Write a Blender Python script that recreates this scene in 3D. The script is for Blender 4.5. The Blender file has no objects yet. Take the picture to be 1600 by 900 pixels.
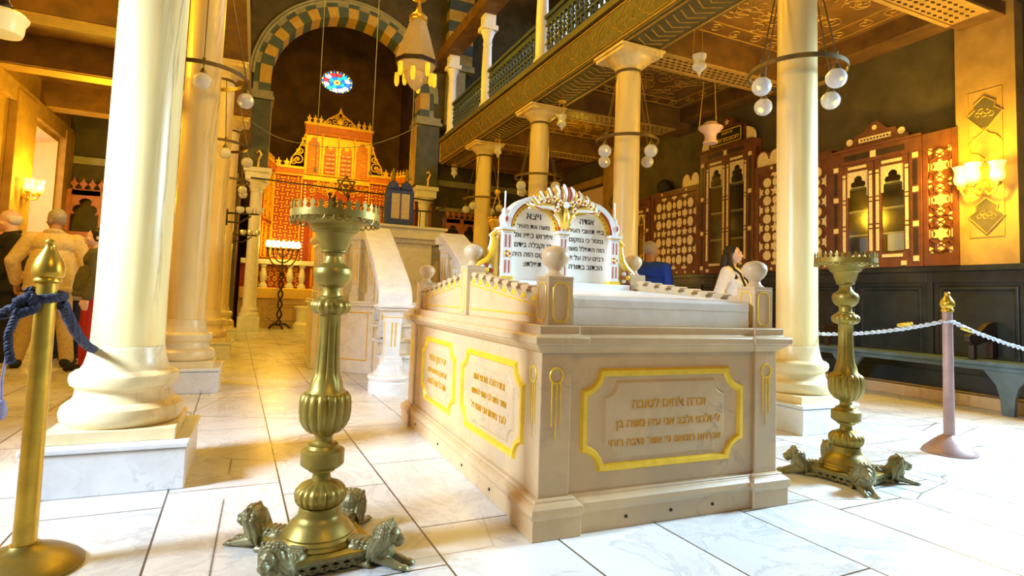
import bpy, bmesh, math, random
from math import pi, sin, cos, radians, sqrt, atan2, hypot
from mathutils import Vector, Matrix

random.seed(7)
SC = bpy.context.scene
COL = SC.collection

# ------------------------------------------------------------------ camera, world, lights, exposure
cam_d = bpy.data.cameras.new('camera')
cam = bpy.data.objects.new('camera', cam_d)
COL.objects.link(cam)
CAMH = 0.93
_y, _p, _r = 0.419805673, 0.0668560725, 0.0346175544
_f = Vector((sin(_y), cos(_y), 0)); _rt = Vector((cos(_y), -sin(_y), 0)); _up = Vector((0, 0, 1))
_f2 = _f * cos(_p) + _up * sin(_p); _u2 = _up * cos(_p) - _f * sin(_p)
_r3 = _rt * cos(_r) + _u2 * sin(_r); _u3 = _u2 * cos(_r) - _rt * sin(_r)
mw = Matrix((( _r3.x, _u3.x, -_f2.x, 0), (_r3.y, _u3.y, -_f2.y, 0), (_r3.z, _u3.z, -_f2.z, CAMH), (0, 0, 0, 1)))
cam.matrix_world = mw
cam_d.sensor_width = 36.0
cam_d.lens = 897.84 / 1600 * 36.0
cam_d.shift_y = -(450 - 405.416) / 1600
cam_d.clip_start = 0.05
SC.camera = cam

SC.view_settings.view_transform = 'Standard'
SC.view_settings.look = 'None'
SC.view_settings.exposure = 0.3
SC.view_settings.gamma = 1.0
SC.view_settings.use_curve_mapping = False

world = bpy.data.worlds.new('world'); SC.world = world
world.use_nodes = True
wb = world.node_tree.nodes['Background']
wb.inputs[0].default_value = (0.52, 0.72, 1.0, 1)
wb.inputs[1].default_value = 0.12

WARM = (1.0, 0.58, 0.03)
WARM2 = (1.0, 0.60, 0.04)
DAY = (0.66, 0.81, 1.0)

def area_light(name, loc, target, sx, sy, power, col, spread=180):
    d = bpy.data.lights.new(name, 'AREA'); d.shape = 'RECTANGLE'; d.size = sx; d.size_y = sy
    d.energy = power; d.color = col; d.spread = radians(spread)
    o = bpy.data.objects.new(name, d); COL.objects.link(o)
    o.location = loc
    o.rotation_euler = (Vector(target) - Vector(loc)).to_track_quat('-Z', 'Y').to_euler()
    return o

def point_light(name, loc, power, col, r=0.12):
    d = bpy.data.lights.new(name, 'POINT'); d.energy = power; d.color = col; d.shadow_soft_size = r
    o = bpy.data.objects.new(name, d); COL.objects.link(o); o.location = loc
    return o

# daylight through the side windows and the open entrance behind the camera
area_light('daylight_right_window', (6.75, 1.75, 2.65), (2.8, 1.75, 0.0), 1.1, 1.4, 290, (0.50, 0.77, 1.0), 105)
area_light('daylight_left_window', (-3.5, 2.3, 2.5), (0.9, 3.6, 0.3), 0.8, 1.1, 95, DAY, 62)
area_light('daylight_gallery_window', (6.7, 8.5, 6.6), (4.0, 8.5, 5.2), 5.0, 1.6, 110, DAY, 170)
area_light('niche_window_light', (-4.1, 12.75, 2.4), (-3.0, 13.2, 2.3), 0.9, 2.0, 9, (1.0, 0.88, 0.85), 170)
# warm fill lights added in nave, aisles and behind the camera, for unseen lamps
for _i, (_l, _pw) in enumerate([((1.2, -0.8, 3.6), 120), ((1.7, 4.6, 5.2), 185), ((1.7, 8.2, 6.0), 180), ((1.75, 11.6, 6.0), 115),
                                ((5.4, 4.6, 3.55), 26), ((5.4, 9.2, 3.55), 20), ((-2.0, 6.2, 3.5), 150), ((-2.2, 10.5, 3.5), 70)]):
    point_light('hall_fill_light', _l, _pw, WARM, 0.25)
area_light('ark_lamp_light', (1.75, 14.2, 4.9), (1.75, 16.4, 2.6), 2.6, 0.5, 38, WARM2, 160)

# ------------------------------------------------------------------ materials
MATS = {}
def _nt(name):
    m = bpy.data.materials.new(name); m.use_nodes = True
    nt = m.node_tree; b = nt.nodes['Principled BSDF']
    return m, nt, b
def _ramp(nt, fac, stops):
    r = nt.nodes.new('ShaderNodeValToRGB')
    els = r.color_ramp.elements
    while len(els) < len(stops): els.new(0.5)
    for e, (p, c) in zip(els, stops): e.position = p; e.color = (c[0], c[1], c[2], 1)
    nt.links.new(fac, r.inputs[0]); return r
def _noise(nt, scale, detail=5, dist=0.0, co=None, rough=0.55):
    n = nt.nodes.new('ShaderNodeTexNoise'); n.inputs['Scale'].default_value = scale
    n.inputs['Detail'].default_value = detail; n.inputs['Distortion'].default_value = dist
    n.inputs['Roughness'].default_value = rough
    if co is not None: nt.links.new(co, n.inputs['Vector'])
    return n
def _co(nt):
    return nt.nodes.new('ShaderNodeTexCoord').outputs['Object']
def _bump(nt, b, h, strength, dist=0.02):
    bp = nt.nodes.new('ShaderNodeBump'); bp.inputs['Strength'].default_value = strength
    bp.inputs['Distance'].default_value = dist
    nt.links.new(h, bp.inputs['Height']); nt.links.new(bp.outputs[0], b.inputs['Normal'])
def _mix(nt, fac, a, c, mode='MIX'):
    m = nt.nodes.new('ShaderNodeMix'); m.data_type = 'RGBA'; m.blend_type = mode
    for sock, v in ((m.inputs[0], fac), (m.inputs[6], a), (m.inputs[7], c)):
        if isinstance(v, (int, float)): sock.default_value = v
        elif isinstance(v, tuple): sock.default_value = (v[0], v[1], v[2], 1)
        else: nt.links.new(v, sock)
    return m.outputs[2]
def plain(name, col, rough=0.5, metal=0.0, var=0.15, scale=8.0, bump=0.0, spec=0.5, emit=None, es=0.0, coat=0.0):
    if name in MATS: return MATS[name]
    m, nt, b = _nt(name)
    co = _co(nt)
    n = _noise(nt, scale, 5, 0.3, co)
    lo = tuple(c * (1 - var) for c in col); hi = tuple(min(1, c * (1 + var)) for c in col)
    r = _ramp(nt, n.outputs[0], [(0.3, lo), (0.7, hi)])
    nt.links.new(r.outputs[0], b.inputs['Base Color'])
    b.inputs['Roughness'].default_value = rough; b.inputs['Metallic'].default_value = metal
    b.inputs['Specular IOR Level'].default_value = spec
    b.inputs['Coat Weight'].default_value = coat
    if bump: _bump(nt, b, n.outputs[0], bump)
    if emit:
        b.inputs['Emission Color'].default_value = (*emit, 1); b.inputs['Emission Strength'].default_value = es
    MATS[name] = m; return m
def marble(name, base, vein, rough=0.3, scale=1.0, vstretch=1.0, amount=0.8, stain=None, bump=0.0):
    if name in MATS: return MATS[name]
    m, nt, b = _nt(name)
    mp = nt.nodes.new('ShaderNodeMapping'); nt.links.new(_co(nt), mp.inputs[0])
    mp.inputs['Scale'].default_value = (scale, scale, scale * vstretch)
    co = mp.outputs[0]
    n = _noise(nt, 2.2, 7, 1.6, co, 0.6)
    a = nt.nodes.new('ShaderNodeMath'); a.operation = 'SUBTRACT'; nt.links.new(n.outputs[0], a.inputs[0]); a.inputs[1].default_value = 0.5
    ab = nt.nodes.new('ShaderNodeMath'); ab.operation = 'ABSOLUTE'; nt.links.new(a.outputs[0], ab.inputs[0])
    v = _ramp(nt, ab.outputs[0], [(0.0, (amount,) * 3), (0.012, (amount * 0.55,) * 3), (0.036, (0.0,) * 3)])
    n2 = _noise(nt, 1.1, 4, 0.5, co)
    mask = _ramp(nt, n2.outputs[0], [(0.47, (0, 0, 0)), (0.62, (1, 1, 1))])
    vm = nt.nodes.new('ShaderNodeMath'); vm.operation = 'MULTIPLY'
    nt.links.new(v.outputs[0], vm.inputs[0]); nt.links.new(mask.outputs[0], vm.inputs[1])
    n3 = _noise(nt, 5.0, 6, 0.4, co)
    basec = _ramp(nt, n3.outputs[0], [(0.3, tuple(c * 0.86 for c in base)), (0.65, base)])
    c = _mix(nt, vm.outputs[0], basec.outputs[0], vein)
    if stain:
        n4 = _noise(nt, 1.7, 6, 0.8, co)
        sm = _ramp(nt, n4.outputs[0], [(0.44, (0, 0, 0)), (0.66, (0.85,) * 3)])
        c = _mix(nt, sm.outputs[0], c, stain)
    nt.links.new(c, b.inputs['Base Color'])
    b.inputs['Roughness'].default_value = rough
    if bump:
        n5 = _noise(nt, 40, 4, 0, co); _bump(nt, b, n5.outputs[0], bump, 0.01)
    MATS[name] = m; return m

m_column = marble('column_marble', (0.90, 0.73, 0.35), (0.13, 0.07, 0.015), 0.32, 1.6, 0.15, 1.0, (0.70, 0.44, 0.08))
m_colbase = marble('column_base_marble', (0.90, 0.76, 0.44), (0.24, 0.16, 0.06), 0.32, 1.5, 1.0, 0.8, (0.72, 0.56, 0.28))  # less yellow than the shaft: daylight on the foot put into the colour
m_plinth = marble('plinth_marble', (0.80, 0.82, 0.84), (0.45, 0.50, 0.55), 0.35, 1.6, 1.0, 0.6)
m_tomb = marble('aged_marble', (0.66, 0.45, 0.225), (0.26, 0.20, 0.14), 0.42, 1.6, 1.0, 0.6, (0.50, 0.37, 0.22), 0.08)
m_white = marble('white_marble', (0.88, 0.86, 0.82), (0.55, 0.53, 0.50), 0.32, 1.8, 1.0, 0.5)
m_cream = plain('cream_paint', (0.93, 0.90, 0.83), 0.5, 0, 0.05)
m_gold = plain('gold_paint', (0.92, 0.58, 0.03), 0.35, 0.25, 0.12, 20)
m_letter = plain('letter_gold', (0.60, 0.29, 0.0), 0.45, 0.1, 0.1, 30)
m_gilt = plain('gilding', (0.95, 0.60, 0.10), 0.33, 0.6, 0.15, 20, 0.15)
m_brass = plain('aged_brass', (0.30, 0.215, 0.035), 0.40, 0.55, 0.3, 9, 0.12)
m_brass2 = plain('polished_brass', (0.66, 0.42, 0.05), 0.30, 0.75, 0.25, 10, 0.05)
m_bronze = plain('green_bronze', (0.24, 0.215, 0.10), 0.42, 0.45, 0.35, 25, 0.2)
m_iron = plain('dark_iron', (0.05, 0.035, 0.02), 0.5, 0.5, 0.2, 30)
m_ring = plain('dark_ring_iron', (0.16, 0.11, 0.04), 0.45, 0.5, 0.2, 30)
m_red = plain('red_paint', (0.42, 0.06, 0.02), 0.5)
m_black = plain('black_paint', (0.012, 0.01, 0.01), 0.5, 0, 0.05)
m_wall = plain('dark_painted_plaster', (0.085, 0.065, 0.025), 0.75, 0, 0.35, 3.0, 0.1)
m_apse = plain('brown_apse_plaster', (0.20, 0.10, 0.03), 0.8, 0, 0.35, 2.0, 0.1)
m_ceil = plain('brown_ceiling_paint', (0.15, 0.07, 0.014), 0.65, 0, 0.35, 4.0, 0.1)
m_ochre = plain('ochre_wall_paint', (0.42, 0.25, 0.06), 0.65, 0, 0.22, 4.0, 0.08)
m_line = plain('gilded_ornament', (0.50, 0.29, 0.04), 0.45, 0.2, 0.2, 15)
m_beam = plain('beam_green_brown_paint', (0.10, 0.08, 0.03), 0.6, 0, 0.25, 6.0)
m_wains = plain('dark_wainscot_paint', (0.020, 0.026, 0.030), 0.22, 0, 0.3, 5.0)
m_bench = plain('blue_black_bench_paint', (0.09, 0.14, 0.165), 0.35, 0, 0.3, 6.0)
m_cab = plain('dark_red_wood', (0.15, 0.045, 0.018), 0.4, 0, 0.3, 9.0)
m_cab2 = plain('black_brown_wood', (0.035, 0.018, 0.010), 0.4, 0, 0.3, 9.0)
m_inlay = plain('ivory_inlay', (0.85, 0.66, 0.30), 0.45, 0, 0.2, 40, 0.1)
m_arkred = plain('ark_red_wood', (0.40, 0.045, 0.005), 0.45, 0, 0.25, 9)
m_arkor = plain('ark_orange_wood', (0.58, 0.15, 0.010), 0.45, 0, 0.2, 9)
m_arkgold = plain('ark_gold', (0.86, 0.50, 0.025), 0.38, 0.2, 0.12, 12)
m_pier = plain('grey_green_pier_paint', (0.085, 0.09, 0.06), 0.7, 0, 0.25, 4.0)
m_mould = plain('grey_moulding', (0.30, 0.28, 0.17), 0.6, 0, 0.2, 5.0)
m_yellowst = plain('yellow_stone_and_lit_side', (0.52, 0.33, 0.06), 0.6, 0, 0.15, 6.0)
m_bluest = plain('blue_grey_stone', (0.07, 0.10, 0.09), 0.6, 0, 0.2, 6.0)
m_balus = plain('slate_blue_woodwork', (0.045, 0.07, 0.095), 0.4, 0, 0.25, 10)
m_gpost = marble('painted_post', (0.90, 0.88, 0.86), (0.6, 0.55, 0.5), 0.4, 2, 0.3, 0.5)
m_screen = plain('red_brown_screen_wood', (0.36, 0.11, 0.035), 0.5, 0, 0.2, 8)
m_dark = plain('dark_void', (0.015, 0.014, 0.010), 0.8, 0, 0.2)
m_rope = plain('blue_rope', (0.009, 0.014, 0.045), 0.7, 0, 0.35, 60, 0.3)
m_rope2 = plain('silver_rope', (0.55, 0.58, 0.66), 0.45, 0.2, 0.4, 60, 0.2)
m_skin = plain('skin', (0.50, 0.25, 0.14), 0.5, 0, 0.08)
m_skin2 = plain('pale_skin', (0.86, 0.55, 0.40), 0.5, 0, 0.06)
m_hairg = plain('grey_hair', (0.42, 0.36, 0.30), 0.7, 0, 0.3, 60, 0.4)
m_hairw = plain('white_hair', (0.80, 0.74, 0.62), 0.7, 0, 0.2, 60, 0.4)
m_haird = plain('dark_hair', (0.020, 0.012, 0.008), 0.4, 0, 0.4, 60, 0.3)
m_hairb = plain('blond_hair', (0.60, 0.35, 0.10), 0.6, 0, 0.3, 60, 0.3)
m_tan = plain('tan_jacket_cloth', (0.74, 0.56, 0.25), 0.85, 0, 0.15, 30, 0.15)
m_khaki = plain('khaki_trouser_cloth', (0.56, 0.40, 0.15), 0.85, 0, 0.15, 30, 0.15)
m_blackc = plain('black_cloth', (0.018, 0.017, 0.016), 0.85, 0, 0.2, 30, 0.15)
m_orange = plain('orange_shirt_cloth', (0.85, 0.30, 0.12), 0.85, 0, 0.1, 30)
m_redc = plain('red_trouser_cloth', (0.55, 0.03, 0.03), 0.85, 0, 0.15, 30, 0.1)
m_olive = plain('olive_jacket_cloth', (0.12, 0.11, 0.05), 0.85, 0, 0.2, 30, 0.1)
m_greyc = plain('grey_cloth', (0.35, 0.28, 0.20), 0.85, 0, 0.2, 30, 0.1)
m_denim = plain('dark_denim', (0.02, 0.04, 0.09), 0.85, 0, 0.2, 30, 0.1)
m_bluec = plain('royal_blue_cloth', (0.01, 0.06, 0.55), 0.8, 0, 0.15, 30, 0.1)
m_whitec = plain('white_cloth', (0.88, 0.84, 0.80), 0.85, 0, 0.05, 30, 0.1)
m_lip = plain('lips', (0.60, 0.12, 0.10), 0.5)
m_velvet = plain('blue_torah_velvet', (0.05, 0.08, 0.36), 0.8, 0, 0.3, 30)
m_paper = plain('beige_cloth_panel', (0.62, 0.52, 0.38), 0.8, 0, 0.1, 20)
m_pinkgl = plain('pink_milk_glass', (0.90, 0.62, 0.52), 0.25, 0, 0.05, 8)
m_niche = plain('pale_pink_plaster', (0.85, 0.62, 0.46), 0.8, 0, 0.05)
m_candle = plain('white_wax', (0.92, 0.90, 0.86), 0.5, 0, 0.03)
m_bulb = plain('lit_bulb', (1, 0.8, 0.4), 0.5, 0, 0.0, 5, 0, 0.5, (1.0, 0.66, 0.16), 26.0)
m_flame = plain('lamp_flame', (1, 0.8, 0.4), 0.5, 0, 0.0, 5, 0, 0.5, (1.0, 0.66, 0.14), 18.0)

def glassy(name, col, rough=0.12, trans=0.5, emit=None, es=0):
    m, nt, b = _nt(name)
    n = _noise(nt, 45, 3, 0.2, _co(nt))
    b.inputs['Base Color'].default_value = (*col, 1); b.inputs['Roughness'].default_value = rough
    b.inputs['Transmission Weight'].default_value = trans; b.inputs['IOR'].default_value = 1.3
    _bump(nt, b, n.outputs[0], 0.5, 0.01)
    if emit: b.inputs['Emission Color'].default_value = (*emit, 1); b.inputs['Emission Strength'].default_value = es
    return m
m_globe = glassy('crackled_glass', (0.92, 0.94, 0.98), 0.12, 0.45)
m_crystal = glassy('crystal_beads', (0.80, 0.66, 0.48), 0.2, 0.25)
m_shade = glassy('clear_lit_glass', (1.0, 0.85, 0.5), 0.1, 0.7, (1.0, 0.60, 0.08), 2.0)
m_pane = glassy('cabinet_glass', (0.10, 0.12, 0.09), 0.06, 0.15)

def floor_mat():
    m, nt, b = _nt('marble_floor_slabs')
    co = _co(nt)
    mp = nt.nodes.new('ShaderNodeMapping'); nt.links.new(co, mp.inputs[0])
    mp.inputs['Rotation'].default_value = (0, 0, radians(88.5)); mp.inputs['Location'].default_value = (0.1, 0.22, 0)
    nd = _noise(nt, 0.9, 2, 0, co)
    br = nt.nodes.new('ShaderNodeTexBrick')
    nt.links.new(mp.outputs[0], br.inputs['Vector'])
    br.offset = 0.37; br.offset_frequency = 2; br.squash = 1.35; br.squash_frequency = 3
    for k, v in (('Scale', 1.0), ('Mortar Size', 0.0042), ('Mortar Smooth', 0.1), ('Bias', 0.0), ('Brick Width', 0.92), ('Row Height', 0.47)):
        br.inputs[k].default_value = v
    br.inputs['Color1'].default_value = (0.83, 0.81, 0.76, 1); br.inputs['Color2'].default_value = (0.66, 0.66, 0.65, 1)
    br.inputs['Mortar'].default_value = (0.10, 0.06, 0.03, 1)
    # diagonal old joints and repairs
    vo = nt.nodes.new('ShaderNodeTexVoronoi'); vo.feature = 'DISTANCE_TO_EDGE'; vo.inputs['Scale'].default_value = 0.85
    nt.links.new(co, vo.inputs['Vector'])
    cr = _ramp(nt, vo.outputs['Distance'], [(0.0, (1, 1, 1)), (0.0045, (0, 0, 0))])
    mk = _noise(nt, 0.7, 2, 0, co)
    mk2 = _ramp(nt, mk.outputs[0], [(0.46, (0, 0, 0)), (0.50, (1, 1, 1))])
    cm = nt.nodes.new('ShaderNodeMath'); cm.operation = 'MULTIPLY'
    nt.links.new(cr.outputs[0], cm.inputs[0]); nt.links.new(mk2.outputs[0], cm.inputs[1])
    # marble clouding and veins
    n = _noise(nt, 1.6, 8, 1.8, co, 0.6)
    cl = _ramp(nt, n.outputs[0], [(0.30, (0.70, 0.70, 0.72)), (0.48, (0.95, 0.95, 0.95)), (0.505, (0.66, 0.67, 0.70)), (0.53, (0.97, 0.97, 0.97))])
    c = _mix(nt, 0.75, br.outputs[0], cl.outputs[0], 'MULTIPLY')
    c2 = _mix(nt, cm.outputs[0], c, (0.10, 0.06, 0.03))
    nt.links.new(c2, b.inputs['Base Color'])
    rn = _ramp(nt, n.outputs[0], [(0.3, (0.22,) * 3), (0.7, (0.38,) * 3)])
    nt.links.new(rn.outputs[0], b.inputs['Roughness'])
    _bump(nt, b, br.outputs['Fac'], -0.3, 0.01)
    return m
m_floor = floor_mat()

# ------------------------------------------------------------------ mesh helpers
class MB:
    def __init__(s): s.v = []; s.f = []; s.mi = []; s.mats = []; s.cur = 0; s.X = None
    def use(s, m):
        if m not in s.mats: s.mats.append(m)
        s.cur = s.mats.index(m); return s
    def xf(s, M=None): s.X = M; return s
    def add(s, vs, fs):
        b = len(s.v)
        if s.X is not None: vs = [s.X @ Vector(p) for p in vs]
        s.v += [tuple(p) for p in vs]
        s.f += [tuple(b + i for i in f) for f in fs]; s.mi += [s.cur] * len(fs); return s
    def box(s, x0, y0, z0, x1, y1, z1):
        if x0 > x1: x0, x1 = x1, x0
        if y0 > y1: y0, y1 = y1, y0
        if z0 > z1: z0, z1 = z1, z0
        v = [(x0, y0, z0), (x1, y0, z0), (x1, y1, z0), (x0, y1, z0), (x0, y0, z1), (x1, y0, z1), (x1, y1, z1), (x0, y1, z1)]
        return s.add(v, [(3, 2, 1, 0), (4, 5, 6, 7), (0, 1, 5, 4), (1, 2, 6, 5), (2, 3, 7, 6), (3, 0, 4, 7)])
    def cbox(s, c, d): return s.box(c[0] - d[0] / 2, c[1] - d[1] / 2, c[2] - d[2] / 2, c[0] + d[0] / 2, c[1] + d[1] / 2, c[2] + d[2] / 2)
    def prism(s, poly, axis, a, b):
        n = len(poly)
        A = sum(poly[i][0] * poly[(i + 1) % n][1] - poly[(i + 1) % n][0] * poly[i][1] for i in range(n))
        if A < 0: poly = poly[::-1]
        if a > b: a, b = b, a
        m = {'x': lambda u, v, w: (w, u, v), 'y': lambda u, v, w: (u, w, v), 'z': lambda u, v, w: (u, v, w)}[axis]
        v = [m(p[0], p[1], a) for p in poly] + [m(p[0], p[1], b) for p in poly]
        bot = tuple(range(n)); top = tuple(range(n, 2 * n)); flip = axis == 'y'
        f = [bot[::-1] if not flip else bot, top if not flip else top[::-1]]
        for i in range(n):
            j = (i + 1) % n
            q = (i, j, n + j, n + i); f.append(q if not flip else q[::-1])
        return s.add(v, f)
    def lathe(s, prof, n=24, c=(0, 0, 0), flute=None, cap=True):
        v = []; f = []
        for (r, z) in prof:
            for k in range(n):
                a = 2 * pi * k / n; rr = r
                if flute: rr = r * (1 + flute(a, z))
                v.append((c[0] + rr * cos(a), c[1] + rr * sin(a), c[2] + z))
        m = len(prof)
        for i in range(m - 1):
            for k in range(n):
                k2 = (k + 1) % n
                f.append((i * n + k, i * n + k2, (i + 1) * n + k2, (i + 1) * n + k))
        if cap:
            f.append(tuple(range(n))[::-1]); f.append(tuple(range((m - 1) * n, m * n)))
        return s.add(v, f)
    def sphere(s, c, r, nu=16, nv=10, M=None):
        if isinstance(r, (int, float)): r = (r, r, r)
        v = [(0, 0, -1)]
        for i in range(1, nv):
            t = pi * i / nv - pi / 2
            for k in range(nu): v.append((cos(t) * cos(2 * pi * k / nu), cos(t) * sin(2 * pi * k / nu), sin(t)))
        v.append((0, 0, 1)); f = []
        for k in range(nu): f.append((0, 1 + (k + 1) % nu, 1 + k))
        for i in range(nv - 2):
            for k in range(nu):
                a = 1 + i * nu; f.append((a + k, a + (k + 1) % nu, a + nu + (k + 1) % nu, a + nu + k))
        L = len(v) - 1; a = 1 + (nv - 2) * nu
        for k in range(nu): f.append((a + k, a + (k + 1) % nu, L))
        R = M if M is not None else Matrix.Identity(3)
        vs = []
        for p in v:
            q = R @ Vector((p[0] * r[0], p[1] * r[1], p[2] * r[2])); vs.append((q.x + c[0], q.y + c[1], q.z + c[2]))
        return s.add(vs, f)
    def tube(s, pts, r, n=8, closed=False, flat=None):
        P = [Vector(p) for p in pts]; m = len(P)
        rs = r if isinstance(r, (list, tuple)) else [r] * m
        v = []; f = []; prevn = None
        for i in range(m):
            if closed: t = P[(i + 1) % m] - P[i - 1]
            else: t = P[min(i + 1, m - 1)] - P[max(i - 1, 0)]
            if t.length < 1e-9: t = Vector((0, 0, 1))
            t.normalize()
            if prevn is None:
                up = Vector((0, 0, 1)) if abs(t.z) < 0.9 else Vector((1, 0, 0))
                if flat is not None: up = Vector(flat)
                nn = (up - t * up.dot(t)).normalized()
            else:
                nn = prevn - t * prevn.dot(t)
                nn = nn.normalized() if nn.length > 1e-6 else Vector((1, 0, 0))
            prevn = nn; bn = t.cross(nn)
            for k in range(n):
                a = 2 * pi * k / n
                q = P[i] + (nn * cos(a) + bn * sin(a)) * rs[i]; v.append((q.x, q.y, q.z))
        for i in range(m if closed else m - 1):
            j = (i + 1) % m
            for k in range(n):
                k2 = (k + 1) % n; f.append((i * n + k, j * n + k, j * n + k2, i * n + k2)[::-1])
        if not closed:
            f.append(tuple(range(n))[::-1]); f.append(tuple(range((m - 1) * n, m * n)))
        return s.add(v, f)
    def capsule(s, a, b, ra, rb, n=12, k=4):
        a = Vector(a); b = Vector(b); d = (b - a); L = d.length; d = d / L if L > 1e-9 else Vector((0, 0, 1))
        pts = []; rs = []
        for i in range(k + 1):
            t = pi / 2 * i / k; pts.append(a - d * ra * cos(t)); rs.append(max(ra * sin(t), 1e-4))
        for i in range(k + 1):
            t = pi / 2 * i / k; pts.append(b + d * rb * sin(t)); rs.append(max(rb * cos(t), 1e-4))
        return s.tube(pts, rs, n)
    def frame(s, to, w, h, d, depth, notch=0.0, na=7, lift=0.0):
        # ring moulding round a w x h rectangle with concave corner arcs; to(u, v, n) maps to space
        def path(inset, r):
            pts = []
            W = w / 2; H = h / 2
            if r <= 0: return [(W - inset, -H + inset), (W - inset, H - inset), (-W + inset, H - inset), (-W + inset, -H + inset)]
            t0 = math.asin(min(0.99, inset / r)) if r else 0
            for cx, cy, st in ((W, -H, 180), (W, H, 270), (-W, H, 0), (-W, -H, 90)):
                for k in range(na + 1):
                    a = radians(st) - t0 - (pi / 2 - 2 * t0) * k / na
                    pts.append((cx + r * cos(a), cy + r * sin(a)))
            return pts
        def fix(pts): return pts
        rings = []
        for ins, dep in ((0, lift), (d * 0.25, lift + depth), (d * 0.75, lift + depth), (d, lift)):
            rings.append([to(u, v, dep) for (u, v) in path(ins, notch + ins if notch else 0)])
        n = len(rings[0]); vs = [p for r in rings for p in r]; fs = []
        for i in range(3):
            for k in range(n):
                k2 = (k + 1) % n; fs.append((i * n + k, i * n + k2, (i + 1) * n + k2, (i + 1) * n + k))
        return s.add(vs, fs)
    def text(s, body, size, to, align='CENTER', extrude=0.004, sx=1.0, bold=0.0):
        # Hebrew is laid right to left, so the string is reversed before Blender sets it left to right
        cu = bpy.data.curves.new('lettering', 'FONT'); cu.body = body[::-1]; cu.size = size; cu.extrude = extrude
        cu.align_x = align; cu.resolution_u = 2; cu.offset = bold
        o = bpy.data.objects.new('lettering', cu); COL.objects.link(o)
        dg = bpy.context.evaluated_depsgraph_get(); dg.update()
        me = bpy.data.meshes.new_from_object(o.evaluated_get(dg))
        vs = [to(v.co.x * sx, v.co.y, v.co.z) for v in me.vertices]; fs = [tuple(p.vertices) for p in me.polygons]
        bpy.data.objects.remove(o); bpy.data.curves.remove(cu); bpy.data.meshes.remove(me)
        return s.add(vs, fs)
    def build(s, name, mat=None, parent=None, loc=None, rz=0.0, bevel=0.0, smooth=True, angle=38, remesh=0.0, label=None, hide=None):
        me = bpy.data.meshes.new(name)
        me.from_pydata(s.v, [], s.f)
        mats = s.mats if s.mats else [mat]
        if mat is not None and s.mats: mats = s.mats
        for m in mats: me.materials.append(m)
        if len(mats) > 1: me.polygons.foreach_set('material_index', s.mi)
        me.validate(); me.update()
        bm = bmesh.new(); bm.from_mesh(me); bmesh.ops.recalc_face_normals(bm, faces=bm.faces); bm.to_mesh(me); bm.free()
        if smooth:
            me.polygons.foreach_set('use_smooth', [True] * len(me.polygons))
            try: me.set_sharp_from_angle(angle=radians(angle))
            except Exception: pass
        o = bpy.data.objects.new(name, me); COL.objects.link(o)
        if parent is not None: o.parent = parent
        if loc is not None: o.location = loc
        if rz: o.rotation_euler = (0, 0, rz)
        if bevel:
            md = o.modifiers.new('bevel', 'BEVEL'); md.width = bevel; md.segments = 2; md.limit_method = 'ANGLE'; md.angle_limit = radians(45)
        if remesh:
            md = o.modifiers.new('remesh', 'REMESH'); md.mode = 'VOXEL'; md.voxel_size = remesh; md.use_smooth_shade = True
            sm = o.modifiers.new('smooth', 'SMOOTH'); sm.factor = 0.5; sm.iterations = 1 if remesh < 0.004 else 3
        if label: o['label'] = label
        return o

def thing(name, label, cat, loc=(0, 0, 0), rz=0.0, group=None):
    o = bpy.data.objects.new(name, None); COL.objects.link(o); o.empty_display_size = 0.1
    o.location = loc; o.rotation_euler = (0, 0, rz)
    o['label'] = label; o['category'] = cat; o['kind'] = 'thing'
    if group: o['group'] = group
    return o
def tag(o, label, cat, group=None):
    o['label'] = label; o['category'] = cat; o['kind'] = 'thing'
    if group: o['group'] = group
    return o
def struct(o, label=None):
    o['kind'] = 'structure'
    if label: o['label'] = label
    return o
def copy_tree(o, parent=None):
    c = o.copy(); COL.objects.link(c)
    if parent is not None: c.parent = parent
    for ch in list(o.children): copy_tree(ch, c)
    return c
def copy_thing(o, label, loc, rz=None):
    c = copy_tree(o); c['label'] = label; c.location = loc
    if rz is not None: c.rotation_euler = (0, 0, rz)
    return c
def star_poly(cx, cy, R, n=6, ratio=0.577, rot=pi / 2):
    return [(cx + (R if k % 2 == 0 else R * ratio) * cos(rot + pi * k / n), cy + (R if k % 2 == 0 else R * ratio) * sin(rot + pi * k / n)) for k in range(2 * n)]
def ngon(cx, cy, R, n, rot=0, sx=1.0, sy=1.0):
    return [(cx + sx * R * cos(rot + 2 * pi * k / n), cy + sy * R * sin(rot + 2 * pi * k / n)) for k in range(n)]
def arc(cx, cy, r, a0, a1, n=10, ry=None):
    ry = r if ry is None else ry
    return [(cx + r * cos(radians(a0 + (a1 - a0) * k / n)), cy + ry * sin(radians(a0 + (a1 - a0) * k / n))) for k in range(n + 1)]
def spiral(cx, cy, r0, r1, a0, turns, n=24):
    return [(cx + (r0 + (r1 - r0) * k / n) * cos(a0 + 2 * pi * turns * k / n), cy + (r0 + (r1 - r0) * k / n) * sin(a0 + 2 * pi * turns * k / n)) for k in range(n + 1)]
def cusp_arch(cx, z0, w, h, n=6):
    # pointed/trefoil niche outline in (u, z): base z0, width w, total height h
    hw = w / 2; zs = z0 + h - w * 0.75
    p = [(cx - hw, z0), (cx + hw, z0), (cx + hw, zs)]
    p += [(cx + hw * 0.72, zs + 0.02 * w)] + arc(cx + hw * 0.45, zs + w * 0.2, w * 0.22, -20, 100, n) + arc(cx, zs + w * 0.46, w * 0.26, 25, 155, n)
    p += arc(cx - hw * 0.45, zs + w * 0.2, w * 0.22, 80, 200, n) + [(cx - hw * 0.72, zs + 0.02 * w), (cx - hw, zs)]
    return p
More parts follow.
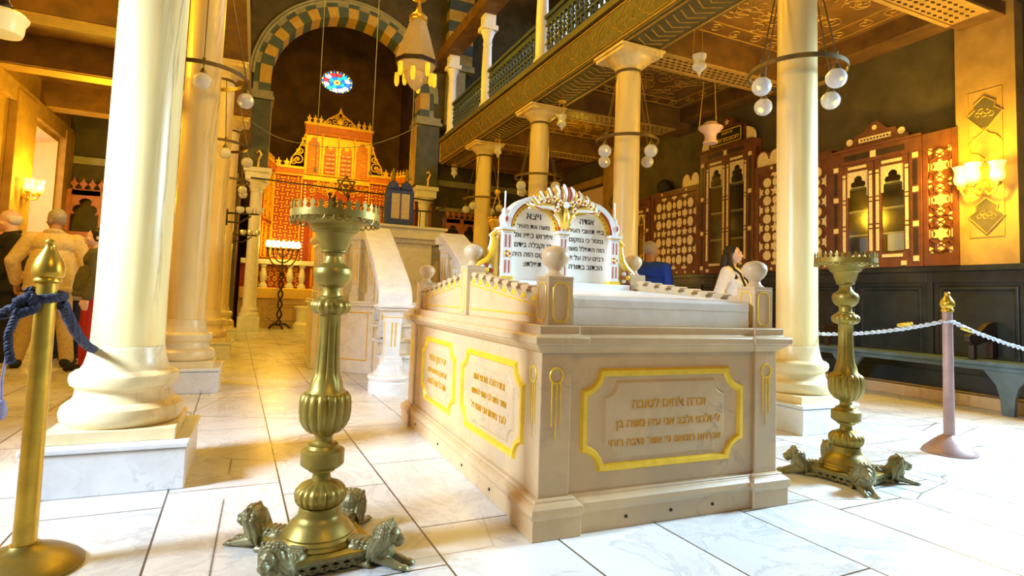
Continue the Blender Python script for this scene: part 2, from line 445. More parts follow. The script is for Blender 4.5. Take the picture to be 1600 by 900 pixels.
# ------------------------------------------------------------------ the room shell
XL, XR = -3.6, 6.95
b = MB(); b.box(XL - 0.2, -2.2, -0.12, XR + 0.2, 18.9, 0.0)
struct(b.build('floor', m_floor, smooth=False), 'white marble slab floor with dark joints')

# right wall with its niche near the far end
b = MB()
b.box(XR, -2.2, 0, XR + 0.2, 10.7, 7.0); b.box(XR, 12.7, 0, XR + 0.2, 14.6, 7.0); b.box(XR, -2.2, 8.5, XR + 0.2, 14.6, 9.3)
b.box(XR, 10.7, 0, XR + 0.2, 12.7, 1.45); b.box(XR, 10.7, 3.55, XR + 0.2, 12.7, 7.0)
struct(b.build('wall_right', m_wall, smooth=False), 'dark olive brown painted wall of the right aisle')
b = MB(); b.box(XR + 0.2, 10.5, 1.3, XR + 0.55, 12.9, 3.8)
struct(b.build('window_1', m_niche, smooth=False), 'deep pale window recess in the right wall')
b = MB(); m_sky = plain('bright_window_glass', (0.8, 0.9, 1.0), 0.2, 0, 0.02, 3, 0, 0.5, (0.80, 0.92, 1.0), 1.3)
b.use(m_sky).box(XR + 0.12, -2.2, 7.0, XR + 0.14, 14.6, 8.5); b.use(m_cab2)
for k in range(29): b.box(XR + 0.02, -2.0 + 0.58 * k, 7.0, XR + 0.12, -1.94 + 0.58 * k + (0.25 if k % 4 == 0 else 0), 8.5)
b.box(XR + 0.02, -2.2, 7.7, XR + 0.12, 14.6, 7.76)
struct(b.build('window_4', None, smooth=False), 'band of clerestory windows behind the gallery')
b = MB(); b.box(XR - 0.03, 10.55, 1.45, XR, 10.7, 3.7); b.box(XR - 0.03, 12.7, 1.45, XR, 12.85, 3.7); b.box(XR - 0.03, 10.55, 3.55, XR, 12.85, 3.7)
struct(b.build('trim_1', m_ochre, smooth=False), 'ochre painted border round the window recess')

# left wall with window niche
b = MB()
b.box(XL - 0.2, -2.2, 0, XL, 12.0, 8.5); b.box(XL - 0.2, 13.55, 0, XL, 14.6, 8.5)
b.box(XL - 0.2, 12.0, 0, XL, 13.55, 0.9); b.box(XL - 0.2, 12.0, 3.62, XL, 13.55, 8.5)
struct(b.build('wall_left', m_ochre, smooth=False), 'ochre painted wall of the left aisle')
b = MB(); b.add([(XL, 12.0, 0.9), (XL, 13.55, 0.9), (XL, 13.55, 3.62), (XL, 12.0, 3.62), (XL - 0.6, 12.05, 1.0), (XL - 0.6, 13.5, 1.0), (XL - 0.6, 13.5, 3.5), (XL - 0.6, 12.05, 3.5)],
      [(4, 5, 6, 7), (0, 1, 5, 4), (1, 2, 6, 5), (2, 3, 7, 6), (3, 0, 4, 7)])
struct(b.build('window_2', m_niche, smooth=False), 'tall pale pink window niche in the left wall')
b = MB()
for (y0, y1) in ((11.1, 11.95), (13.6, 14.15)): b.box(XL, y0, 0, XL + 0.12, y1, 3.9)
b.box(XL, 9.2, 3.7, XL + 0.1, 14.15, 4.0)
b.box(XL, 3.0, 0, XL + 0.05, 14.15, 0.25)
struct(b.build('trim_2', m_ochre, smooth=False, bevel=0.01), 'flat pilasters and cornice on the left wall')

# end walls of the aisles and the apse
b = MB(); b.box(XL, 14.25, 0, -0.42, 14.45, 9.5)
b.box(4.12, 14.25, 0, XR, 14.45, 9.5)
struct(b.build('wall_back', m_wall, smooth=False), 'dark end wall of the aisles')
b = MB(); b.box(XL, 14.15, 3.35, -0.45, 14.25, 3.5); b.box(4.15, 14.15, 3.75, XR, 14.25, 3.9); b.box(4.15, 14.15, 3.1, XR, 14.25, 3.2)
struct(b.build('trim_3', m_mould, smooth=False), 'grey beam across the aisle end walls')
# apse wall with an oval window opening
def oval_hole(bb, x0, x1, z0, z1, cx, cz, rx, rz, y0, y1, n=40):
    out = []
    for k in range(n):
        a = 2 * pi * (k + 0.5) / n; dx, dz = cos(a), sin(a)
        t = min(((x1 - cx) if dx > 0 else (cx - x0)) / max(abs(dx), 1e-6), ((z1 - cz) if dz > 0 else (cz - z0)) / max(abs(dz), 1e-6))
        out.append((cx + dx * t, cz + dz * t))
    # snap the outline to the rectangle's corners
    for (X, Z) in ((x0, z0), (x1, z0), (x1, z1), (x0, z1)):
        k = min(range(n), key=lambda i: (out[i][0] - X) ** 2 + (out[i][1] - Z) ** 2); out[k] = (X, Z)
    inn = [(cx + rx * cos(2 * pi * (k + 0.5) / n), cz + rz * sin(2 * pi * (k + 0.5) / n)) for k in range(n)]
    v = [(p[0], y, p[1]) for y in (y0, y1) for ring in (out, inn) for p in ring]
    f = []
    for k in range(n):
        k2 = (k + 1) % n
        f += [(k, k2, n + k2, n + k), (2 * n + k, 3 * n + k, 3 * n + k2, 2 * n + k2), (n + k, n + k2, 3 * n + k2, 3 * n + k)]
    bb.add(v, f)
b = MB(); oval_hole(b, -0.6, 4.2, 0, 10.5, 2.03, 7.57, 0.49, 0.36, 18.6, 18.85)
b.box(-0.62, 14.45, 0, -0.42, 18.8, 10.5); b.box(4.1, 14.45, 0, 4.3, 18.8, 10.5)
b.box(-0.6, 14.3, 10.4, 4.3, 18.8, 10.6)
struct(b.build('wall_apse', m_apse, smooth=False), 'dark brown apse wall above the ark')
# stained glass rosette
sg = {}
for nm, c in (('w', (0.85, 0.95, 1.0)), ('b', (0.03, 0.16, 0.85)), ('t', (0.02, 0.55, 0.70)), ('r', (0.85, 0.04, 0.04)), ('y', (1.0, 0.75, 0.1)), ('g', (0.05, 0.5, 0.35))):
    sg[nm] = plain('stained_glass_' + {'w': 'white', 'b': 'blue', 't': 'turquoise', 'r': 'red', 'y': 'yellow', 'g': 'green'}[nm], c, 0.2, 0, 0.15, 14, 0, 0.5, c, 1.9)
b = MB(); EX, EZ = 0.49, 0.36
def ell(r, a): return (2.03 + EX * r * cos(a), 7.57 + EZ * r * sin(a))
def cell(m, r0, r1, a0, a1):
    b.use(m); n = 4
    b.prism([ell(r1, a0 + (a1 - a0) * k / n) for k in range(n + 1)] + [ell(r0, a1 - (a1 - a0) * k / n) for k in range(n + 1)], 'y', 18.68, 18.70)
b.use(m_dark).prism([ell(1.0, 2 * pi * k / 40) for k in range(40)], 'y', 18.705, 18.72)
for k in range(28):
    a = 2 * pi * k / 28; p = ell(0.92, a)
    b.use(sg['y' if k % 2 else 'b']).prism(ngon(p[0], p[1], 0.027, 8), 'y', 18.68, 18.70)
seq = 'wtwbwrwgwtwb'
for k in range(12):
    a = 2 * pi * k / 12 + 0.1
    if k in (2, 3): col_ = 'r'
    elif k in (8, 9, 10): col_ = 'w'
    else: col_ = seq[k]
    cell(sg[col_], 0.55, 0.83, a + 0.04, a + 0.49)
for k in range(8):
    a = 2 * pi * k / 8; cell(sg['bt'[k % 2]], 0.27, 0.50, a + 0.05, a + 0.73)
b.use(sg['y']).prism([ell(0.22, 2 * pi * k / 12) for k in range(12)], 'y', 18.68, 18.70)
b.use(sg['r']).prism([ell(0.10, 2 * pi * k / 12) for k in range(12)], 'y', 18.67, 18.69)
struct(b.build('window_3', None, smooth=False), 'oval stained glass rosette of blue, white and red panes high in the apse')

# the great striped arch before the apse
AC, AR, AZ, AY0, AY1 = 1.79, 1.71, 5.72, 13.75, 14.3
AI = 5.35
b = MB()
top = [(-0.42, 9.5), (4.12, 9.5)]
arcp = arc(AC, AZ, AR + 0.30, 180, 0, 36)
poly = [(-0.42, 9.5), (-0.42, AI), (AC - AR - 0.30, AI), (AC - AR - 0.30, AZ)] + arcp[1:-1] + [(AC + AR + 0.30, AZ), (AC + AR + 0.30, AI), (4.12, AI), (4.12, 9.5)]
b.prism(poly, 'y', AY0 + 0.05, AY1)
struct(b.build('wall_arch', m_wall, smooth=False), 'dark wall above the striped arch')
b = MB()
NV = 25
for k in range(NV):
    a0, a1 = 180 * k / NV, 180 * (k + 1) / NV
    p = arc(AC, AZ, AR, a0, a1, 3) + arc(AC, AZ, AR + 0.24, a1, a0, 3)
    b.use(m_yellowst if k % 2 == 0 else m_bluest).prism(p, 'y', AY0, AY1)
    p = arc(AC, AZ, AR + 0.24, a0, a1, 3) + arc(AC, AZ, AR + 0.36, a1, a0, 3)
    b.use(m_bluest if k % 2 == 0 else m_mould).prism(p, 'y', AY0 + 0.02, AY1)
for k in range(2):
    z0_, z1_ = AI + 0.185 * k, AI + 0.185 * (k + 1)
    for s_ in (-1, 1):
        b.use(m_bluest if k % 2 == 0 else m_yellowst).box(AC + s_ * AR, AY0, z0_, AC + s_ * (AR + 0.24), AY1, z1_); b.use(m_bluest if k % 2 else m_mould).box(AC + s_ * (AR + 0.24), AY0 + 0.02, z0_, AC + s_ * (AR + 0.36), AY1, z1_)
b.use(m_mould)
for rr, w_ in ((AR + 0.38, 0.035), (AR + 0.44, 0.03)):
    pts = [(q[0], AY0 + 0.02, q[1]) for q in arc(AC, AZ, rr, 0, 180, 40)]
    b.tube(pts, w_, 8)
tr = struct(b.build('trim_4', None, angle=30), 'round arch of alternating yellow and blue grey stones')
for s_, (x0, x1) in (('left', (-0.40, 0.12)), ('right', (3.44, 4.02))):
    b = MB(); b.box(x0, AY0, 3.63, x1, AY1, AI - 0.2)
    b.use(m_pier); b.cur = 0; b.mats = [m_pier]
    b.use(m_mould); b.box(x0 - 0.05, AY0 - 0.06, AI - 0.2, x1 + 0.05, AY1, AI - 0.12); b.box(x0 - 0.02, AY0 - 0.03, AI - 0.12, x1 + 0.02, AY1, AI)
    b.use(m_yellowst)  # yellow skin on the nave side, light on that face given as colour
    if s_ == 'right': b.box(x0 - 0.012, AY0 + 0.0, 3.63, x0, AY1, AI - 0.2)
    else: b.box(x1, AY0, 3.63, x1 + 0.012, AY1, AI - 0.2)
    struct(b.build('wall_pier_' + s_, None, smooth=False), 'grey green pier carrying the striped arch')
# striped jamb of the gallery arch, right of the great arch
b = MB()
for k in range(12):
    b.use(m_yellowst if k % 2 == 0 else m_bluest).box(4.10, 13.55, 6.75 + 0.28 * k, 4.75, 14.25, 7.03 + 0.28 * k)
b.use(m_mould).box(4.14, 13.6, 5.2, 4.6, 14.2, 6.6); b.box(4.06, 13.5, 6.6, 4.8, 14.2, 6.75)
struct(b.build('trim_5', None, smooth=False), 'yellow and blue striped jamb above the gallery')

# nave ceiling, upper walls and gallery
b = MB(); b.box(XL - 0.2, 0.5, 9.5, XR + 0.2, 14.5, 9.7)
struct(b.build('ceiling', m_ceil, smooth=False), 'dark brown ceiling of the nave')
b = MB(); b.box(-0.95, 0.8, 4.0, -0.25, 14.2, 4.5); b.box(-0.85, 0.8, 4.5, -0.75, 14.2, 9.5)
struct(b.build('trim_6', m_ceil, smooth=False), 'dark brown gallery beam over the left columns')
b = MB(); b.use(m_ceil); b.box(XL, 0.8, 4.45, -0.6, 14.3, 4.6)
for y in (3.2, 5.9, 8.1, 10.2, 12.4): b.box(XL, y, 4.02, -0.6, y + 0.42, 4.46); b.use(m_ceil)
b.use(m_ochre)
for y in (3.2, 5.9, 8.1, 10.2, 12.4): b.box(XL + 0.02, y + 0.05, 4.005, -0.62, y + 0.37, 4.02)
struct(b.build('ceiling_left', None, smooth=False), 'dark brown beamed ceiling of the left aisle')

# right gallery: front beam, aisle ceiling with cross beams
GX0, GX1, GZ0, GZ1, GY1 = 3.72, 4.30, 3.95, 4.42, 12.6
b = MB(); b.box(GX0, 0.3, GZ0, GX1, GY1, GZ1); b.box(GX0 - 0.05, 0.3, GZ1, GX1, GY1, GZ1 + 0.09)
beam = struct(b.build('trim_7', m_beam, smooth=False), 'painted gallery beam with gilded arabesques')
b = MB(); r_ = 0.006
def strip(p, r=r_): b.tube([(GX0 - 0.004, q[0], q[1]) for q in p], r, 5)
y = 3.6; u = 0.5
for zz in (GZ0 + 0.035, GZ1 - 0.03): strip([(3.0, zz), (GY1 - 0.02, zz)], 0.011)
strip([(GY1 - 0.02, GZ0 + 0.03), (GY1 - 0.02, GZ1 - 0.03)], 0.011)
zl, zh = GZ0 + 0.075, GZ1 - 0.065
while y < GY1 - 0.3:
    f_ = lambda a, c: (y + a * u, zl + (zh - zl) * c)
    strip([f_(0, 0), f_(0.62, 0), f_(0.70, 0.14), f_(0.80, 0.20), f_(0.84, 0.34), f_(0.96, 0.40), f_(1.0, 0.5)])
    strip([f_(0.04, 1), f_(0.55, 1), f_(0.6, 0.88), f_(0.72, 0.82), f_(0.75, 0.7), f_(0.9, 0.66), f_(0.93, 0.5)])
    strip([f_(0.1, 0.15), f_(0.28, 0.35), f_(0.22, 0.6), f_(0.35, 0.85), f_(0.5, 0.72), f_(0.42, 0.5), f_(0.55, 0.3), f_(0.45, 0.15)], 0.004)
    strip([f_(0.5, 0.72), f_(0.66, 0.6), f_(0.6, 0.42), f_(0.72, 0.3)], 0.004)
    strip([f_(0.05, 0.55), f_(0.14, 0.75), f_(0.08, 0.9)], 0.004)
    y += u
# gilded bands under the beam
for xx in (GX0 + 0.05, GX1 - 0.05): b.tube([(xx, 3.0, GZ0 - 0.003), (xx, GY1 - 0.02, GZ0 - 0.003)], 0.012, 5)
y = 3.0
while y < GY1 - 0.2:
    b.tube([(GX0 + 0.12, y, GZ0 - 0.002), (GX0 + 0.29, y + 0.1, GZ0 - 0.002), (GX0 + 0.46, y, GZ0 - 0.002)], 0.007, 5); y += 0.12
o = b.build('gilded_arabesque', m_line, beam)

b = MB()
b.use(m_ceil).box(GX1, 0.3, 4.32, XR, 14.3, 4.45)
BY = [0.7, 3.15, 5.48, 7.85, 10.28, 12.4]
for y in BY: b.box(GX1, y, 3.97, XR, y + 0.42, 4.33)
b.box(XR - 0.32, 0.3, 4.1, XR, 14.3, 4.33)
clr = struct(b.build('ceiling_right', None, smooth=False, bevel=0.01), 'coffered brown ceiling of the right aisle')
b = MB()
for i in range(len(BY)):
    y0 = BY[i] + 0.42; y1 = BY[i + 1] if i + 1 < len(BY) else 14.3
    x0, x1 = GX1 + 0.08, XR - 0.42; z = 4.316
    for ins in (0.0, 0.24):
        P = [(x0 + ins, y0 + 0.1 + ins), (x1 - ins, y0 + 0.1 + ins), (x1 - ins, y1 - 0.1 - ins), (x0 + ins, y1 - 0.1 - ins)]
        b.tube([(p[0], p[1], z) for p in P], 0.009, 5, closed=True)
    # running scroll between the two border lines
    def scroll(ax, fixed, a0, a1):
        n = int((a1 - a0) / 0.3)
        for k in range(n):
            c = a0 + (k + 0.5) * (a1 - a0) / n
            sp = spiral(0, 0, 0.095, 0.02, 0.6 + (k % 2) * pi, 1.2, 14)
            b.tube([((c + p[0]) if ax == 'x' else fixed + p[0], fixed + p[1] if ax == 'x' else c + p[1], z) for p in sp], 0.007, 4)
    scroll('x', y0 + 0.22, x0 + 0.1, x1 - 0.1); scroll('x', y1 - 0.22, x0 + 0.1, x1 - 0.1)
    scroll('y', x0 + 0.12, y0 + 0.3, y1 - 0.3); scroll('y', x1 - 0.12, y0 + 0.3, y1 - 0.3)
    random.seed(i)
    for k in range(46):
        cx, cy = random.uniform(x0 + 0.45, x1 - 0.45), random.uniform(y0 + 0.45, y1 - 0.45)
        sp = spiral(cx, cy, 0.12, 0.03, random.uniform(0, 6.28), random.choice((0.8, -0.9, 1.1)), 10)
        b.tube([(p[0], p[1], z) for p in sp], 0.005, 4)
b.build('gilded_ceiling_scrolls', m_line, clr)
b = MB()
for bi, y in enumerate(BY[:5]):
    z = 3.966
    for xx in (0.03, 0.39): b.use(m_ochre).box(GX1 + 0.02, y + xx - 0.025, z - 0.012, XR - 0.4, y + xx + 0.025, z + 0.004)
    b.use(m_ochre).box(GX1 + 0.02, y + 0.06, z - 0.004, XR - 0.4, y + 0.36, z + 0.002)
    n = 22
    for k in range(n):
        for j in range(4):
            cx = GX1 + 0.12 + (XR - 0.55 - GX1) * (k + 0.5 * (j % 2)) / n; cy = y + 0.1 + 0.073 * j
            b.use(m_cab2).prism([(cx - 0.035, cy), (cx, cy - 0.018), (cx + 0.035, cy), (cx, cy + 0.018)], 'z', z - 0.008, z)
b.build('perforated_soffit', None, clr, smooth=False)

# wall and ceiling of the gallery floor above
b = MB(); b.box(GX1, 0.3, 4.45, XR, 14.3, 4.5)
struct(b.build('floor_gallery', m_cab2, smooth=False), 'gallery floor')
b = MB(); b.box(GX0 - 0.1, 0.3, 9.1, XR, 14.3, 9.25); b.box(GX0, 0.3, 6.55, GX1 - 0.2, 14.2, 6.8)
struct(b.build('ceiling_gallery', m_ceil, smooth=False), 'gallery ceiling')

# step and wainscot of the right wall
b = MB(); b.box(6.62, -1.5, 0, XR, 14.2, 0.12)
struct(b.build('baseboard_right', m_tomb, smooth=False, bevel=0.01), 'pale stone plinth along the right wall')
b = MB(); b.box(6.86, -1.5, 0.12, XR, 14.2, 1.38); b.box(6.80, -1.5, 1.38, XR, 14.2, 1.44); b.box(6.83, -1.5, 0.12, XR, 14.2, 0.30)
yy = 0.3
while yy < 14:
    for (a0, a1, z0, z1) in ((0, 0.06, 0.3, 1.38), (0.06, 0.9, 1.26, 1.38), (0.06, 0.9, 0.3, 0.42)):
        b.box(6.835, yy + a0, z0, 6.87, yy + a1, z1)
    b.frame(lambda u, v, n, yy=yy: (6.86 - n, yy + 0.48 - u, 0.84 + v), 0.74, 0.76, 0.05, 0.015)
    yy += 0.9
struct(b.build('trim_8', m_wains, smooth=False, bevel=0.004), 'glossy blue black panelled wainscot of the right wall')

# gilded pilaster on the right wall, one further back
def wall_pilaster(y0, y1, n_):
    b = MB(); b.use(m_ochre).box(6.80, y0, 1.44, XR, y1, 4.1)
    cy = (y0 + y1) / 2; w = (y1 - y0) * 0.56
    b.use(m_line)
    to = lambda u, v, n: (6.80 - n, cy - u, v)
    b.tube([to(s[0], s[1], 0.0) for s in ((-w / 2, 1.72), (w / 2, 1.72), (w / 2, 3.25), (-w / 2, 3.25))], 0.007, 5, closed=True)
    for cz in (1.95, 3.02):
        b.use(m_beam).prism([(cy - p[0], p[1]) for p in [(0, cz - 0.19), (0.07, cz - 0.11), (0.15, cz - 0.02), (0.09, cz + 0.04), (0.10, cz + 0.09), (0, cz + 0.16), (-0.10, cz + 0.09), (-0.09, cz + 0.04), (-0.15, cz - 0.02), (-0.07, cz - 0.11)]], 'x', 6.793, 6.80)
        b.use(m_line)
        b.tube([to(p[0], p[1], 0.006) for p in [(0, cz - 0.2), (0.07, cz - 0.12), (0.16, cz - 0.02), (0.09, cz + 0.04), (0.10, cz + 0.09), (0, cz + 0.17), (-0.10, cz + 0.09), (-0.09, cz + 0.04), (-0.16, cz - 0.02), (-0.07, cz - 0.12)]], 0.008, 5, closed=True)
        for q in range(5): b.tube([to(p[0], p[1], 0.006) for p in spiral(-0.06 + 0.03 * q, cz - 0.02 + 0.03 * (q % 2), 0.035, 0.01, q, 1, 10)], 0.005, 4)
    for cz in (2.3, 2.66):
        for s_ in (-1, 1):
            b.tube([to(s_ * p[0], p[1], 0.003) for p in [(0.0, cz - 0.14), (0.05, cz - 0.08), (0.13, cz - 0.05), (0.15, cz + 0.03), (0.10, cz + 0.1), (0.04, cz + 0.13), (-0.02, cz + 0.2)]], 0.009, 5)
    return struct(b.build('trim_%d' % n_, None, angle=30), 'ochre wall pilaster with gilded tracery')
wall_pilaster(3.08, 3.62, 9)
wall_pilaster(9.75, 10.5, 10)
# ------------------------------------------------------------------ columns
def column(label, loc, plinth=0.31, pz=0.215, group=None, capital_z=3.93, r=0.153):
    t = thing('marble_column', label, 'column', loc, 0, group)
    b = MB(); b.box(-plinth, -plinth, 0, plinth, plinth, pz - 0.03); b.box(-plinth - 0.008, -plinth - 0.008, pz - 0.026, plinth + 0.008, plinth + 0.008, pz)
    b.build('plinth', m_plinth, t, bevel=0.006, smooth=False)
    b = MB(); b.box(-0.255, -0.255, pz, 0.255, 0.255, pz + 0.055)
    b.lathe([(0.235, 0.055), (0.252, 0.075), (0.258, 0.105), (0.250, 0.135), (0.228, 0.155), (0.215, 0.16), (0.205, 0.18), (0.200, 0.21), (0.207, 0.225), (0.222, 0.235), (0.230, 0.26), (0.226, 0.285), (0.208, 0.30), (0.190, 0.305), (0.176, 0.33), (0.166, 0.37), (0.158, 0.42)], 40, (0, 0, pz))
    b.build('column_base', m_colbase, t, bevel=0.004, angle=30)
    b = MB(); b.lathe([(r + 0.004, 0.42), (r + 0.001, 0.6), (r, 1.5), (r - 0.001, 2.4), (r - 0.004, capital_z - 0.235 - pz)], 40, (0, 0, pz), cap=False)
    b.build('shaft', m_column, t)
    b = MB(); zc = capital_z
    b.lathe([(r + 0.006, -0.25), (r + 0.014, -0.235), (r + 0.006, -0.22)], 32, (0, 0, zc)); b.build('neck_ring', m_ring, t)
    b = MB(); b.lathe([(r - 0.004, -0.23), (r + 0.004, -0.20), (r + 0.02, -0.17), (r + 0.07, -0.13), (r + 0.10, -0.10), (r + 0.105, -0.085), (r + 0.125, -0.075)], 32, (0, 0, zc))
    b.box(-0.29, -0.29, zc - 0.075, 0.29, 0.29, zc - 0.03); b.box(-0.31, -0.31, zc - 0.03, 0.31, 0.31, zc)
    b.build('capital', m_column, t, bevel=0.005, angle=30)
    return t
LX, LYS = -0.55, [3.395, 6.07, 8.755, 11.52]
RX, RYS = 4.0, [3.30, 5.68, 8.05, 10.48]
lab = ['front left marble column, big plinth in front of the tourists', 'second column from the front in the left row, ring lamp around it',
       'third column from the front in the left row', 'fourth column in the left row, farthest and smallest']
column(lab[0], (LX, LYS[0], 0), capital_z=4.0)
for k in (1, 2, 3): column(lab[k], (LX, LYS[k], 0), capital_z=4.0)
lab = ['front right column beside the right brass candle stand, bright right edge', 'second right column, rising behind the right finial of the tablets',
       'third right column, directly above the carved crest of the tablets', 'farthest right column, left of the tablets behind the stair rail']
for k in range(4): column(lab[k], (RX, RYS[k], 0), 0.302)

def apse_column(label, loc):
    t = thing('apse_column', label, 'column', loc)
    b = MB(); b.box(-0.22, -0.22, 0, 0.22, 0.22, 0.32); b.build('plinth', m_plinth, t, bevel=0.008, smooth=False)
    b = MB(); b.lathe([(0.20, 0.32), (0.205, 0.36), (0.19, 0.40), (0.165, 0.42), (0.17, 0.45), (0.175, 0.48), (0.155, 0.51), (0.14, 0.56), (0.137, 0.8), (0.130, 2.0), (0.125, 3.1)], 32); b.build('shaft', m_white, t)
    b = MB(); b.lathe([(0.125, 3.1), (0.145, 3.12), (0.13, 3.14), (0.17, 3.22), (0.235, 3.30), (0.24, 3.34)], 32); b.box(-0.25, -0.25, 3.34, 0.25, 0.25, 3.52); b.box(-0.29, -0.29, 3.52, 0.29, 0.29, 3.62)
    b.build('capital', m_white, t, bevel=0.01, angle=30)
    b = MB(); b.tube([(0, -0.3, 3.62), (0, -0.3, 3.78), (0.05, -0.3, 3.9), (0.0, -0.3, 3.98), (-0.05, -0.3, 3.92)], 0.028, 8); b.build('hook', m_gilt, t)
    return t
apse_column('white column under the left pier of the arch, beside the menorah', (-0.07, 14.45 - 0.22 - 0.2, 0))
apse_column('white column under the right pier of the arch, behind the iron rail', (3.78, 14.03, 0))

# ------------------------------------------------------------------ ring chandeliers
def ring_lamp(label, loc, top, group='ring chandeliers round the columns', rr=0.365, a0=45):
    t = thing('ring_chandelier', label, 'chandelier', loc, 0, group)
    b = MB(); n = 48
    vs = []; fs = []
    for k in range(n):
        a = 2 * pi * k / n
        for (r_, z) in ((rr, -0.018), (rr + 0.012, -0.018), (rr + 0.012, 0.018), (rr, 0.018)): vs.append((r_ * cos(a), r_ * sin(a), z))
    for k in range(n):
        k2 = (k + 1) % n
        for j in range(4): fs.append((k * 4 + j, k * 4 + (j + 1) % 4, k2 * 4 + (j + 1) % 4, k2 * 4 + j))
    b.add(vs, fs); b.build('ring', m_ring, t, angle=30)
    for q in range(4):
        a = radians(a0 + 90 * q); x, y = (rr + 0.006) * cos(a), (rr + 0.006) * sin(a); x2, y2 = 0.175 * cos(a), 0.175 * sin(a)
        b = MB(); b.tube([(x, y, 0.02), (x2, y2, top)], 0.006, 6)
        b.sphere((x, y, 0.03), 0.016, 8, 6); b.build('chain', m_ring, t)
        b = MB(); b.tube([(x, y, -0.015), (x, y, -0.07)], 0.006, 6); b.lathe([(0.012, -0.06), (0.022, -0.075), (0.034, -0.10), (0.036, -0.112)], 14, (x, y, 0))
        cp = b.build('lamp_cap', m_ring, t)
        b = MB(); b.sphere((x, y, -0.175), (0.076, 0.076, 0.076), 24, 16); b.build('glass_globe', m_globe, t)
    return t
ring_lamp('iron ring with crackled glass globes round the second left column', (LX, LYS[1], 2.93), 0.9, a0=4)
ring_lamp('iron ring with globes round the third left column', (LX, LYS[2], 2.88), 0.9, a0=15)
ring_lamp('iron ring with globes round the farthest left column', (LX, LYS[3], 2.86), 0.9)
ring_lamp('largest ring, with four pale glass globes, round the front right column', (RX, RYS[0], 2.87), 0.85, a0=-4)
ring_lamp('iron ring with glass globes round the second right column', (RX, RYS[1], 2.85), 0.85, a0=12)
ring_lamp('iron ring with globes just above the carved crest of the tablets', (RX, RYS[2], 2.83), 0.85, a0=19)
ring_lamp('smallest right ring with globes, left of the tablets', (RX, RYS[3], 2.83), 0.85, a0=40)

# wall bracket lamps on the far left columns
def bracket(label, loc):
    t = thing('bracket_lamp', label, 'lamp', loc, 0, 'bracket lamps on the left columns')
    b = MB(); b.tube([(0, 0, 0.0), (0.16, -0.05, 0.0), (0.40, -0.10, 0.0)], 0.014, 8); b.tube([(0, 0, -0.12), (0.16, -0.04, -0.13), (0.30, -0.08, -0.03)], 0.012, 8)
    b.box(-0.015, -0.04, -0.17, 0.012, 0.04, 0.05); b.build('bracket_arm', m_iron, t)
    for (x, y) in ((0.16, -0.05), (0.28, -0.07), (0.40, -0.10)):
        b = MB(); b.lathe([(0.02, 0.0), (0.045, 0.02), (0.055, 0.06), (0.05, 0.09)], 16, (x, y, 0)); b.build('glass_cup', m_globe, t)
bracket('dark bracket with glass cups on the third left column', (LX + 0.155, LYS[2], 1.96))
bracket('dark bracket with glass cups on the farthest left column', (LX + 0.155, LYS[3], 1.90))

# ------------------------------------------------------------------ gallery posts and balustrades
def gallery_post(label, y):
    t = thing('gallery_post', label, 'post', (3.98, y, GZ1 + 0.09), 0, 'white posts along the gallery')
    b = MB(); b.box(-0.13, -0.13, 0, 0.13, 0.13, 0.16); b.lathe([(0.125, 0.16), (0.13, 0.20), (0.11, 0.24), (0.095, 0.26)], 24); b.build('post_base', m_gpost, t, bevel=0.01, angle=30)
    b = MB(); b.lathe([(0.095, 0.26), (0.10, 0.9), (0.085, 1.45)], 24, cap=False); b.build('post_shaft', m_gpost, t)
    b = MB(); b.lathe([(0.085, 1.43), (0.10, 1.46), (0.085, 1.49), (0.09, 1.56), (0.13, 1.68), (0.15, 1.72)], 24); b.box(-0.16, -0.16, 1.72, 0.16, 0.16, 1.82); b.box(-0.12, -0.12, 1.82, 0.12, 0.12, 2.05); b.build('post_capital', m_gpost, t, bevel=0.01, angle=30)
gallery_post('nearest white gallery post, cut by the top of the picture', RYS[1])
gallery_post('second white gallery post, above the third right column', RYS[2])
gallery_post('third white gallery post with its capital in view', RYS[3])
gallery_post('farthest white gallery post by the striped jamb', 12.7)
def balustrade(label, y0, y1):
    z = GZ1 + 0.09; L = y1 - y0
    t = thing('gallery_balustrade', label, 'balustrade', (3.98, y0, z), 0, 'spindle balustrades of the gallery')
    b = MB(); b.box(-0.05, 0, 0.82, 0.05, L, 0.88); b.box(-0.03, 0, 0.70, 0.03, L, 0.735); b.build('top_rail', m_balus, t, bevel=0.006, smooth=False)
    b = MB(); b.box(-0.06, 0, 0.0, 0.06, L, 0.10); b.box(-0.03, 0, 0.40, 0.03, L, 0.425); b.build('bottom_rail', m_balus, t, bevel=0.006, smooth=False)
    b = MB(); n = int(L / 0.125)
    for k in range(n):
        y = (k + 0.5) * L / n
        b.lathe([(0.028, 0.10), (0.03, 0.13), (0.014, 0.15), (0.024, 0.20), (0.026, 0.25), (0.013, 0.30), (0.026, 0.34), (0.030, 0.37), (0.030, 0.41)], 8, (0, y, 0), cap=False)
        b.lathe([(0.032, 0.42), (0.034, 0.455), (0.012, 0.475), (0.034, 0.50), (0.036, 0.54), (0.012, 0.565), (0.035, 0.59), (0.036, 0.635), (0.014, 0.66), (0.034, 0.69), (0.034, 0.71)], 8, (0, y, 0), cap=False)
    b.box(-0.008, 0, 0.735, 0.008, L, 0.82)
    b.build('spindles', m_balus, t)['kind'] = 'stuff'
balustrade('nearest gallery balustrade of slate blue spindles', 3.5, RYS[1] - 0.17)
balustrade('slate blue spindle balustrade between the nearest and second gallery posts', RYS[1] + 0.17, RYS[2] - 0.17)
balustrade('slate blue spindle balustrade between the second and third gallery posts', RYS[2] + 0.17, RYS[3] - 0.17)
balustrade('farthest spindle balustrade, small, by the striped arch', RYS[3] + 0.17, 12.53)
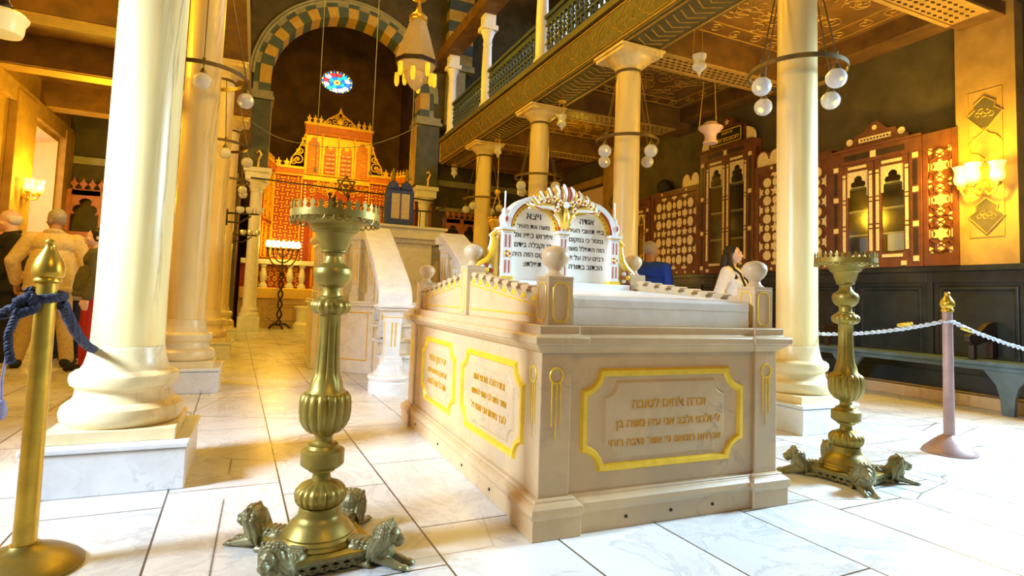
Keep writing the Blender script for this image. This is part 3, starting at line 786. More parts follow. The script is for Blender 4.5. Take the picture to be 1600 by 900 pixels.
# ------------------------------------------------------------------ marble memorial with the two tablets
def rect_sweep(b, x0, y0, x1, y1, prof, cap=True):
    v = []; f = []
    for (o, z) in prof: v += [(x0 - o, y0 - o, z), (x1 + o, y0 - o, z), (x1 + o, y1 + o, z), (x0 - o, y1 + o, z)]
    m = len(prof)
    for i in range(m - 1):
        for k in range(4):
            k2 = (k + 1) % 4; f.append((i * 4 + k, i * 4 + k2, i * 4 + 4 + k2, i * 4 + 4 + k))
    if cap: f += [(3, 2, 1, 0), tuple(range(m * 4 - 4, m * 4))]
    b.add(v, f)
def text_fit(b, body, width, cx, base, to, extrude=0.004, hmax=None, bold=0.0):
    # place one right-to-left line, scaled to the width it has on the stone; to(u, v, n)
    tmp = MB(); tmp.text(body, 1.0, lambda x, y, z: (x, y, z), 'CENTER', 0.0)
    xs = [p[0] for p in tmp.v]; w = max(xs) - min(xs); c = (max(xs) + min(xs)) / 2
    s = width / w; sy = s if hmax is None else min(s, hmax)
    b.text(body, 1.0, lambda x, y, z: to(cx + (x - c) * s, base + y * sy, z), 'CENTER', extrude, 1.0, bold)

tomb = thing('memorial_table', 'large carved marble memorial table with gilded panels in the middle of the hall', 'memorial', (1.021, 2.012, 0), -0.0124)
TW, TL = 1.342, 2.26
xm, ym = TW / 2, TL / 2
# base
b = MB()
torus = [(0.0, 0.0), (0.0, 0.082), (0.004, 0.085), (0.010, 0.10), (0.006, 0.120), (-0.008, 0.133), (-0.016, 0.136), (-0.018, 0.146), (-0.03, 0.15)]
rect_sweep(b, 0.02, 0.02, TW - 0.02, TL - 0.02, torus)
for (x0, x1) in ((0.0, 0.215), (TW - 0.215, TW)):
    for (y0, y1) in ((0.0, 0.215), (TL - 0.215, TL)):
        rect_sweep(b, x0, y0, x1, y1, torus)
b.build('base', m_tomb, tomb, bevel=0.003, angle=30)
# small drain holes in the base
b = MB()
for x in (0.43, 0.62, 0.83): b.lathe([(0.006, 0), (0.006, 0.004)], 10)
b.v = []; b.f = []; b.mi = []
for (x, z) in ((0.44, 0.045), (0.67, 0.045), (0.90, 0.045)): b.prism(ngon(x, z, 0.007, 10), 'y', 0.016, 0.021)
for y in (0.5, 0.9, 1.35, 1.9): b.prism(ngon(y, 0.045, 0.007, 10), 'x', 0.016, 0.021)
b.build('base_holes', m_dark, tomb, smooth=False)
# body and corner piers
b = MB(); b.box(0.055, 0.055, 0.148, TW - 0.055, TL - 0.055, 0.72)
b.build('body', m_tomb, tomb, smooth=False)
PX = ((0.037, 0.175), (TW - 0.175, TW - 0.037)); PY = ((0.037, 0.175), (TL - 0.175, TL - 0.037))
for (x0, x1) in PX:
    for (y0, y1) in PY:
        b = MB(); b.box(x0, y0, 0.148, x1, y1, 0.722); b.build('corner_pier', m_tomb, tomb, bevel=0.004, smooth=False)
F = lambda off: (lambda u, v, n: (u, off - n, v))            # front face, towards the camera
Lf = lambda off, yc=0: (lambda u, v, n: (off - n, yc - u, v))  # left face
def torch(to, c):
    g = MB(); R = 0.029
    g.tube([to(c + R * cos(2 * pi * k / 24), 0.625 + R * 1.08 * sin(2 * pi * k / 24), 0.001) for k in range(24)], 0.0042, 6, closed=True)
    for du, z1 in ((-0.019, 0.425), (0.0, 0.372), (0.019, 0.430)): g.tube([to(c + du, 0.598, 0.001), to(c + du, z1, 0.001)], [0.0042, 0.002], 6)
    g.build('gilded_torch', m_gold, tomb)
torch(F(0.037), 0.106); torch(F(0.037), TW - 0.106)
torch(Lf(0.037), -0.106); torch(Lf(0.037), -(TL - 0.106))
def plaque(to, W, H, cu, cz):
    # raised gilded frame, sunken field with its own notched edge
    g = MB(); g.frame(lambda u, v, n: to(cu + u, cz + v, n), W, H, 0.034, 0.014, 0.085, 8)
    g.build('gilded_frame', m_gold, tomb)
    g = MB(); w, h, r = W - 0.24, H - 0.125, 0.06
    pts = []
    for cx, cy, st in ((w / 2, -h / 2, 180), (w / 2, h / 2, 270), (-w / 2, h / 2, 0), (-w / 2, -h / 2, 90)):
        pts += [(cx + r * cos(radians(st - 90 * k / 6)), cy + r * sin(radians(st - 90 * k / 6))) for k in range(7)]
    n = len(pts)
    vs = [to(cu + p[0] * 1.035, cz + p[1] * 1.07, 0.0005) for p in pts] + [to(cu + p[0], cz + p[1], 0.007) for p in pts]
    g.add(vs, [(k, (k + 1) % n, n + (k + 1) % n, n + k) for k in range(n)] + [tuple(range(n, 2 * n))])
    g.build('inscription_plaque', m_tomb, tomb, smooth=False)
plaque(F(0.055), 0.875, 0.425, 0.668, 0.435)
b = MB(); t_ = lambda u, v, n: (u, 0.0475 - n, v)
text_fit(b, 'זכרה ﭏהים לטובה', 0.40, 0.683, 0.478, t_, 0.0025, 0.074, 0.006)
text_fit(b, 'לי ולבני ולבב אני ע׳ה משה בן', 0.565, 0.683, 0.400, t_, 0.0025, 0.074, 0.006)
text_fit(b, 'אברהם רומאנו ני׳ אשר נדבה רוחי', 0.600, 0.668, 0.324, t_, 0.0025, 0.074, 0.006)
b.build('gilded_inscription', m_letter, tomb, smooth=False)
for (yc, W, lines) in ((0.635, 0.835, ('ובת רחבה נדבתי זאת', 'אשר נשא לבי אותי לעשות', 'לזכר נשמת אבי ואמי ז׳ל')), (1.535, 0.74, ('יהי רצון מלפני', 'אל שוכן במרומים לזכור', 'את כל עמו לטובה'))):
    to = lambda u, v, n, yc=yc: (0.055 - n, yc - u, v)
    plaque(to, W, 0.425, 0.0, 0.44)
    b = MB(); t_ = lambda u, v, n, yc=yc: (0.0475 - n, yc - u, v)
    for k, s_ in enumerate(lines): text_fit(b, s_, W * (0.50, 0.56, 0.56)[k], 0.0, 0.505 - 0.075 * k, t_, 0.0025, 0.062, 0.006)
    b.build('gilded_inscription', m_letter, tomb, smooth=False)
# cornice
b = MB()
rect_sweep(b, 0.05, 0.05, TW - 0.05, TL - 0.05, [(-0.01, 0.712), (0.006, 0.716), (0.022, 0.730), (0.040, 0.744), (0.042, 0.752), (0.052, 0.753), (0.055, 0.780), (0.045, 0.787), (0.025, 0.790), (0.025, 0.822), (0.022, 0.826)])
for (x0, x1) in ((0.04, 0.172), (TW - 0.172, TW - 0.04)):
    for (y0, y1) in ((0.04, 0.172), (TL - 0.172, TL - 0.04)):
        rect_sweep(b, x0, y0, x1, y1, [(-0.01, 0.7125), (0.006, 0.7165), (0.022, 0.7305), (0.040, 0.7445), (0.042, 0.7525), (0.052, 0.7535), (0.055, 0.7805), (0.045, 0.7875), (0.025, 0.7905), (0.025, 0.8225), (0.022, 0.8265)])
b.build('cornice', m_tomb, tomb, bevel=0.003, angle=30)
# parapet posts with stone finials
def post(x0, x1, y0, y1, h, fin, faces):
    b = MB(); b.box(x0, y0, 0.826, x1, y1, h); p = b.build('parapet_post', m_tomb, tomb, bevel=0.003, smooth=False)
    cx, cy = (x0 + x1) / 2, (y0 + y1) / 2
    b = MB(); b.box(cx - 0.057, cy - 0.057, h, cx + 0.057, cy + 0.057, h + 0.012)
    b.lathe([(0.046, 0.012), (0.032, 0.024), (0.026, 0.038), (0.030, 0.048), (0.044, 0.060), (0.056, 0.080), (0.060, 0.098), (0.055, 0.118), (0.040, 0.133), (0.018, 0.141), (0.002, 0.143)] if fin else [(0.03, 0.01), (0.01, 0.03)], 28, (cx, cy, h))
    b.build('finial', m_tomb, p)
    for fc in faces:
        g = MB(); zc = (0.826 + h) / 2; H = h - 0.826 - 0.03
        if fc == 'f': to = lambda u, v, n: (cx + u, y0 - n, zc + v)
        elif fc == 'l': to = lambda u, v, n: (x0 - n, cy - u, zc + v)
        g.tube([to(*q, 0.0005) for q in [(-0.035, -H / 2 + 0.02), (-0.02, -H / 2), (0.02, -H / 2), (0.035, -H / 2 + 0.02), (0.035, H / 2 - 0.02), (0.02, H / 2), (-0.02, H / 2), (-0.035, H / 2 - 0.02)]], 0.0032, 6, closed=True)
        g.build('gilded_post_frame', m_gold, p)
py = [(0.05, 0.165), (ym - 0.06, ym + 0.06), (TL - 0.165, TL - 0.05)]
for (x0, x1) in ((0.065, 0.18), (TW - 0.165, TW - 0.05)):
    post(x0, x1, *py[0], 1.012, True, 'fl'); post(x0, x1, *py[1], 1.095, True, 'l'); post(x0, x1, *py[2], 1.012, True, 'l')
# scalloped parapet panels
def parapet(x0, x1, ya, yb, za, zb, n):
    slope = (zb - za) / (yb - ya); w = (yb - ya) / n; H = 0.052
    line = lambda y: za + slope * (y - ya)
    pts = [(ya, 0.826), (yb, 0.826), (yb, line(yb) - H)]
    topp = []
    for k in range(n):
        c = ya + (k + 0.5) * w
        topp += [(c - w * 0.5, line(c) - H)] if k == 0 else []
        # tooth: neck, rounded head
        topp += [(c - w * 0.42, line(c) - H * 0.98), (c - w * 0.26, line(c) - H * 0.80), (c - w * 0.17, line(c) - H * 0.48), (c - w * 0.33, line(c) - H * 0.34), (c - w * 0.36, line(c) - H * 0.14), (c - w * 0.24, line(c) - H * 0.02), (c, line(c)),
                 (c + w * 0.24, line(c) - H * 0.02), (c + w * 0.36, line(c) - H * 0.14), (c + w * 0.33, line(c) - H * 0.34), (c + w * 0.17, line(c) - H * 0.48), (c + w * 0.26, line(c) - H * 0.80), (c + w * 0.42, line(c) - H * 0.98)]
    pts += topp[::-1]
    b = MB(); b.prism(pts, 'x', x0, x1); p = b.build('parapet_panel', m_tomb, tomb, bevel=0.002, smooth=False)
    return p, line, H
for (x0, x1, gx) in ((0.085, 0.145, 0.0845), (TW - 0.13, TW - 0.07, None)):
    for (ya, yb, za, zb) in ((0.165, ym - 0.06, 0.975, 1.072), (ym + 0.06, TL - 0.165, 1.072, 0.975)):
        p, line, H = parapet(x0, x1, ya, yb, za, zb, 8)
        if gx:
            g = MB()
            g.tube([(gx, ya + 0.02, line(ya) - H - 0.022), (gx, yb - 0.02, line(yb) - H - 0.022)], 0.004, 6)
            g.tube([(gx, ya + 0.02, 0.862), (gx, yb - 0.02, 0.862)], 0.004, 6)
            for k in range(8):
                c = ya + (k + 0.5) * (yb - ya) / 8; w = (yb - ya) / 8
                g.prism([(c - w * 0.30, line(c) - H * 1.12), (c + w * 0.30, line(c) - H * 1.12), (c, line(c) - H * 0.52)], 'x', gx - 0.002, gx + 0.004)
            g.build('gilded_lines', m_gold, p)
# two sloping reading slabs
for sgn in (1, -1):
    b = MB()
    Y = lambda y: y if sgn > 0 else TL - y
    poly = [(Y(0.062), 0.826), (Y(0.062), 0.898), (Y(0.066), 0.902), (Y(0.060), 0.904), (Y(0.060), 0.935), (Y(0.075), 0.950), (Y(ym - 0.1), 1.003), (Y(ym - 0.1), 0.826)]
    b.prism(poly, 'x', 0.19, TW - 0.19); b.build('reading_slab', m_white, tomb, bevel=0.004, smooth=False)
# the tablets
tb = MB(); tb.box(0.20, ym - 0.105, 0.826, TW - 0.2, ym + 0.105, 1.035); tb.build('tablet_ledge', m_white, tomb, bevel=0.004, smooth=False)
TY = 1.10   # face of the tablets
PXS = (0.302, 0.672, 1.042)
ZS = 1.345; RAD = 0.155
cs = [(PXS[0] + PXS[1]) / 2, (PXS[1] + PXS[2]) / 2]
for i, cx in enumerate(cs):
    b = MB(); poly = [(cx - RAD, 1.035), (cx + RAD, 1.035)] + arc(cx, ZS, RAD, 0, 180, 24)
    b.prism(poly, 'y', TY, TY + 0.05); tab = b.build('tablet', m_cream, tomb, smooth=False)
    lines = [('ויצא', 0.095), ('משה את העיר', 0.215), ('ויפרוש כפיו אל', 0.255), ('ה׳ וקבלה בידם', 0.245), ('שמקום הזה היה', 0.265), ('תפלתו:', 0.12)] if i == 0 else [('אגדה', 0.10), ('בפי תושבי העיר', 0.255), ('נמסר כי במקום', 0.245), ('הזה התפלל משה', 0.265), ('רבינו ע׳ה על פ׳', 0.255), ('הכתוב בתורה', 0.24)]
    g = MB()
    for k, (s_, w_) in enumerate(lines): text_fit(g, s_, w_, cx, 1.408 - 0.057 * k, lambda u, v, n: (u, TY - n, v), 0.0015, 0.056, 0.012)
    g.build('black_inscription', m_black, tab, smooth=False)
    b = MB()   # arch mouldings: white outer, gold bead, red line
    def band(r0, r1, y0, mat): b.use(mat).prism(arc(cx, ZS, r1, 0, 180, 28) + arc(cx, ZS, r0, 180, 0, 28), 'y', y0, TY + 0.06)
    band(RAD + 0.013, RAD + 0.043, TY - 0.045, m_white); band(RAD + 0.003, RAD + 0.013, TY - 0.035, m_red); band(RAD - 0.018, RAD + 0.003, TY - 0.022, m_gold)
    for k in range(15):
        a = radians(8 + 164 * k / 14); b.use(m_black).sphere((cx + (RAD - 0.016) * cos(a), TY - 0.022, ZS + (RAD - 0.016) * sin(a)), 0.0042, 6, 4)
    b.build('arch_moulding', None, tomb, angle=30)
for i, x in enumerate(PXS):
    b = MB()
    b.use(m_white).box(x - 0.030, TY - 0.045, 1.062, x + 0.030, TY + 0.055, 1.315)
    for dx in (-0.012, 0.012):
        for (z0, z1) in ((1.075, 1.150), (1.225, 1.30)): b.use(m_red).box(x + dx - 0.0045, TY - 0.0465, z0, x + dx + 0.0045, TY - 0.044, z1)
    b.use(m_gold).box(x - 0.037, TY - 0.052, 1.035, x + 0.037, TY + 0.06, 1.055); b.use(m_white).box(x - 0.033, TY - 0.048, 1.055, x + 0.033, TY + 0.057, 1.062)
    b.use(m_white).box(x - 0.036, TY - 0.051, 1.315, x + 0.036, TY + 0.06, 1.322); b.use(m_gold).box(x - 0.038, TY - 0.053, 1.322, x + 0.038, TY + 0.06, 1.328)
    b.use(m_white).box(x - 0.046, TY - 0.060, 1.328, x + 0.046, TY + 0.06, 1.345)
    for k in range(6):
        a = 2 * pi * k / 6; b.use(m_gold if k % 2 else m_red).sphere((x + 0.014 * cos(a), TY - 0.047, 1.188 + 0.014 * sin(a)), (0.008, 0.005, 0.008), 8, 6)
    b.use(m_white).sphere((x, TY - 0.049, 1.188), (0.007, 0.005, 0.007), 8, 6)
    b.build('tablet_pilaster', None, tomb, bevel=0.0015, smooth=False)
# urns with candle sockets on the outer pilasters
for x in (PXS[0] - 0.012, PXS[2] + 0.012):
    b = MB(); b.use(m_white).lathe([(0.020, 1.345), (0.026, 1.36), (0.034, 1.385), (0.030, 1.41), (0.016, 1.43), (0.020, 1.445), (0.008, 1.46)], 18, (x, TY - 0.015, 0))
    b.use(m_red).prism([(x, 1.372), (x + 0.009, 1.385), (x + 0.007, 1.40), (x, 1.408), (x - 0.007, 1.40), (x - 0.009, 1.385)], 'y', TY - 0.052, TY - 0.046)
    b.use(m_candle).tube([(x, TY - 0.015, 1.455), (x, TY - 0.015, 1.56)], 0.005, 8)
    b.build('urn', None, tomb)
# carved leaf crest
b = MB(); cx = PXS[1]
def leaf(p0, p1, w, mat, curl=0.0, y=0.0):
    P0, P1 = Vector((p0[0], 0, p0[1])), Vector((p1[0], 0, p1[1])); d = P1 - P0; nrm = Vector((-d.z, 0, d.x)).normalized()
    pts = []; rs = []
    for k in range(9):
        t = k / 8; q = P0 + d * t + nrm * curl * sin(pi * t); pts.append((q.x, TY - 0.03 - y - 0.02 * sin(pi * t), q.z)); rs.append(max(0.003, w * sin(pi * (0.12 + 0.8 * t)) ** 0.8))
    b.use(mat).tube(pts, rs, 8)
body = [(cx - 0.235, 1.475), (cx - 0.10, 1.455), (cx, 1.36), (cx + 0.10, 1.455), (cx + 0.235, 1.475), (cx + 0.20, 1.545), (cx + 0.13, 1.585), (cx + 0.06, 1.60), (cx - 0.06, 1.60), (cx - 0.13, 1.585), (cx - 0.20, 1.545)]
b.use(m_gilt).prism(body, 'y', TY - 0.03, TY + 0.045)
for s_ in (-1, 1):
    # five broad acanthus lobes folding outwards, white edges over gilt
    for (u0, z0, u1, z1, w, cu) in ((0.025, 1.52, 0.050, 1.625, 0.020, -0.012), (0.065, 1.50, 0.105, 1.605, 0.019, -0.016), (0.105, 1.49, 0.160, 1.580, 0.018, -0.018), (0.140, 1.48, 0.205, 1.548, 0.016, -0.018), (0.160, 1.475, 0.242, 1.508, 0.014, -0.014)):
        leaf((cx + s_ * u0, z0), (cx + s_ * u1, z1), w, m_cream, s_ * cu); leaf((cx + s_ * (u0 + 0.018), z0), (cx + s_ * (u1 + 0.016), z1 - 0.012), w * 0.6, m_gilt, s_ * cu, 0.010); leaf((cx + s_ * (u0 - 0.012), z0), (cx + s_ * (u1 - 0.014), z1 - 0.014), w * 0.35, m_red, s_ * cu, 0.014)
    leaf((cx + s_ * 0.02, 1.46), (cx + s_ * 0.245, 1.468), 0.015, m_cream, s_ * 0.022, 0.01); leaf((cx + s_ * 0.05, 1.475), (cx + s_ * 0.22, 1.478), 0.009, m_gilt, s_ * 0.018, 0.02)
    for (dx, z) in ((0.042, 1.515), (0.085, 1.535), (0.130, 1.528), (0.060, 1.475), (0.170, 1.510)):
        for q in range(5):
            a_ = 2 * pi * q / 5; b.use(m_cream if q % 2 else m_gilt).sphere((cx + s_ * dx + 0.013 * cos(a_), TY - 0.062, z + 0.013 * sin(a_)), (0.0105, 0.009, 0.0105), 8, 6)
        b.use(m_red).sphere((cx + s_ * dx, TY - 0.070, z), 0.007, 8, 6)
    b.use(m_gilt).tube([(cx + s_ * 0.004, TY - 0.03, 1.345), (cx + s_ * 0.016, TY - 0.05, 1.39), (cx + s_ * 0.040, TY - 0.055, 1.44), (cx + s_ * 0.085, TY - 0.05, 1.475)], [0.008, 0.016, 0.016, 0.006], 8)
    b.use(m_cream).tube([(cx + s_ * 0.020, TY - 0.03, 1.37), (cx + s_ * 0.040, TY - 0.05, 1.41), (cx + s_ * 0.075, TY - 0.05, 1.445)], [0.005, 0.009, 0.005], 8)
leaf((cx, 1.50), (cx, 1.638), 0.019, m_cream); leaf((cx - 0.016, 1.50), (cx - 0.022, 1.62), 0.008, m_gilt, 0, 0.012); leaf((cx + 0.016, 1.50), (cx + 0.022, 1.62), 0.008, m_red, 0, 0.012)
leaf((cx, 1.36), (cx, 1.50), 0.020, m_gilt, 0, 0.02); b.use(m_cream).sphere((cx, TY - 0.065, 1.505), (0.022, 0.014, 0.022), 12, 8)
b.build('carved_crest', None, tomb)
# side scrolls
for s_, x in ((-1, PXS[0] - 0.033), (1, PXS[2] + 0.033)):
    b = MB()
    for (mat, dy, r) in ((m_gold, -0.005, 0.019), (m_white, 0.02, 0.022)):
        b.use(mat).tube([(x + s_ * u, TY + dy, z) for (u, z) in ((0.006, 1.30), (0.030, 1.315), (0.050, 1.295), (0.036, 1.275), (0.022, 1.285))], [0.006, 0.012, 0.014, 0.012, 0.006], 8)
        b.use(mat).tube([(x + s_ * u, TY + dy, z) for (u, z) in ((0.045, 1.285), (0.040, 1.24), (0.052, 1.19), (0.085, 1.145), (0.125, 1.115), (0.15, 1.09))], [0.008, r * 0.8, r, r, r * 0.9, 0.008], 8)
    b.use(m_gilt).prism([(x, 1.035), (x + s_ * 0.15, 1.035), (x + s_ * 0.15, 1.09), (x + s_ * 0.085, 1.14), (x + s_ * 0.05, 1.19), (x + s_ * 0.03, 1.28), (x, 1.28)], 'y', TY + 0.01, TY + 0.03)
    c = (x + s_ * 0.085, 1.085)
    for k in range(8):
        a = 2 * pi * k / 8; b.use(m_white if k % 2 else m_red).sphere((c[0] + 0.032 * cos(a), TY - 0.012, c[1] + 0.032 * sin(a)), (0.015, 0.012, 0.015), 10, 7)
    b.use(m_gold).sphere((c[0], TY - 0.02, c[1]), (0.018, 0.012, 0.018), 12, 8)
    b.build('side_scroll', None, tomb)
# ------------------------------------------------------------------ brass candle stands on lions
def lion(bm_, sc=1.0):
    # lying lion, nose towards +x, belly on z = 0; the mane is the largest mass
    S = lambda c, r: bm_.sphere((c[0] * sc, c[1] * sc, c[2] * sc), tuple(q * sc for q in r), 14, 10)
    C = lambda a, c, ra, rb: bm_.capsule(tuple(q * sc for q in a), tuple(q * sc for q in c), ra * sc, rb * sc, 10)
    C((-0.085, 0, 0.040), (-0.01, 0, 0.044), 0.034, 0.032)
    for y in (-1, 1):
        S((-0.080, y * 0.028, 0.034), (0.036, 0.017, 0.034)); C((-0.07, y * 0.038, 0.013), (-0.02, y * 0.042, 0.009), 0.012, 0.009)
    S((0.010, 0, 0.050), (0.036, 0.038, 0.050)); S((0.012, 0, 0.092), (0.040, 0.044, 0.046))
    # face
    S((0.044, 0, 0.098), (0.024, 0.026, 0.028)); C((0.050, 0, 0.104), (0.070, 0, 0.094), 0.011, 0.012); S((0.068, 0, 0.082), (0.017, 0.019, 0.013)); S((0.080, 0, 0.094), (0.006, 0.009, 0.006)); S((0.062, 0, 0.070), (0.013, 0.014, 0.008))
    for y in (-1, 1):
        S((0.056, y * 0.014, 0.108), (0.008, 0.008, 0.005)); S((0.026, y * 0.034, 0.130), (0.008, 0.008, 0.010))
        C((0.005, y * 0.024, 0.030), (0.075, y * 0.024, 0.012), 0.018, 0.012); S((0.092, y * 0.024, 0.010), (0.018, 0.014, 0.010))
        for k in range(3): C((0.098, y * 0.024 + (k - 1) * 0.008, 0.010), (0.110, y * 0.024 + (k - 1) * 0.009, 0.006), 0.005, 0.004)
    # mane locks, three tiers
    for (x0, r0, z0, x1, r1, z1, n, w) in ((0.036, 0.034, 0.100, 0.018, 0.050, 0.072, 15, 0.0085), (0.020, 0.044, 0.094, -0.004, 0.052, 0.050, 15, 0.0095), (0.002, 0.042, 0.085, -0.024, 0.046, 0.040, 13, 0.0095)):
        for k in range(n):
            a = -2.5 + 5.0 * k / (n - 1)
            C((x0, r0 * sin(a), z0 + r0 * 0.95 * cos(a)), (x1, r1 * sin(a), z1 + r1 * 0.72 * cos(a)), w, w * 0.6)
    for k in range(5): C((0.034, -0.024 + 0.012 * k, 0.060), (0.026, -0.026 + 0.013 * k, 0.022), 0.008, 0.005)
    # ribbed haunch
    for k in range(5): C((-0.108 + 0.018 * k, -0.030, 0.054), (-0.100 + 0.018 * k, 0.030, 0.054), 0.007, 0.007); C((-0.104 + 0.018 * k, -0.02, 0.070), (-0.104 + 0.018 * k, 0.02, 0.070), 0.008, 0.008)
    C((-0.118, 0.0, 0.030), (-0.10, 0.046, 0.012), 0.007, 0.006)
ZM = [(0, 0), (0.078, 0.046), (0.092, 0.056), (0.15, 0.118), (0.20, 0.150), (0.236, 0.174), (0.274, 0.213), (0.318, 0.262), (0.335, 0.282), (0.364, 0.306), (0.376, 0.318), (0.42, 0.365), (0.445, 0.384), (0.478, 0.405), (0.496, 0.426), (0.52, 0.451), (0.585, 0.500), (0.635, 0.558), (0.648, 0.571), (0.665, 0.582), (0.68, 0.612), (0.75, 0.673), (0.83, 0.735), (0.925, 0.846), (0.958, 0.878), (0.99, 0.906), (1.0175, 0.93), (1.042, 0.955), (1.078, 0.997), (1.112, 1.024), (1.136, 1.058), (1.147, 1.070), (1.163, 1.080), (1.19, 1.103), (1.224, 1.143), (1.236, 1.157), (1.274, 1.186), (1.283, 1.192), (1.306, 1.216), (1.358, 1.264), (2, 2)]
def zmap(z):
    for (a, b_), (c, d) in zip(ZM, ZM[1:]):
        if z <= c: return b_ + (d - b_) * (z - a) / (c - a)
    return z
class SB(MB):
    def build(s, name, *a, **k):
        if 'lion' not in name: s.v = [(p[0], p[1], zmap(p[2])) for p in s.v]
        return MB.build(s, name, *a, **k)
def candle_stand(label, loc, rz):
    MB = SB
    t = thing('candle_stand', label, 'candle stand', loc, rz, 'tall brass candle stands')
    hs = 0.165
    b = MB(); b.box(-hs, -hs, 0.078, hs, hs, 0.092)
    b.build('base_plate', m_brass, t, bevel=0.003, smooth=False)
    for q in range(4):    # pierced apron on each side
        R = Matrix.Rotation(q * pi / 2, 4, 'Z'); b = MB(); b.xf(R)
        y = -hs + 0.004
        b.box(-hs + 0.01, y - 0.004, 0.066, hs - 0.01, y + 0.004, 0.080)
        n = 8
        for k in range(n):
            x = -hs + 0.035 + k * (2 * hs - 0.07) / (n - 1)
            b.tube([(x + 0.021 * cos(2 * pi * i / 14), y, 0.047 + 0.021 * sin(2 * pi * i / 14)) for i in range(14)], 0.0042, 6, closed=True)
            b.tube([(x + 0.011 * cos(2 * pi * i / 10), y, 0.028 + 0.011 * sin(2 * pi * i / 10)) for i in range(10)], 0.0040, 6, closed=True)
            if k < n - 1:
                x2 = x + (2 * hs - 0.07) / (n - 1) / 2
                b.tube([(x2 - 0.018, y, 0.064), (x2, y, 0.048), (x2 + 0.018, y, 0.064)], 0.0042, 6); b.tube([(x2 + 0.010 * cos(2 * pi * i / 10), y, 0.036 + 0.010 * sin(2 * pi * i / 10)) for i in range(10)], 0.0036, 6, closed=True)
        b.build('pierced_apron', m_bronze, t)
        b = MB(); b.xf(R @ Matrix.Rotation(-pi / 4, 4, 'Z') @ Matrix.Translation((0.238, 0, 0)))
        lion(b, 1.05); b.build('lion_foot', m_bronze, t, remesh=0.0026)
    # stem profile, measured off the photograph in heights above the floor
    bell = [(0.135, 0.090), (0.137, 0.096), (0.128, 0.104), (0.128, 0.110), (0.120, 0.118), (0.121, 0.124), (0.110, 0.136), (0.100, 0.15), (0.088, 0.166), (0.078, 0.180), (0.072, 0.20), (0.071, 0.225), (0.068, 0.236)]
    b = MB(); b.lathe(bell, 40); b.build('bell_foot', m_brass, t, angle=25)
    g = lambda m, am: (lambda a, z: am * (abs(cos(m * a / 2)) ** 0.6 - 0.55))
    b = MB(); b.lathe([(0.060, 0.236), (0.074, 0.243), (0.084, 0.258), (0.087, 0.274), (0.083, 0.290), (0.070, 0.303), (0.050, 0.311), (0.034, 0.318)], 96, flute=g(18, 0.09)); b.build('lower_gadroon', m_brass, t, angle=60)
    b = MB(); b.lathe([(0.034, 0.316), (0.030, 0.335), (0.032, 0.342), (0.046, 0.350), (0.047, 0.358), (0.060, 0.364), (0.075, 0.376), (0.075, 0.420), (0.072, 0.424), (0.058, 0.432), (0.051, 0.445), (0.052, 0.450), (0.040, 0.456), (0.031, 0.470), (0.031, 0.487), (0.040, 0.496)], 40); b.build('collar', m_brass, t, angle=25)
    b = MB(); b.lathe([(0.038, 0.494), (0.058, 0.502), (0.074, 0.520), (0.084, 0.548), (0.088, 0.585), (0.088, 0.615), (0.084, 0.635), (0.074, 0.646), (0.066, 0.648)], 96, flute=g(16, 0.08)); b.build('gadrooned_vase', m_brass, t, angle=60)
    b = MB(); fl = lambda a, z: -0.12 * (1 - abs(cos(4 * a)) ** 0.35) * (1 if 0.69 < z < 0.915 else 0)
    b.lathe([(0.070, 0.646), (0.068, 0.652), (0.060, 0.665), (0.054, 0.68), (0.048, 0.70), (0.044, 0.73), (0.041, 0.78), (0.039, 0.83), (0.038, 0.88), (0.038, 0.925), (0.040, 0.928)], 96, flute=fl); b.build('fluted_shaft', m_brass, t, angle=60)
    b = MB(); b.lathe([(0.038, 0.926), (0.054, 0.930), (0.066, 0.942), (0.070, 0.958), (0.066, 0.974), (0.054, 0.985), (0.044, 0.990)], 96, flute=g(13, 0.11)); b.build('upper_gadroon', m_brass, t, angle=60)
    b = MB(); b.lathe([(0.046, 0.989), (0.046, 0.995), (0.036, 1.002), (0.033, 1.015), (0.034, 1.032), (0.041, 1.036), (0.052, 1.042), (0.062, 1.054), (0.068, 1.072), (0.068, 1.084), (0.064, 1.100), (0.054, 1.112), (0.040, 1.118), (0.034, 1.126), (0.030, 1.136), (0.034, 1.147), (0.047, 1.152)], 40); b.build('knop', m_brass, t, angle=25)
    b = MB(); b.lathe([(0.040, 1.150), (0.048, 1.154), (0.048, 1.160), (0.044, 1.163), (0.055, 1.19), (0.062, 1.212), (0.070, 1.224), (0.080, 1.228), (0.082, 1.234), (0.086, 1.236), (0.092, 1.256), (0.102, 1.266), (0.106, 1.274), (0.150, 1.278), (0.150, 1.283), (0.09, 1.281), (0.05, 1.24)], 48, cap=False); b.build('drip_bowl', m_brass, t, angle=25)
    # pierced crown round the drip tray
    R = 0.157; b = MB(); n = 32
    def P(a, z, r=R): return (r * cos(a), r * sin(a), z)
    vs = []; fs = []
    m = 96
    for k in range(m):
        a = 2 * pi * k / m
        for (r, z) in ((R - 0.002, 1.283), (R + 0.002, 1.283), (R + 0.002, 1.306), (R - 0.002, 1.306)): vs.append(P(a, z, r))
    for k in range(m):
        k2 = (k + 1) % m
        for j in range(4): fs.append((k * 4 + j, k * 4 + (j + 1) % 4, k2 * 4 + (j + 1) % 4, k2 * 4 + j))
    b.add(vs, fs)
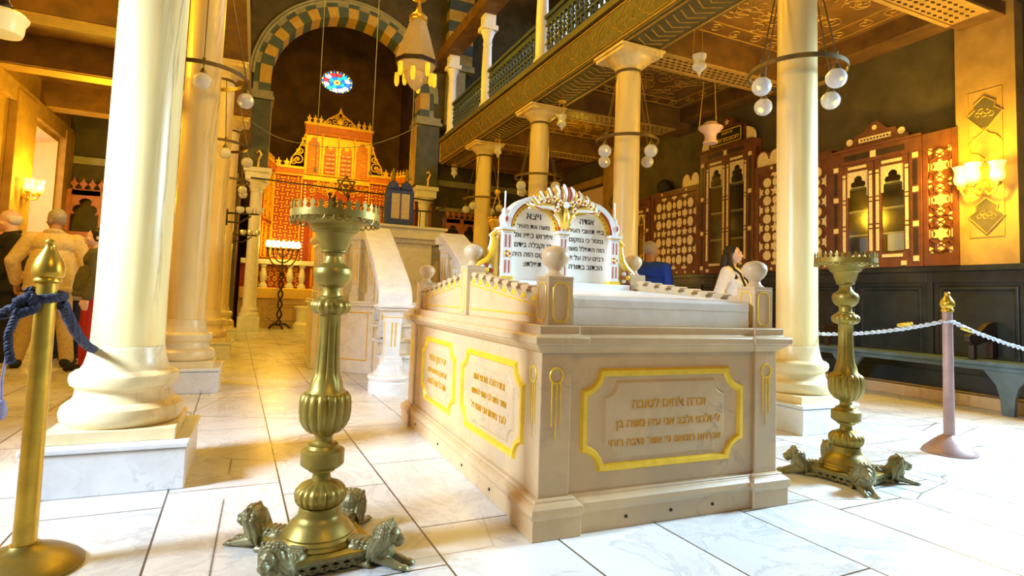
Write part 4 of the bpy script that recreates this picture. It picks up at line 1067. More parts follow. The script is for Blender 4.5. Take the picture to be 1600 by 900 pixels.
    for k in range(n):
        a0 = 2 * pi * k / n; w = 2 * pi / n
        # leaf tooth above the band
        out = [(-0.5, 1.304), (-0.34, 1.307), (-0.16, 1.314), (-0.24, 1.320), (-0.34, 1.328), (-0.16, 1.334), (0, 1.345), (0.16, 1.334), (0.34, 1.328), (0.24, 1.320), (0.16, 1.314), (0.34, 1.307), (0.5, 1.304)]
        vi = [P(a0 + u * w, z, R + d) for d in (-0.0015, 0.0015) for (u, z) in out]; L = len(out)
        b.add(vi, [tuple(range(L)), tuple(range(2 * L - 1, L - 1, -1))] + [(i, (i + 1) % L, L + (i + 1) % L, L + i) for i in range(L)])
        # hanging scallop below the band
        b.tube([P(a0 + 0.48 * w * cos(radians(q)), 1.284 + 0.026 * sin(radians(q)), R) for q in range(180, 361, 20)], 0.0032, 5)
    b.build('pierced_crown', m_brass, t, angle=30)
    return t
for (lb, lc, rz_) in (('nearest brass candle stand left of centre, its crown rising before the golden ark', (0.26, 2.185, 0), 0.148), ('smaller looking brass candle stand on four lions beside the front right column', (3.062, 2.205, 0), 0.16)):
    candle_stand(lb, lc, rz_)
# ------------------------------------------------------------------ the marble reading platform behind the memorial
BC = (1.72, 7.77); HW = 1.05; HT = 0.435
OCT = [(-HT, -HW), (HT, -HW), (HW, -HT), (HW, HT), (HT, HW), (-HT, HW), (-HW, HT), (-HW, -HT)]
bima = thing('reading_platform', 'octagonal marble reading platform with stair and balustrade behind the memorial table', 'platform', (BC[0], BC[1], 0))
def scaled(k): return [(x * k, y * k) for x, y in OCT]
b = MB(); b.prism(OCT, 'z', 0.06, 0.78); b.prism(scaled(1.02), 'z', 0.0, 0.07); b.build('platform_body', m_white, bima, bevel=0.006, smooth=False)
b = MB(); b.prism(scaled(1.035), 'z', 0.775, 0.80); b.prism(scaled(1.02), 'z', 0.80, 0.835); b.build('platform_cornice', m_white, bima, bevel=0.006, smooth=False)
EDGES = [(7, 0), (1, 2), (2, 3), (3, 4), (4, 5), (5, 6), (6, 7)]
def edge_map(i, j, off=0.0):
    a = Vector((*OCT[i], 0)); c = Vector((*OCT[j], 0)); d = (c - a); L = d.length; d.normalize(); nrm = Vector((d.y, -d.x, 0))
    return (lambda u, v, n: tuple(a + d * u + nrm * (off + n) + Vector((0, 0, v)))), L
for (i, j) in ((6, 7), (7, 0), (1, 2)):
    to, L = edge_map(i, j); g = MB(); g.frame(lambda u, v, n: to(L / 2 + u, 0.425 + v, n), L - 0.16, 0.56, 0.014, 0.006)
    g.build('gilded_frame', m_gold, bima)
# fluted balusters and hand rails on seven sides
def baluster(c, ang, z0, h, w=0.13, par=None):
    b = MB(); M_ = Matrix.Translation((c[0], c[1], z0)) @ Matrix.Rotation(ang, 4, 'Z'); b.xf(M_)
    b.use(m_white)
    hw = w / 2
    def sq(r, z): return [(-r, -r, z), (r, -r, z), (r, r, z), (-r, r, z)]
    prof = [(hw, 0), (hw, 0.05), (hw * 0.9, 0.055), (hw * 0.95, 0.085), (hw * 0.72, 0.10), (hw * 0.70, 0.14), (hw * 0.82, h - 0.11), (hw * 0.86, h - 0.10), (hw * 0.82, h - 0.09), (hw * 0.95, h - 0.06), (hw * 1.05, h - 0.055), (hw * 1.05, h)]
    v = []; f = []
    for r, z in prof: v += sq(r, z)
    for i in range(len(prof) - 1):
        for k in range(4): f.append((i * 4 + k, i * 4 + (k + 1) % 4, i * 4 + 4 + (k + 1) % 4, i * 4 + 4 + k))
    f += [(3, 2, 1, 0), tuple(range(len(v) - 4, len(v)))]
    b.add(v, f)
    b.use(m_gold)
    for k in range(4):
        R = Matrix.Rotation(k * pi / 2, 4, 'Z'); b.xf(M_ @ R)
        for dx in (-0.018, 0.018): b.add([(dx - 0.007, -hw * 0.73, 0.18), (dx + 0.007, -hw * 0.73, 0.18), (dx + 0.007, -hw * 0.845, h - 0.15), (dx - 0.007, -hw * 0.845, h - 0.15), (dx - 0.007, -hw * 0.5, 0.18), (dx + 0.007, -hw * 0.5, 0.18), (dx + 0.007, -hw * 0.5, h - 0.15), (dx - 0.007, -hw * 0.5, h - 0.15)],
                                              [(0, 1, 2, 3), (0, 4, 5, 1), (1, 5, 6, 2), (2, 6, 7, 3), (3, 7, 4, 0)])
        b.add([(-hw * 0.84, -hw * 0.86, h - 0.104), (hw * 0.84, -hw * 0.86, h - 0.104), (hw * 0.84, -hw * 0.86, h - 0.096), (-hw * 0.84, -hw * 0.86, h - 0.096)], [(0, 1, 2, 3)])
    b.xf(None); return b.build('baluster', None, par or bima, smooth=False, bevel=0.003)
for (i, j) in EDGES:
    to, L = edge_map(i, j, -0.10); a = Vector(OCT[i]); c = Vector(OCT[j]); ang = atan2(c.y - a.y, c.x - a.x)
    n = 4
    for k in range(n):
        p = to((k + 0.5) * L / n, 0, 0); baluster((p[0], p[1]), ang, 0.835, 0.72)
    b = MB(); t2, _ = edge_map(i, j)
    pts = []
    for (o, z) in ((-0.19, 1.555), (0.0, 1.555), (0.015, 1.59), (0.015, 1.63), (-0.02, 1.655), (-0.17, 1.655), (-0.205, 1.63), (-0.205, 1.59)): pts.append((o, z))
    v = [t2(0.0 + 0.0, z, o) for (o, z) in pts] + [t2(L, z, o) for (o, z) in pts]; m = len(pts)
    b.add(v, [tuple(range(m)), tuple(range(2 * m - 1, m - 1, -1))] + [(k, (k + 1) % m, m + (k + 1) % m, m + k) for k in range(m)])
    b.build('hand_rail', m_white, bima, bevel=0.004, smooth=False)
# stair with side strings
b = MB(); nst = 5
for k in range(nst):
    y0 = -HW - 0.98 + k * 0.196; z = 0.75 * (k + 1) / nst - 0.0
    b.box(-HT + 0.02, y0, 0, HT - 0.02, -HW + 0.02, z - 0.03); b.box(-HT - 0.09, y0 - 0.03, z - 0.035, HT + 0.09, y0 + 0.21, z)
b.build('stair', m_white, bima, bevel=0.012, smooth=False)
for s_ in (-1, 1):
    b = MB(); x0 = s_ * (HT + 0.02); x1 = s_ * (HT - 0.06)
    b.prism([(-HW - 1.0, 0), (-HW + 0.02, 0), (-HW + 0.02, 0.74), (-HW - 0.12, 0.74), (-HW - 1.0, 0.14)], 'x', x0, x1); st_ = b.build('stair_string', m_white, bima, bevel=0.006, smooth=False)
    g = MB(); xo = x0 + s_ * 0.002
    g.tube([(xo, -HW - 0.75, 0.06), (xo, -HW - 0.12, 0.06), (xo, -HW - 0.12, 0.56), (xo, -HW - 0.75, 0.17)], 0.005, 5, closed=True); g.build('gilded_line', m_gold, st_)
    # round pedestal and fluted newel
    nx, ny = s_ * (HT + 0.06), -2.28
    b = MB(); b.lathe([(0.20, 0), (0.20, 0.10), (0.185, 0.115), (0.205, 0.135), (0.21, 0.15), (0.205, 0.165), (0.16, 0.18), (0.155, 0.20), (0.13, 0.215), (0.12, 0.26)], 36, (nx, ny, 0)); b.build('newel_pedestal', m_white, bima, angle=30)
    baluster((nx, ny), 0, 0.25, 0.56, 0.185)
    # broad scrolled hand slab
    path = [(-HW + 0.03, 1.655), (-HW - 0.10, 1.60), (-HW - 0.35, 1.47), (-HW - 0.60, 1.33), (-HW - 0.85, 1.19), (-HW - 1.05, 1.08), (-HW - 1.20, 0.985), (-HW - 1.275, 0.91), (-HW - 1.30, 0.86), (-HW - 1.30, 0.825)]
    b = MB(); secs = []
    N = len(path)
    for k, (y, z) in enumerate(path):
        t0 = path[max(0, k - 1)]; t1 = path[min(N - 1, k + 1)]; d = Vector((t1[0] - t0[0], t1[1] - t0[1])).normalized(); nr = Vector((-d.y, d.x)) if d.x < 0 else Vector((d.y, -d.x))
        nr = Vector((d.y, -d.x)); nr = nr if nr.y > 0 or k > 6 else -nr
        if k > 6: nr = Vector((-1, 0)) * 0.6 + Vector((0, 1)) * 0.4 if k == 7 else Vector((-1, 0))
        nr.normalize()
        xc = nx + (s_ * HT - nx) * (1 - k / (N - 1)) * 0.55; w = 0.155
        th = 0.045
        secs.append([(xc - w, y + nr.x * th, z + nr.y * th), (xc + w, y + nr.x * th, z + nr.y * th), (xc + w, y - nr.x * th, z - nr.y * th), (xc - w, y - nr.x * th, z - nr.y * th)])
    v = [p for q in secs for p in q]; f = [(0, 1, 2, 3), (N * 4 - 1, N * 4 - 2, N * 4 - 3, N * 4 - 4)]
    for k in range(N - 1):
        for j in range(4): f.append((k * 4 + j, k * 4 + (j + 1) % 4, k * 4 + 4 + (j + 1) % 4, k * 4 + 4 + j))
    b.add(v, f); b.box(nx - 0.165, ny - 0.155, 0.80, nx + 0.165, ny + 0.12, 0.83); b.box(nx - 0.14, ny - 0.13, 0.775, nx + 0.14, ny + 0.11, 0.80)
    b.build('scrolled_hand_slab', m_white, bima, bevel=0.008, angle=30)
    for k in range(3):
        q = (k + 0.8) / 3.6; yy = -HW - 1.1 * (1 - q) ; z0 = 0.17 + 0.60 * q
        baluster((s_ * (HT + 0.01), yy), 0, z0, 0.72, 0.11)
# reading desk with iron rail
b = MB(); b.box(-0.62, 0.35, 0.76, 0.62, 0.95, 1.66); b.box(-0.70, 0.28, 1.66, 0.70, 1.0, 1.72); b.box(-0.76, 0.22, 1.72, 0.76, 1.04, 1.86); b.box(-0.80, 0.18, 1.86, 0.80, 1.06, 1.90)
b.build('reading_desk', m_white, bima, bevel=0.015, smooth=False)
b = MB(); yb = 0.98
for z in (1.93, 2.24): b.tube([(-0.78, yb, z), (0.78, yb, z)], 0.012, 6)
for k in range(17):
    x = -0.78 + 1.56 * k / 16; b.tube([(x, yb, 1.90), (x, yb, 2.24)], 0.008, 6)
for x in (-0.78, -0.52, 0.52, 0.78):
    b.tube([(x, yb, 1.90), (x, yb, 2.34)], 0.015, 8); b.sphere((x, yb, 2.36), 0.03, 10, 8)
for x in (-0.78, 0.78):
    for z in (1.93, 2.24): b.tube([(x, yb, z), (x, 0.3, z)], 0.012, 6)
    for k in range(6): b.tube([(x, 0.3 + 0.12 * k, 1.90), (x, 0.3 + 0.12 * k, 2.24)], 0.008, 6)
b.build('iron_rail', m_iron, bima)

# the Torah scroll in its blue mantle, on the reading desk
t = thing('torah_scroll', 'blue velvet Torah scroll case with two finials standing on the reading desk', 'scroll', (BC[0] + 0.12, BC[1] + 0.42, 1.90))
b = MB(); b.use(m_velvet).box(-0.20, -0.10, 0.0, 0.20, 0.10, 0.52)
for s_ in (-1, 1): b.lathe([(0.105, 0.52), (0.10, 0.55), (0.06, 0.63), (0.02, 0.66)], 18, (s_ * 0.095, 0, 0))
b.build('mantle', None, t, bevel=0.03, angle=40)
for s_ in (-1, 1):
    b = MB(); b.box(s_ * 0.07 - 0.06, -0.108, 0.10, s_ * 0.07 + 0.06, -0.098, 0.46); b.build('cloth_panel', m_paper, t, bevel=0.004, smooth=False)
    b = MB(); b.lathe([(0.012, 0.64), (0.03, 0.68), (0.035, 0.71), (0.02, 0.74), (0.03, 0.77), (0.022, 0.80), (0.008, 0.84)], 14, (s_ * 0.10, 0, 0)); b.build('finial', m_brass, t)
# ------------------------------------------------------------------ the golden ark in the apse
ark = thing('torah_ark', 'tall red and gold carved Torah ark with a crowned centre filling the apse', 'ark', (1.87, 16.0, 0))
AX = 1.87
def lx(x): return x - AX
def T0(u, v, n): return (u, -n, v)                    # front plane of the flanks (faces the hall)
FL, FR, CL, CR = lx(0.30), lx(3.30), lx(1.03), lx(2.72)
b = MB(); b.box(FL, 0.0, 1.15, CL, 0.5, 4.12); b.box(CR, 0.0, 1.15, FR, 0.5, 4.12); b.box(CL, 0.02, 1.15, CR, 0.5, 5.3)
b.build('carcass', m_arkred, ark, smooth=False)
def bowties(b, to, u0, u1, v0, v1, cell):
    nu = int((u1 - u0) / cell); nv = int((v1 - v0) / cell); du = (u1 - u0) / nu; dv = (v1 - v0) / nv
    for i in range(nu):
        for j in range(nv):
            cu, cv = u0 + (i + 0.5) * du, v0 + (j + 0.5) * dv; L = 0.44; w0, w1 = 0.10, 0.22
            pts = [(-L, -w1), (-L * 0.5, -w0), (L * 0.5, -w0), (L, -w1), (L, w1), (L * 0.5, w0), (-L * 0.5, w0), (-L, w1)]
            if (i + j) % 2: pts = [(p[1], p[0]) for p in pts]
            q = [(cu + p[0] * du, cv + p[1] * dv) for p in pts]; n = len(q)
            vs = [to(p[0], p[1], 0.014) for p in q] + [to(p[0], p[1], 0.0) for p in q]
            b.add(vs, [tuple(range(n))] + [(k, (k + 1) % n, n + (k + 1) % n, n + k) for k in range(n)])
def rectbar(b, to, u0, v0, u1, v1, n):
    vs = [to(u, v, d) for d in (0, n) for (u, v) in ((u0, v0), (u1, v0), (u1, v1), (u0, v1))]
    b.add(vs, [(3, 2, 1, 0), (4, 5, 6, 7), (0, 1, 5, 4), (1, 2, 6, 5), (2, 3, 7, 6), (3, 0, 4, 7)])
def ringbars(b, to, u0, v0, u1, v1, w, n):
    rectbar(b, to, u0, v0, u1, v0 + w, n); rectbar(b, to, u0, v1 - w, u1, v1, n); rectbar(b, to, u0, v0, u0 + w, v1, n); rectbar(b, to, u1 - w, v0, u1, v1, n)
for nm, (u0, u1) in (('l', (FL, CL)), ('r', (CR, FR))):
    b = MB(); bowties(b, T0, u0 + 0.05, u1 - 0.07, 1.75, 3.92, 0.105); ringbars(b, T0, u0 + 0.01, 1.70, u1 - 0.02, 3.97, 0.035, 0.03); b.build('lattice_panel', m_arkgold, ark, smooth=False)
    b = MB(); b.use(m_arkor).box(u0 - 0.03, -0.07, 3.97, u1, 0.1, 4.12); b.use(m_arkgold).box(u0 - 0.03, -0.09, 4.12, u1, 0.1, 4.18); b.box(u0, -0.08, 3.94, u1, 0, 3.97); b.build('flank_cornice', None, ark, smooth=False)
def cresting(b, to, u0, u1, v, w, h):
    n = max(1, int((u1 - u0) / w)); w = (u1 - u0) / n
    for k in range(n):
        c = u0 + (k + 0.5) * w
        for (poly) in ([(-0.5, 0), (-0.34, 0), (-0.20, 0.30), (-0.42, 0.5), (-0.12, 0.62), (0, 1.0), (0.12, 0.62), (0.42, 0.5), (0.20, 0.30), (0.34, 0), (0.5, 0), (0.5, -0.08), (-0.5, -0.08)],):
            q = [(c + p[0] * w, v + p[1] * h) for p in poly]; n2 = len(q)
            vs = [to(p[0], p[1], 0.012) for p in q] + [to(p[0], p[1], -0.012) for p in q]
            b.add(vs, [tuple(range(n2)), tuple(range(2 * n2 - 1, n2 - 1, -1))] + [(i, (i + 1) % n2, n2 + (i + 1) % n2, n2 + i) for i in range(n2)])
for ua, ub in ((FL, CL - 0.34), (CR + 0.34, FR)):
    b = MB(); cresting(b, T0, ua, ub, 4.18, 0.14, 0.22); b.build('flank_cresting', m_arkgold, ark, smooth=False)
# scrolled brackets beside the raised centre
for s_, u in ((-1, CL), (1, CR)):
    b = MB()
    for (cu, cv, r0, tn) in ((0.17, 4.38, 0.15, 1.6), (0.12, 4.62, 0.09, -1.4), (0.28, 4.30, 0.08, 1.4), (0.06, 4.80, 0.06, 1.3), (0.05, 4.95, 0.04, -1.2)):
        b.tube([(u + s_ * p[0], -0.02, p[1]) for p in spiral(cu, cv, r0, 0.015, 0.4, tn, 26)], 0.017, 6)
    b.sphere((u + s_ * 0.17, -0.02, 4.38), 0.05, 10, 8)
    b.tube([(u + s_ * q[0], -0.02, q[1]) for q in ((0.36, 4.2), (0.33, 4.40), (0.22, 4.56), (0.13, 4.74), (0.07, 4.92), (0.02, 5.08))], 0.02, 6)
    b.build('scroll_bracket', m_arkgold, ark)
# raised centre: cornice, crest, four niches
b = MB(); b.use(m_arkor).box(CL - 0.03, -0.08, 5.18, CR + 0.03, 0.3, 5.34); b.use(m_arkgold).box(CL - 0.06, -0.11, 5.34, CR + 0.06, 0.3, 5.40); b.use(m_arkor).box(CL - 0.02, -0.05, 5.10, CR + 0.02, 0.3, 5.18)
b.build('upper_cornice', None, ark, smooth=False)
b = MB(); T1 = lambda u, v, n: (u, -0.06 - n, v)
cm = (CL + CR) / 2
cresting(b, T1, CL - 0.02, cm - 0.42, 5.40, 0.14, 0.24); cresting(b, T1, cm + 0.42, CR + 0.02, 5.40, 0.14, 0.24)
for s_ in (-1, 1):
    for (cu, cv, r0, tn) in ((0.14, 5.52, 0.11, 1.4), (0.29, 5.47, 0.08, -1.3), (0.38, 5.44, 0.05, 1.2), (0.08, 5.66, 0.05, 1.2)): b.tube([(cm + s_ * p[0], -0.06, p[1]) for p in spiral(cu, cv, r0, 0.012, 0.4, tn, 22)], 0.016, 6)
    b.tube([(cm + s_ * q[0], -0.06, q[1]) for q in ((0.43, 5.42), (0.30, 5.57), (0.16, 5.66), (0.06, 5.73), (0, 5.80))], 0.02, 6)
b.sphere((cm, -0.08, 5.53), (0.10, 0.04, 0.10), 14, 10); b.prism([(cm - 0.07, 5.70), (cm, 5.92), (cm + 0.07, 5.70), (cm, 5.76)], 'y', -0.08, -0.05)
b.prism([(cm - 0.44, 5.38), (cm + 0.44, 5.38), (cm + 0.44, 5.42), (cm - 0.44, 5.42)], 'y', -0.09, -0.04)
b.build('crest', m_arkgold, ark)
W4 = (CR - CL) / 4; V0, V1 = 4.0, 5.10
commandments = ((('לא תרצח', 'לא תנאף', 'לא תגנב', 'לא תענה', 'לא תחמד')), ('אנכי ה׳', 'לא יהיה', 'לא תשא', 'זכור את', 'כבד את'))
for k in range(4):
    u0 = CL + k * W4; u1 = u0 + W4; c = (u0 + u1) / 2
    b = MB(); Tn = lambda u, v, n: (u, 0.0 - n, v)
    b.use(m_arkgold); rectbar(b, Tn, u0 + 0.02, V0 + 0.02, u1 - 0.02, V1 - 0.02, 0.015)
    if k in (1, 2):
        poly = [(c - 0.155, V0 + 0.06), (c + 0.155, V0 + 0.06), (c + 0.155, V0 + 0.60), (c + 0.12, V0 + 0.66)] + arc(c, V0 + 0.72, 0.15, 0, 180, 12) + [(c - 0.12, V0 + 0.66), (c - 0.155, V0 + 0.60)]
        b.use(m_arkor).prism(poly, 'y', -0.04, 0.0)
        b.use(m_arkred).prism([(c - 0.14, V0 + 0.075), (c + 0.14, V0 + 0.075), (c + 0.14, V0 + 0.65), (c - 0.14, V0 + 0.65)], 'y', -0.046, 0.0)
        b.use(m_arkgold).prism(star_poly(c, V0 + 0.80, 0.085), 'y', -0.06, 0.0)
    else:
        b.use(m_arkor).prism(cusp_arch(c, V0 + 0.05, 0.32, 0.98), 'y', -0.035, 0.0)
        b.use(m_arkgold)
        for q in range(10): b.tube([(p[0], -0.038, p[1]) for p in spiral(c + 0.06 * (-1) ** q, V0 + 0.14 + 0.065 * q, 0.045, 0.01, q, 1.0, 10)], 0.007, 5)
        b.sphere((c, -0.04, V0 + 0.42), (0.04, 0.02, 0.04), 12, 8)
    pn = b.build('niche_panel', None, ark, smooth=False)
    if k in (1, 2):
        g = MB()
        for i, s_ in enumerate(commandments[k - 1]): text_fit(g, s_, 0.235, c, V0 + 0.575 - 0.118 * i, lambda u, v, n: (u, -0.047 - n, v), 0.004, 0.125, 0.022)
        g.build('white_lettering', plain('white_lettering', (0.95, 0.88, 0.75), 0.5, 0, 0.03), pn, smooth=False)
b = MB()
for k in range(5):
    u = CL + k * W4; b.lathe([(0.026, V0), (0.026, V0 + 0.08), (0.016, V0 + 0.1), (0.017, V0 + 0.5), (0.028, V0 + 0.53), (0.016, V0 + 0.56), (0.016, V1 - 0.06), (0.028, V1)], 12, (u, -0.03, 0))
b.build('slender_colonnettes', m_arkgold, ark)
# lower centre: framed arch
b = MB(); b.use(m_arkgold).box(CL - 0.03, -0.06, 3.86, CR + 0.03, 0.1, 3.98); b.use(m_arkred); rectbar(b, T0, CL, 1.2, CR, 3.9, 0.02)
b.use(m_arkor).prism([(CL + 0.22, 1.2), (CR - 0.22, 1.2), (CR - 0.22, 2.75)] + arc(cm, 2.75, (CR - CL) / 2 - 0.22, 0, 180, 24, 0.62) + [(CL + 0.22, 2.75)], 'y', -0.03, 0.0)
b.use(m_arkgold).prism([(CL + 0.30, 1.2), (CR - 0.30, 1.2), (CR - 0.30, 2.70)] + arc(cm, 2.70, (CR - CL) / 2 - 0.30, 0, 180, 24, 0.55) + [(CL + 0.30, 2.70)], 'y', -0.045, 0.0)
b.build('arched_doorway', None, ark, smooth=False)
b = MB()
for r_, rz in ((0.0, 0.0), (0.07, 0.06)):
    b.tube([(p[0], -0.05, p[1]) for p in arc(cm, 2.72, (CR - CL) / 2 - 0.20 - r_, 0, 180, 30, 0.64 - rz)], 0.018, 6)
random.seed(3)
for k in range(46):
    u = random.uniform(CL + 0.06, CR - 0.06); v = random.uniform(2.5, 3.8)
    if ((u - cm) / ((CR - CL) / 2 - 0.17)) ** 2 + ((v - 2.72) / 0.68) ** 2 < 1 and v < 3.4: v = random.uniform(3.55, 3.82)
    b.tube([(p[0], -0.03, p[1]) for p in spiral(u, v, random.uniform(0.07, 0.11), 0.015, random.uniform(0, 6), random.choice((1.3, -1.3)), 16)], 0.013, 5)
for j in range(5):
    for i in range(9):
        b.sphere((cm - 0.4 + 0.1 * i, -0.06, 2.75 + 0.11 * j), (0.03, 0.03, 0.04), 8, 6) if abs(i - 4) < 5 - j * 0.8 else None
b.build('carved_tracery', m_arkgold, ark)
b = MB()
for s_, u in ((1, CL + 0.05), (1, CR - 0.05)):
    for k in range(30): b.sphere((u, -0.03, 1.3 + 0.085 * k), 0.028, 8, 6)
b.build('beaded_border', m_cream, ark)
# canted wings
for s_, (x0, y0, x1, y1) in ((-1, (FL, 0.0, lx(0.08), -0.86)), (1, (FR, 0.0, lx(3.86), -0.86))):
    a = Vector((x0, y0, 0)); c = Vector((x1, y1, 0)); d = (c - a); L = d.length; d.normalize(); nr = Vector((-d.y, d.x, 0))
    if nr.x * s_ > 0: nr = -nr
    to = lambda u, v, n, a=a, d=d, nr=nr: tuple(a + d * u + nr * n + Vector((0, 0, v)))
    b = MB(); rectbar(b, to, 0, 1.67, L, 4.12, -0.12); w = b.build('canted_wing', m_arkred, ark, smooth=False)
    b = MB(); b.use(m_arkgold); nb = 2
    for q in range(nb):
        u0, u1 = q * L / nb, (q + 1) * L / nb
        ringbars(b, to, u0 + 0.04, 1.72, u1 - 0.04, 2.6, 0.03, 0.02); ringbars(b, to, u0 + 0.04, 2.68, u1 - 0.04, 3.95, 0.04, 0.02); ringbars(b, to, u0 + 0.12, 2.78, u1 - 0.12, 3.85, 0.02, 0.015)
        cu = (u0 + u1) / 2
        for i in range(7): b.tube([to(p[0], p[1], 0.01) for p in spiral(cu + 0.05 * (-1) ** i, 2.95 + 0.12 * i, 0.08, 0.02, i, 1.2, 12)], 0.012, 5)
        b.tube([to(p[0], p[1], 0.015) for p in arc(cu, 3.35, 0.20, 0, 360, 24)], 0.015, 5)
        for i in range(4): ringbars(b, to, u0 + 0.1, 1.8 + 0.19 * i, u1 - 0.1, 1.95 + 0.19 * i, 0.02, 0.012)
    b.use(m_arkor); rectbar(b, to, -0.02, 3.97, L, 4.12, 0.06); b.use(m_arkgold); rectbar(b, to, -0.02, 4.12, L, 4.18, 0.08)
    cresting(b, to, 0, L, 4.18, 0.11, 0.18)
    b.build('wing_ornament', m_arkgold, w, smooth=False)

# carved dado wall with balusters in front of the ark
dd = thing('chancel_wall', 'low carved marble and gilt wall with balusters behind the menorah', 'wall', (1.87, 15.1, 0))
b = MB(); b.box(-2.2, 0, 0, 2.2, 0.35, 0.74); b.build('marble_base', m_tomb, dd, smooth=False)
b = MB(); b.use(m_gilt).box(-2.2, -0.06, 0.72, 2.2, 0.35, 0.98); b.build('gilt_band', None, dd, bevel=0.02, smooth=False)
b = MB(); b.box(-2.2, -0.05, 1.54, 2.2, 0.35, 1.66); b.build('top_slab', m_white, dd, bevel=0.015, smooth=False)
b = MB(); b.box(-2.2, 0.12, 0.95, 2.2, 0.3, 1.56); b.build('red_ground', m_arkred, dd, smooth=False)
b = MB(); b.frame(lambda u, v, n: (-1.15 + u, -n, 0.36 + v), 1.0, 0.52, 0.05, 0.02, 0.1); b.frame(lambda u, v, n: (-1.15 + u, -n, 0.36 + v), 0.8, 0.36, 0.03, 0.02, 0.08); b.build('octagon_panel', m_tomb, dd)
for k, x in enumerate((-1.95, -1.68, -1.38, -1.08, -0.80)):
    if k == 2: continue
    b = MB(); b.lathe([(0.10, 0.98), (0.10, 1.03), (0.05, 1.10), (0.075, 1.2), (0.08, 1.28), (0.06, 1.40), (0.05, 1.46), (0.08, 1.50), (0.08, 1.54)], 16, (x, 0.05, 0)); b.build('baluster', m_white, dd)
b = MB()
for x in (-1.82, -1.53, -1.38, -1.22, -0.93):
    for i in range(4): b.tube([(p[0], 0.10, p[1]) for p in spiral(x + 0.03 * (-1) ** i, 1.06 + 0.13 * i, 0.06, 0.015, i, 1.2, 12)], 0.014, 5)
b.build('gilt_scrolls', m_arkgold, dd)
b = MB(); b.use(m_arkor).box(-0.62, 0.02, 0.98, -0.10, 0.12, 1.54); b.use(m_arkgold)
rectbar(b, lambda u, v, n: (u, 0.02 - n, v), -0.52, 1.05, -0.20, 1.48, 0.02); ringbars(b, lambda u, v, n: (u, 0.02 - n, v), -0.60, 1.0, -0.12, 1.53, 0.03, 0.02); b.build('gilt_panel', None, dd, smooth=False)

# round stone drum and menorah
t = thing('stone_drum', 'short round white stone drum right of the menorah', 'drum', (1.22, 14.75, 0))
b = MB(); b.lathe([(0.32, 0), (0.32, 0.12), (0.28, 0.16), (0.26, 0.18), (0.26, 0.45), (0.30, 0.50), (0.31, 0.54), (0.25, 0.56)], 36); b.build('drum', m_white, t, angle=30)
mn = thing('menorah', 'tall twisted metal menorah with glowing bulbs before the golden ark', 'menorah', (0.585, 14.75, 0))
b = MB()
for k in range(5):
    a = 2 * pi * k / 5; b.tube([(0.03 * cos(a), 0.03 * sin(a), 0.10), (0.12 * cos(a), 0.12 * sin(a), 0.13), (0.20 * cos(a), 0.20 * sin(a), 0.08), (0.26 * cos(a), 0.26 * sin(a), 0.02)], [0.025, 0.028, 0.025, 0.02], 8)
b.build('foot', m_iron, mn)
b = MB(); H_ = 1.52
for s_ in (0, 1): b.tube([(0.048 * sin(13.4 * z + s_ * pi), 0.048 * cos(13.4 * z + s_ * pi), z) for z in [0.08 + (1.32 - 0.08) * k / 90 for k in range(91)]], 0.020, 8)
b.build('twisted_stem', m_iron, mn)
b = MB(); zt = 1.92
b.tube([(0, 0, 1.25), (0, 0, zt)], 0.02, 8); b.sphere((0, 0, 1.34), 0.05, 12, 8)
for r_ in (0.12, 0.22, 0.33):
    b.tube([(r_ * cos(radians(q)), 0, zt - 0.05 + (zt - 0.10 - (1.40 if r_ > 0.3 else 1.53 if r_ > 0.2 else 1.68)) * sin(radians(q))) for q in range(180, 361, 12)], 0.016, 8)
b.build('branches', m_iron, mn)
for x in (-0.33, -0.22, -0.12, 0.0, 0.12, 0.22, 0.33):
    b = MB(); b.use(m_iron).lathe([(0.02, zt - 0.06), (0.045, zt - 0.02), (0.04, zt + 0.02)], 12, (x, 0, 0)); cp = b.build('cup', None, mn)
    b = MB(); b.lathe([(0.03, zt + 0.02), (0.055, zt + 0.06), (0.06, zt + 0.10), (0.045, zt + 0.16), (0.01, zt + 0.19)], 14, (x, 0, 0)); b.build('lit_bulb', m_flame, cp)
point_light('menorah_light', (0.585, 14.45, 2.15), 24, WARM2, 0.25)

# tie rod with the six pointed star between the apse columns
t = thing('tie_rod', 'thin dark iron rod across the arch bearing a six pointed star', 'rod', (0, 13.72, 0))
b = MB(); b.tube([(-0.2, 0, 3.36), (4.05, 0, 3.26)], 0.018, 8); b.build('rod', m_iron, t)
b = MB()
cx, cz, R_ = 1.82, 3.40, 0.235
for rot in (pi / 2, -pi / 2):
    P = [(cx + R_ * cos(rot + 2 * pi * k / 3), 0.0 if rot > 0 else -0.02, cz + R_ * sin(rot + 2 * pi * k / 3)) for k in range(3)]
    for k in range(3): b.tube([P[k], P[(k + 1) % 3]], 0.020, 6)
b.sphere((cx, 0, cz), (0.06, 0.03, 0.06), 12, 8)
b.build('star', m_ring, t)
# ------------------------------------------------------------------ inlaid bookcases and star panels on the right wall
CX = 6.79          # front plane, facing the hall (towards -x)
def glass_mat():
    m = bpy.data.materials.new('thin_cabinet_glass'); m.use_nodes = True; nt = m.node_tree
    for n in list(nt.nodes):
        if n.type == 'BSDF_PRINCIPLED': nt.nodes.remove(n)
    out = [n for n in nt.nodes if n.type == 'OUTPUT_MATERIAL'][0]
    tr = nt.nodes.new('ShaderNodeBsdfTransparent'); tr.inputs[0].default_value = (0.85, 0.88, 0.82, 1)
    gl = nt.nodes.new('ShaderNodeBsdfGlossy'); gl.inputs['Roughness'].default_value = 0.08
    mx = nt.nodes.new('ShaderNodeMixShader'); mx.inputs[0].default_value = 0.12
    nt.links.new(tr.outputs[0], mx.inputs[1]); nt.links.new(gl.outputs[0], mx.inputs[2]); nt.links.new(mx.outputs[0], out.inputs[0])
    return m
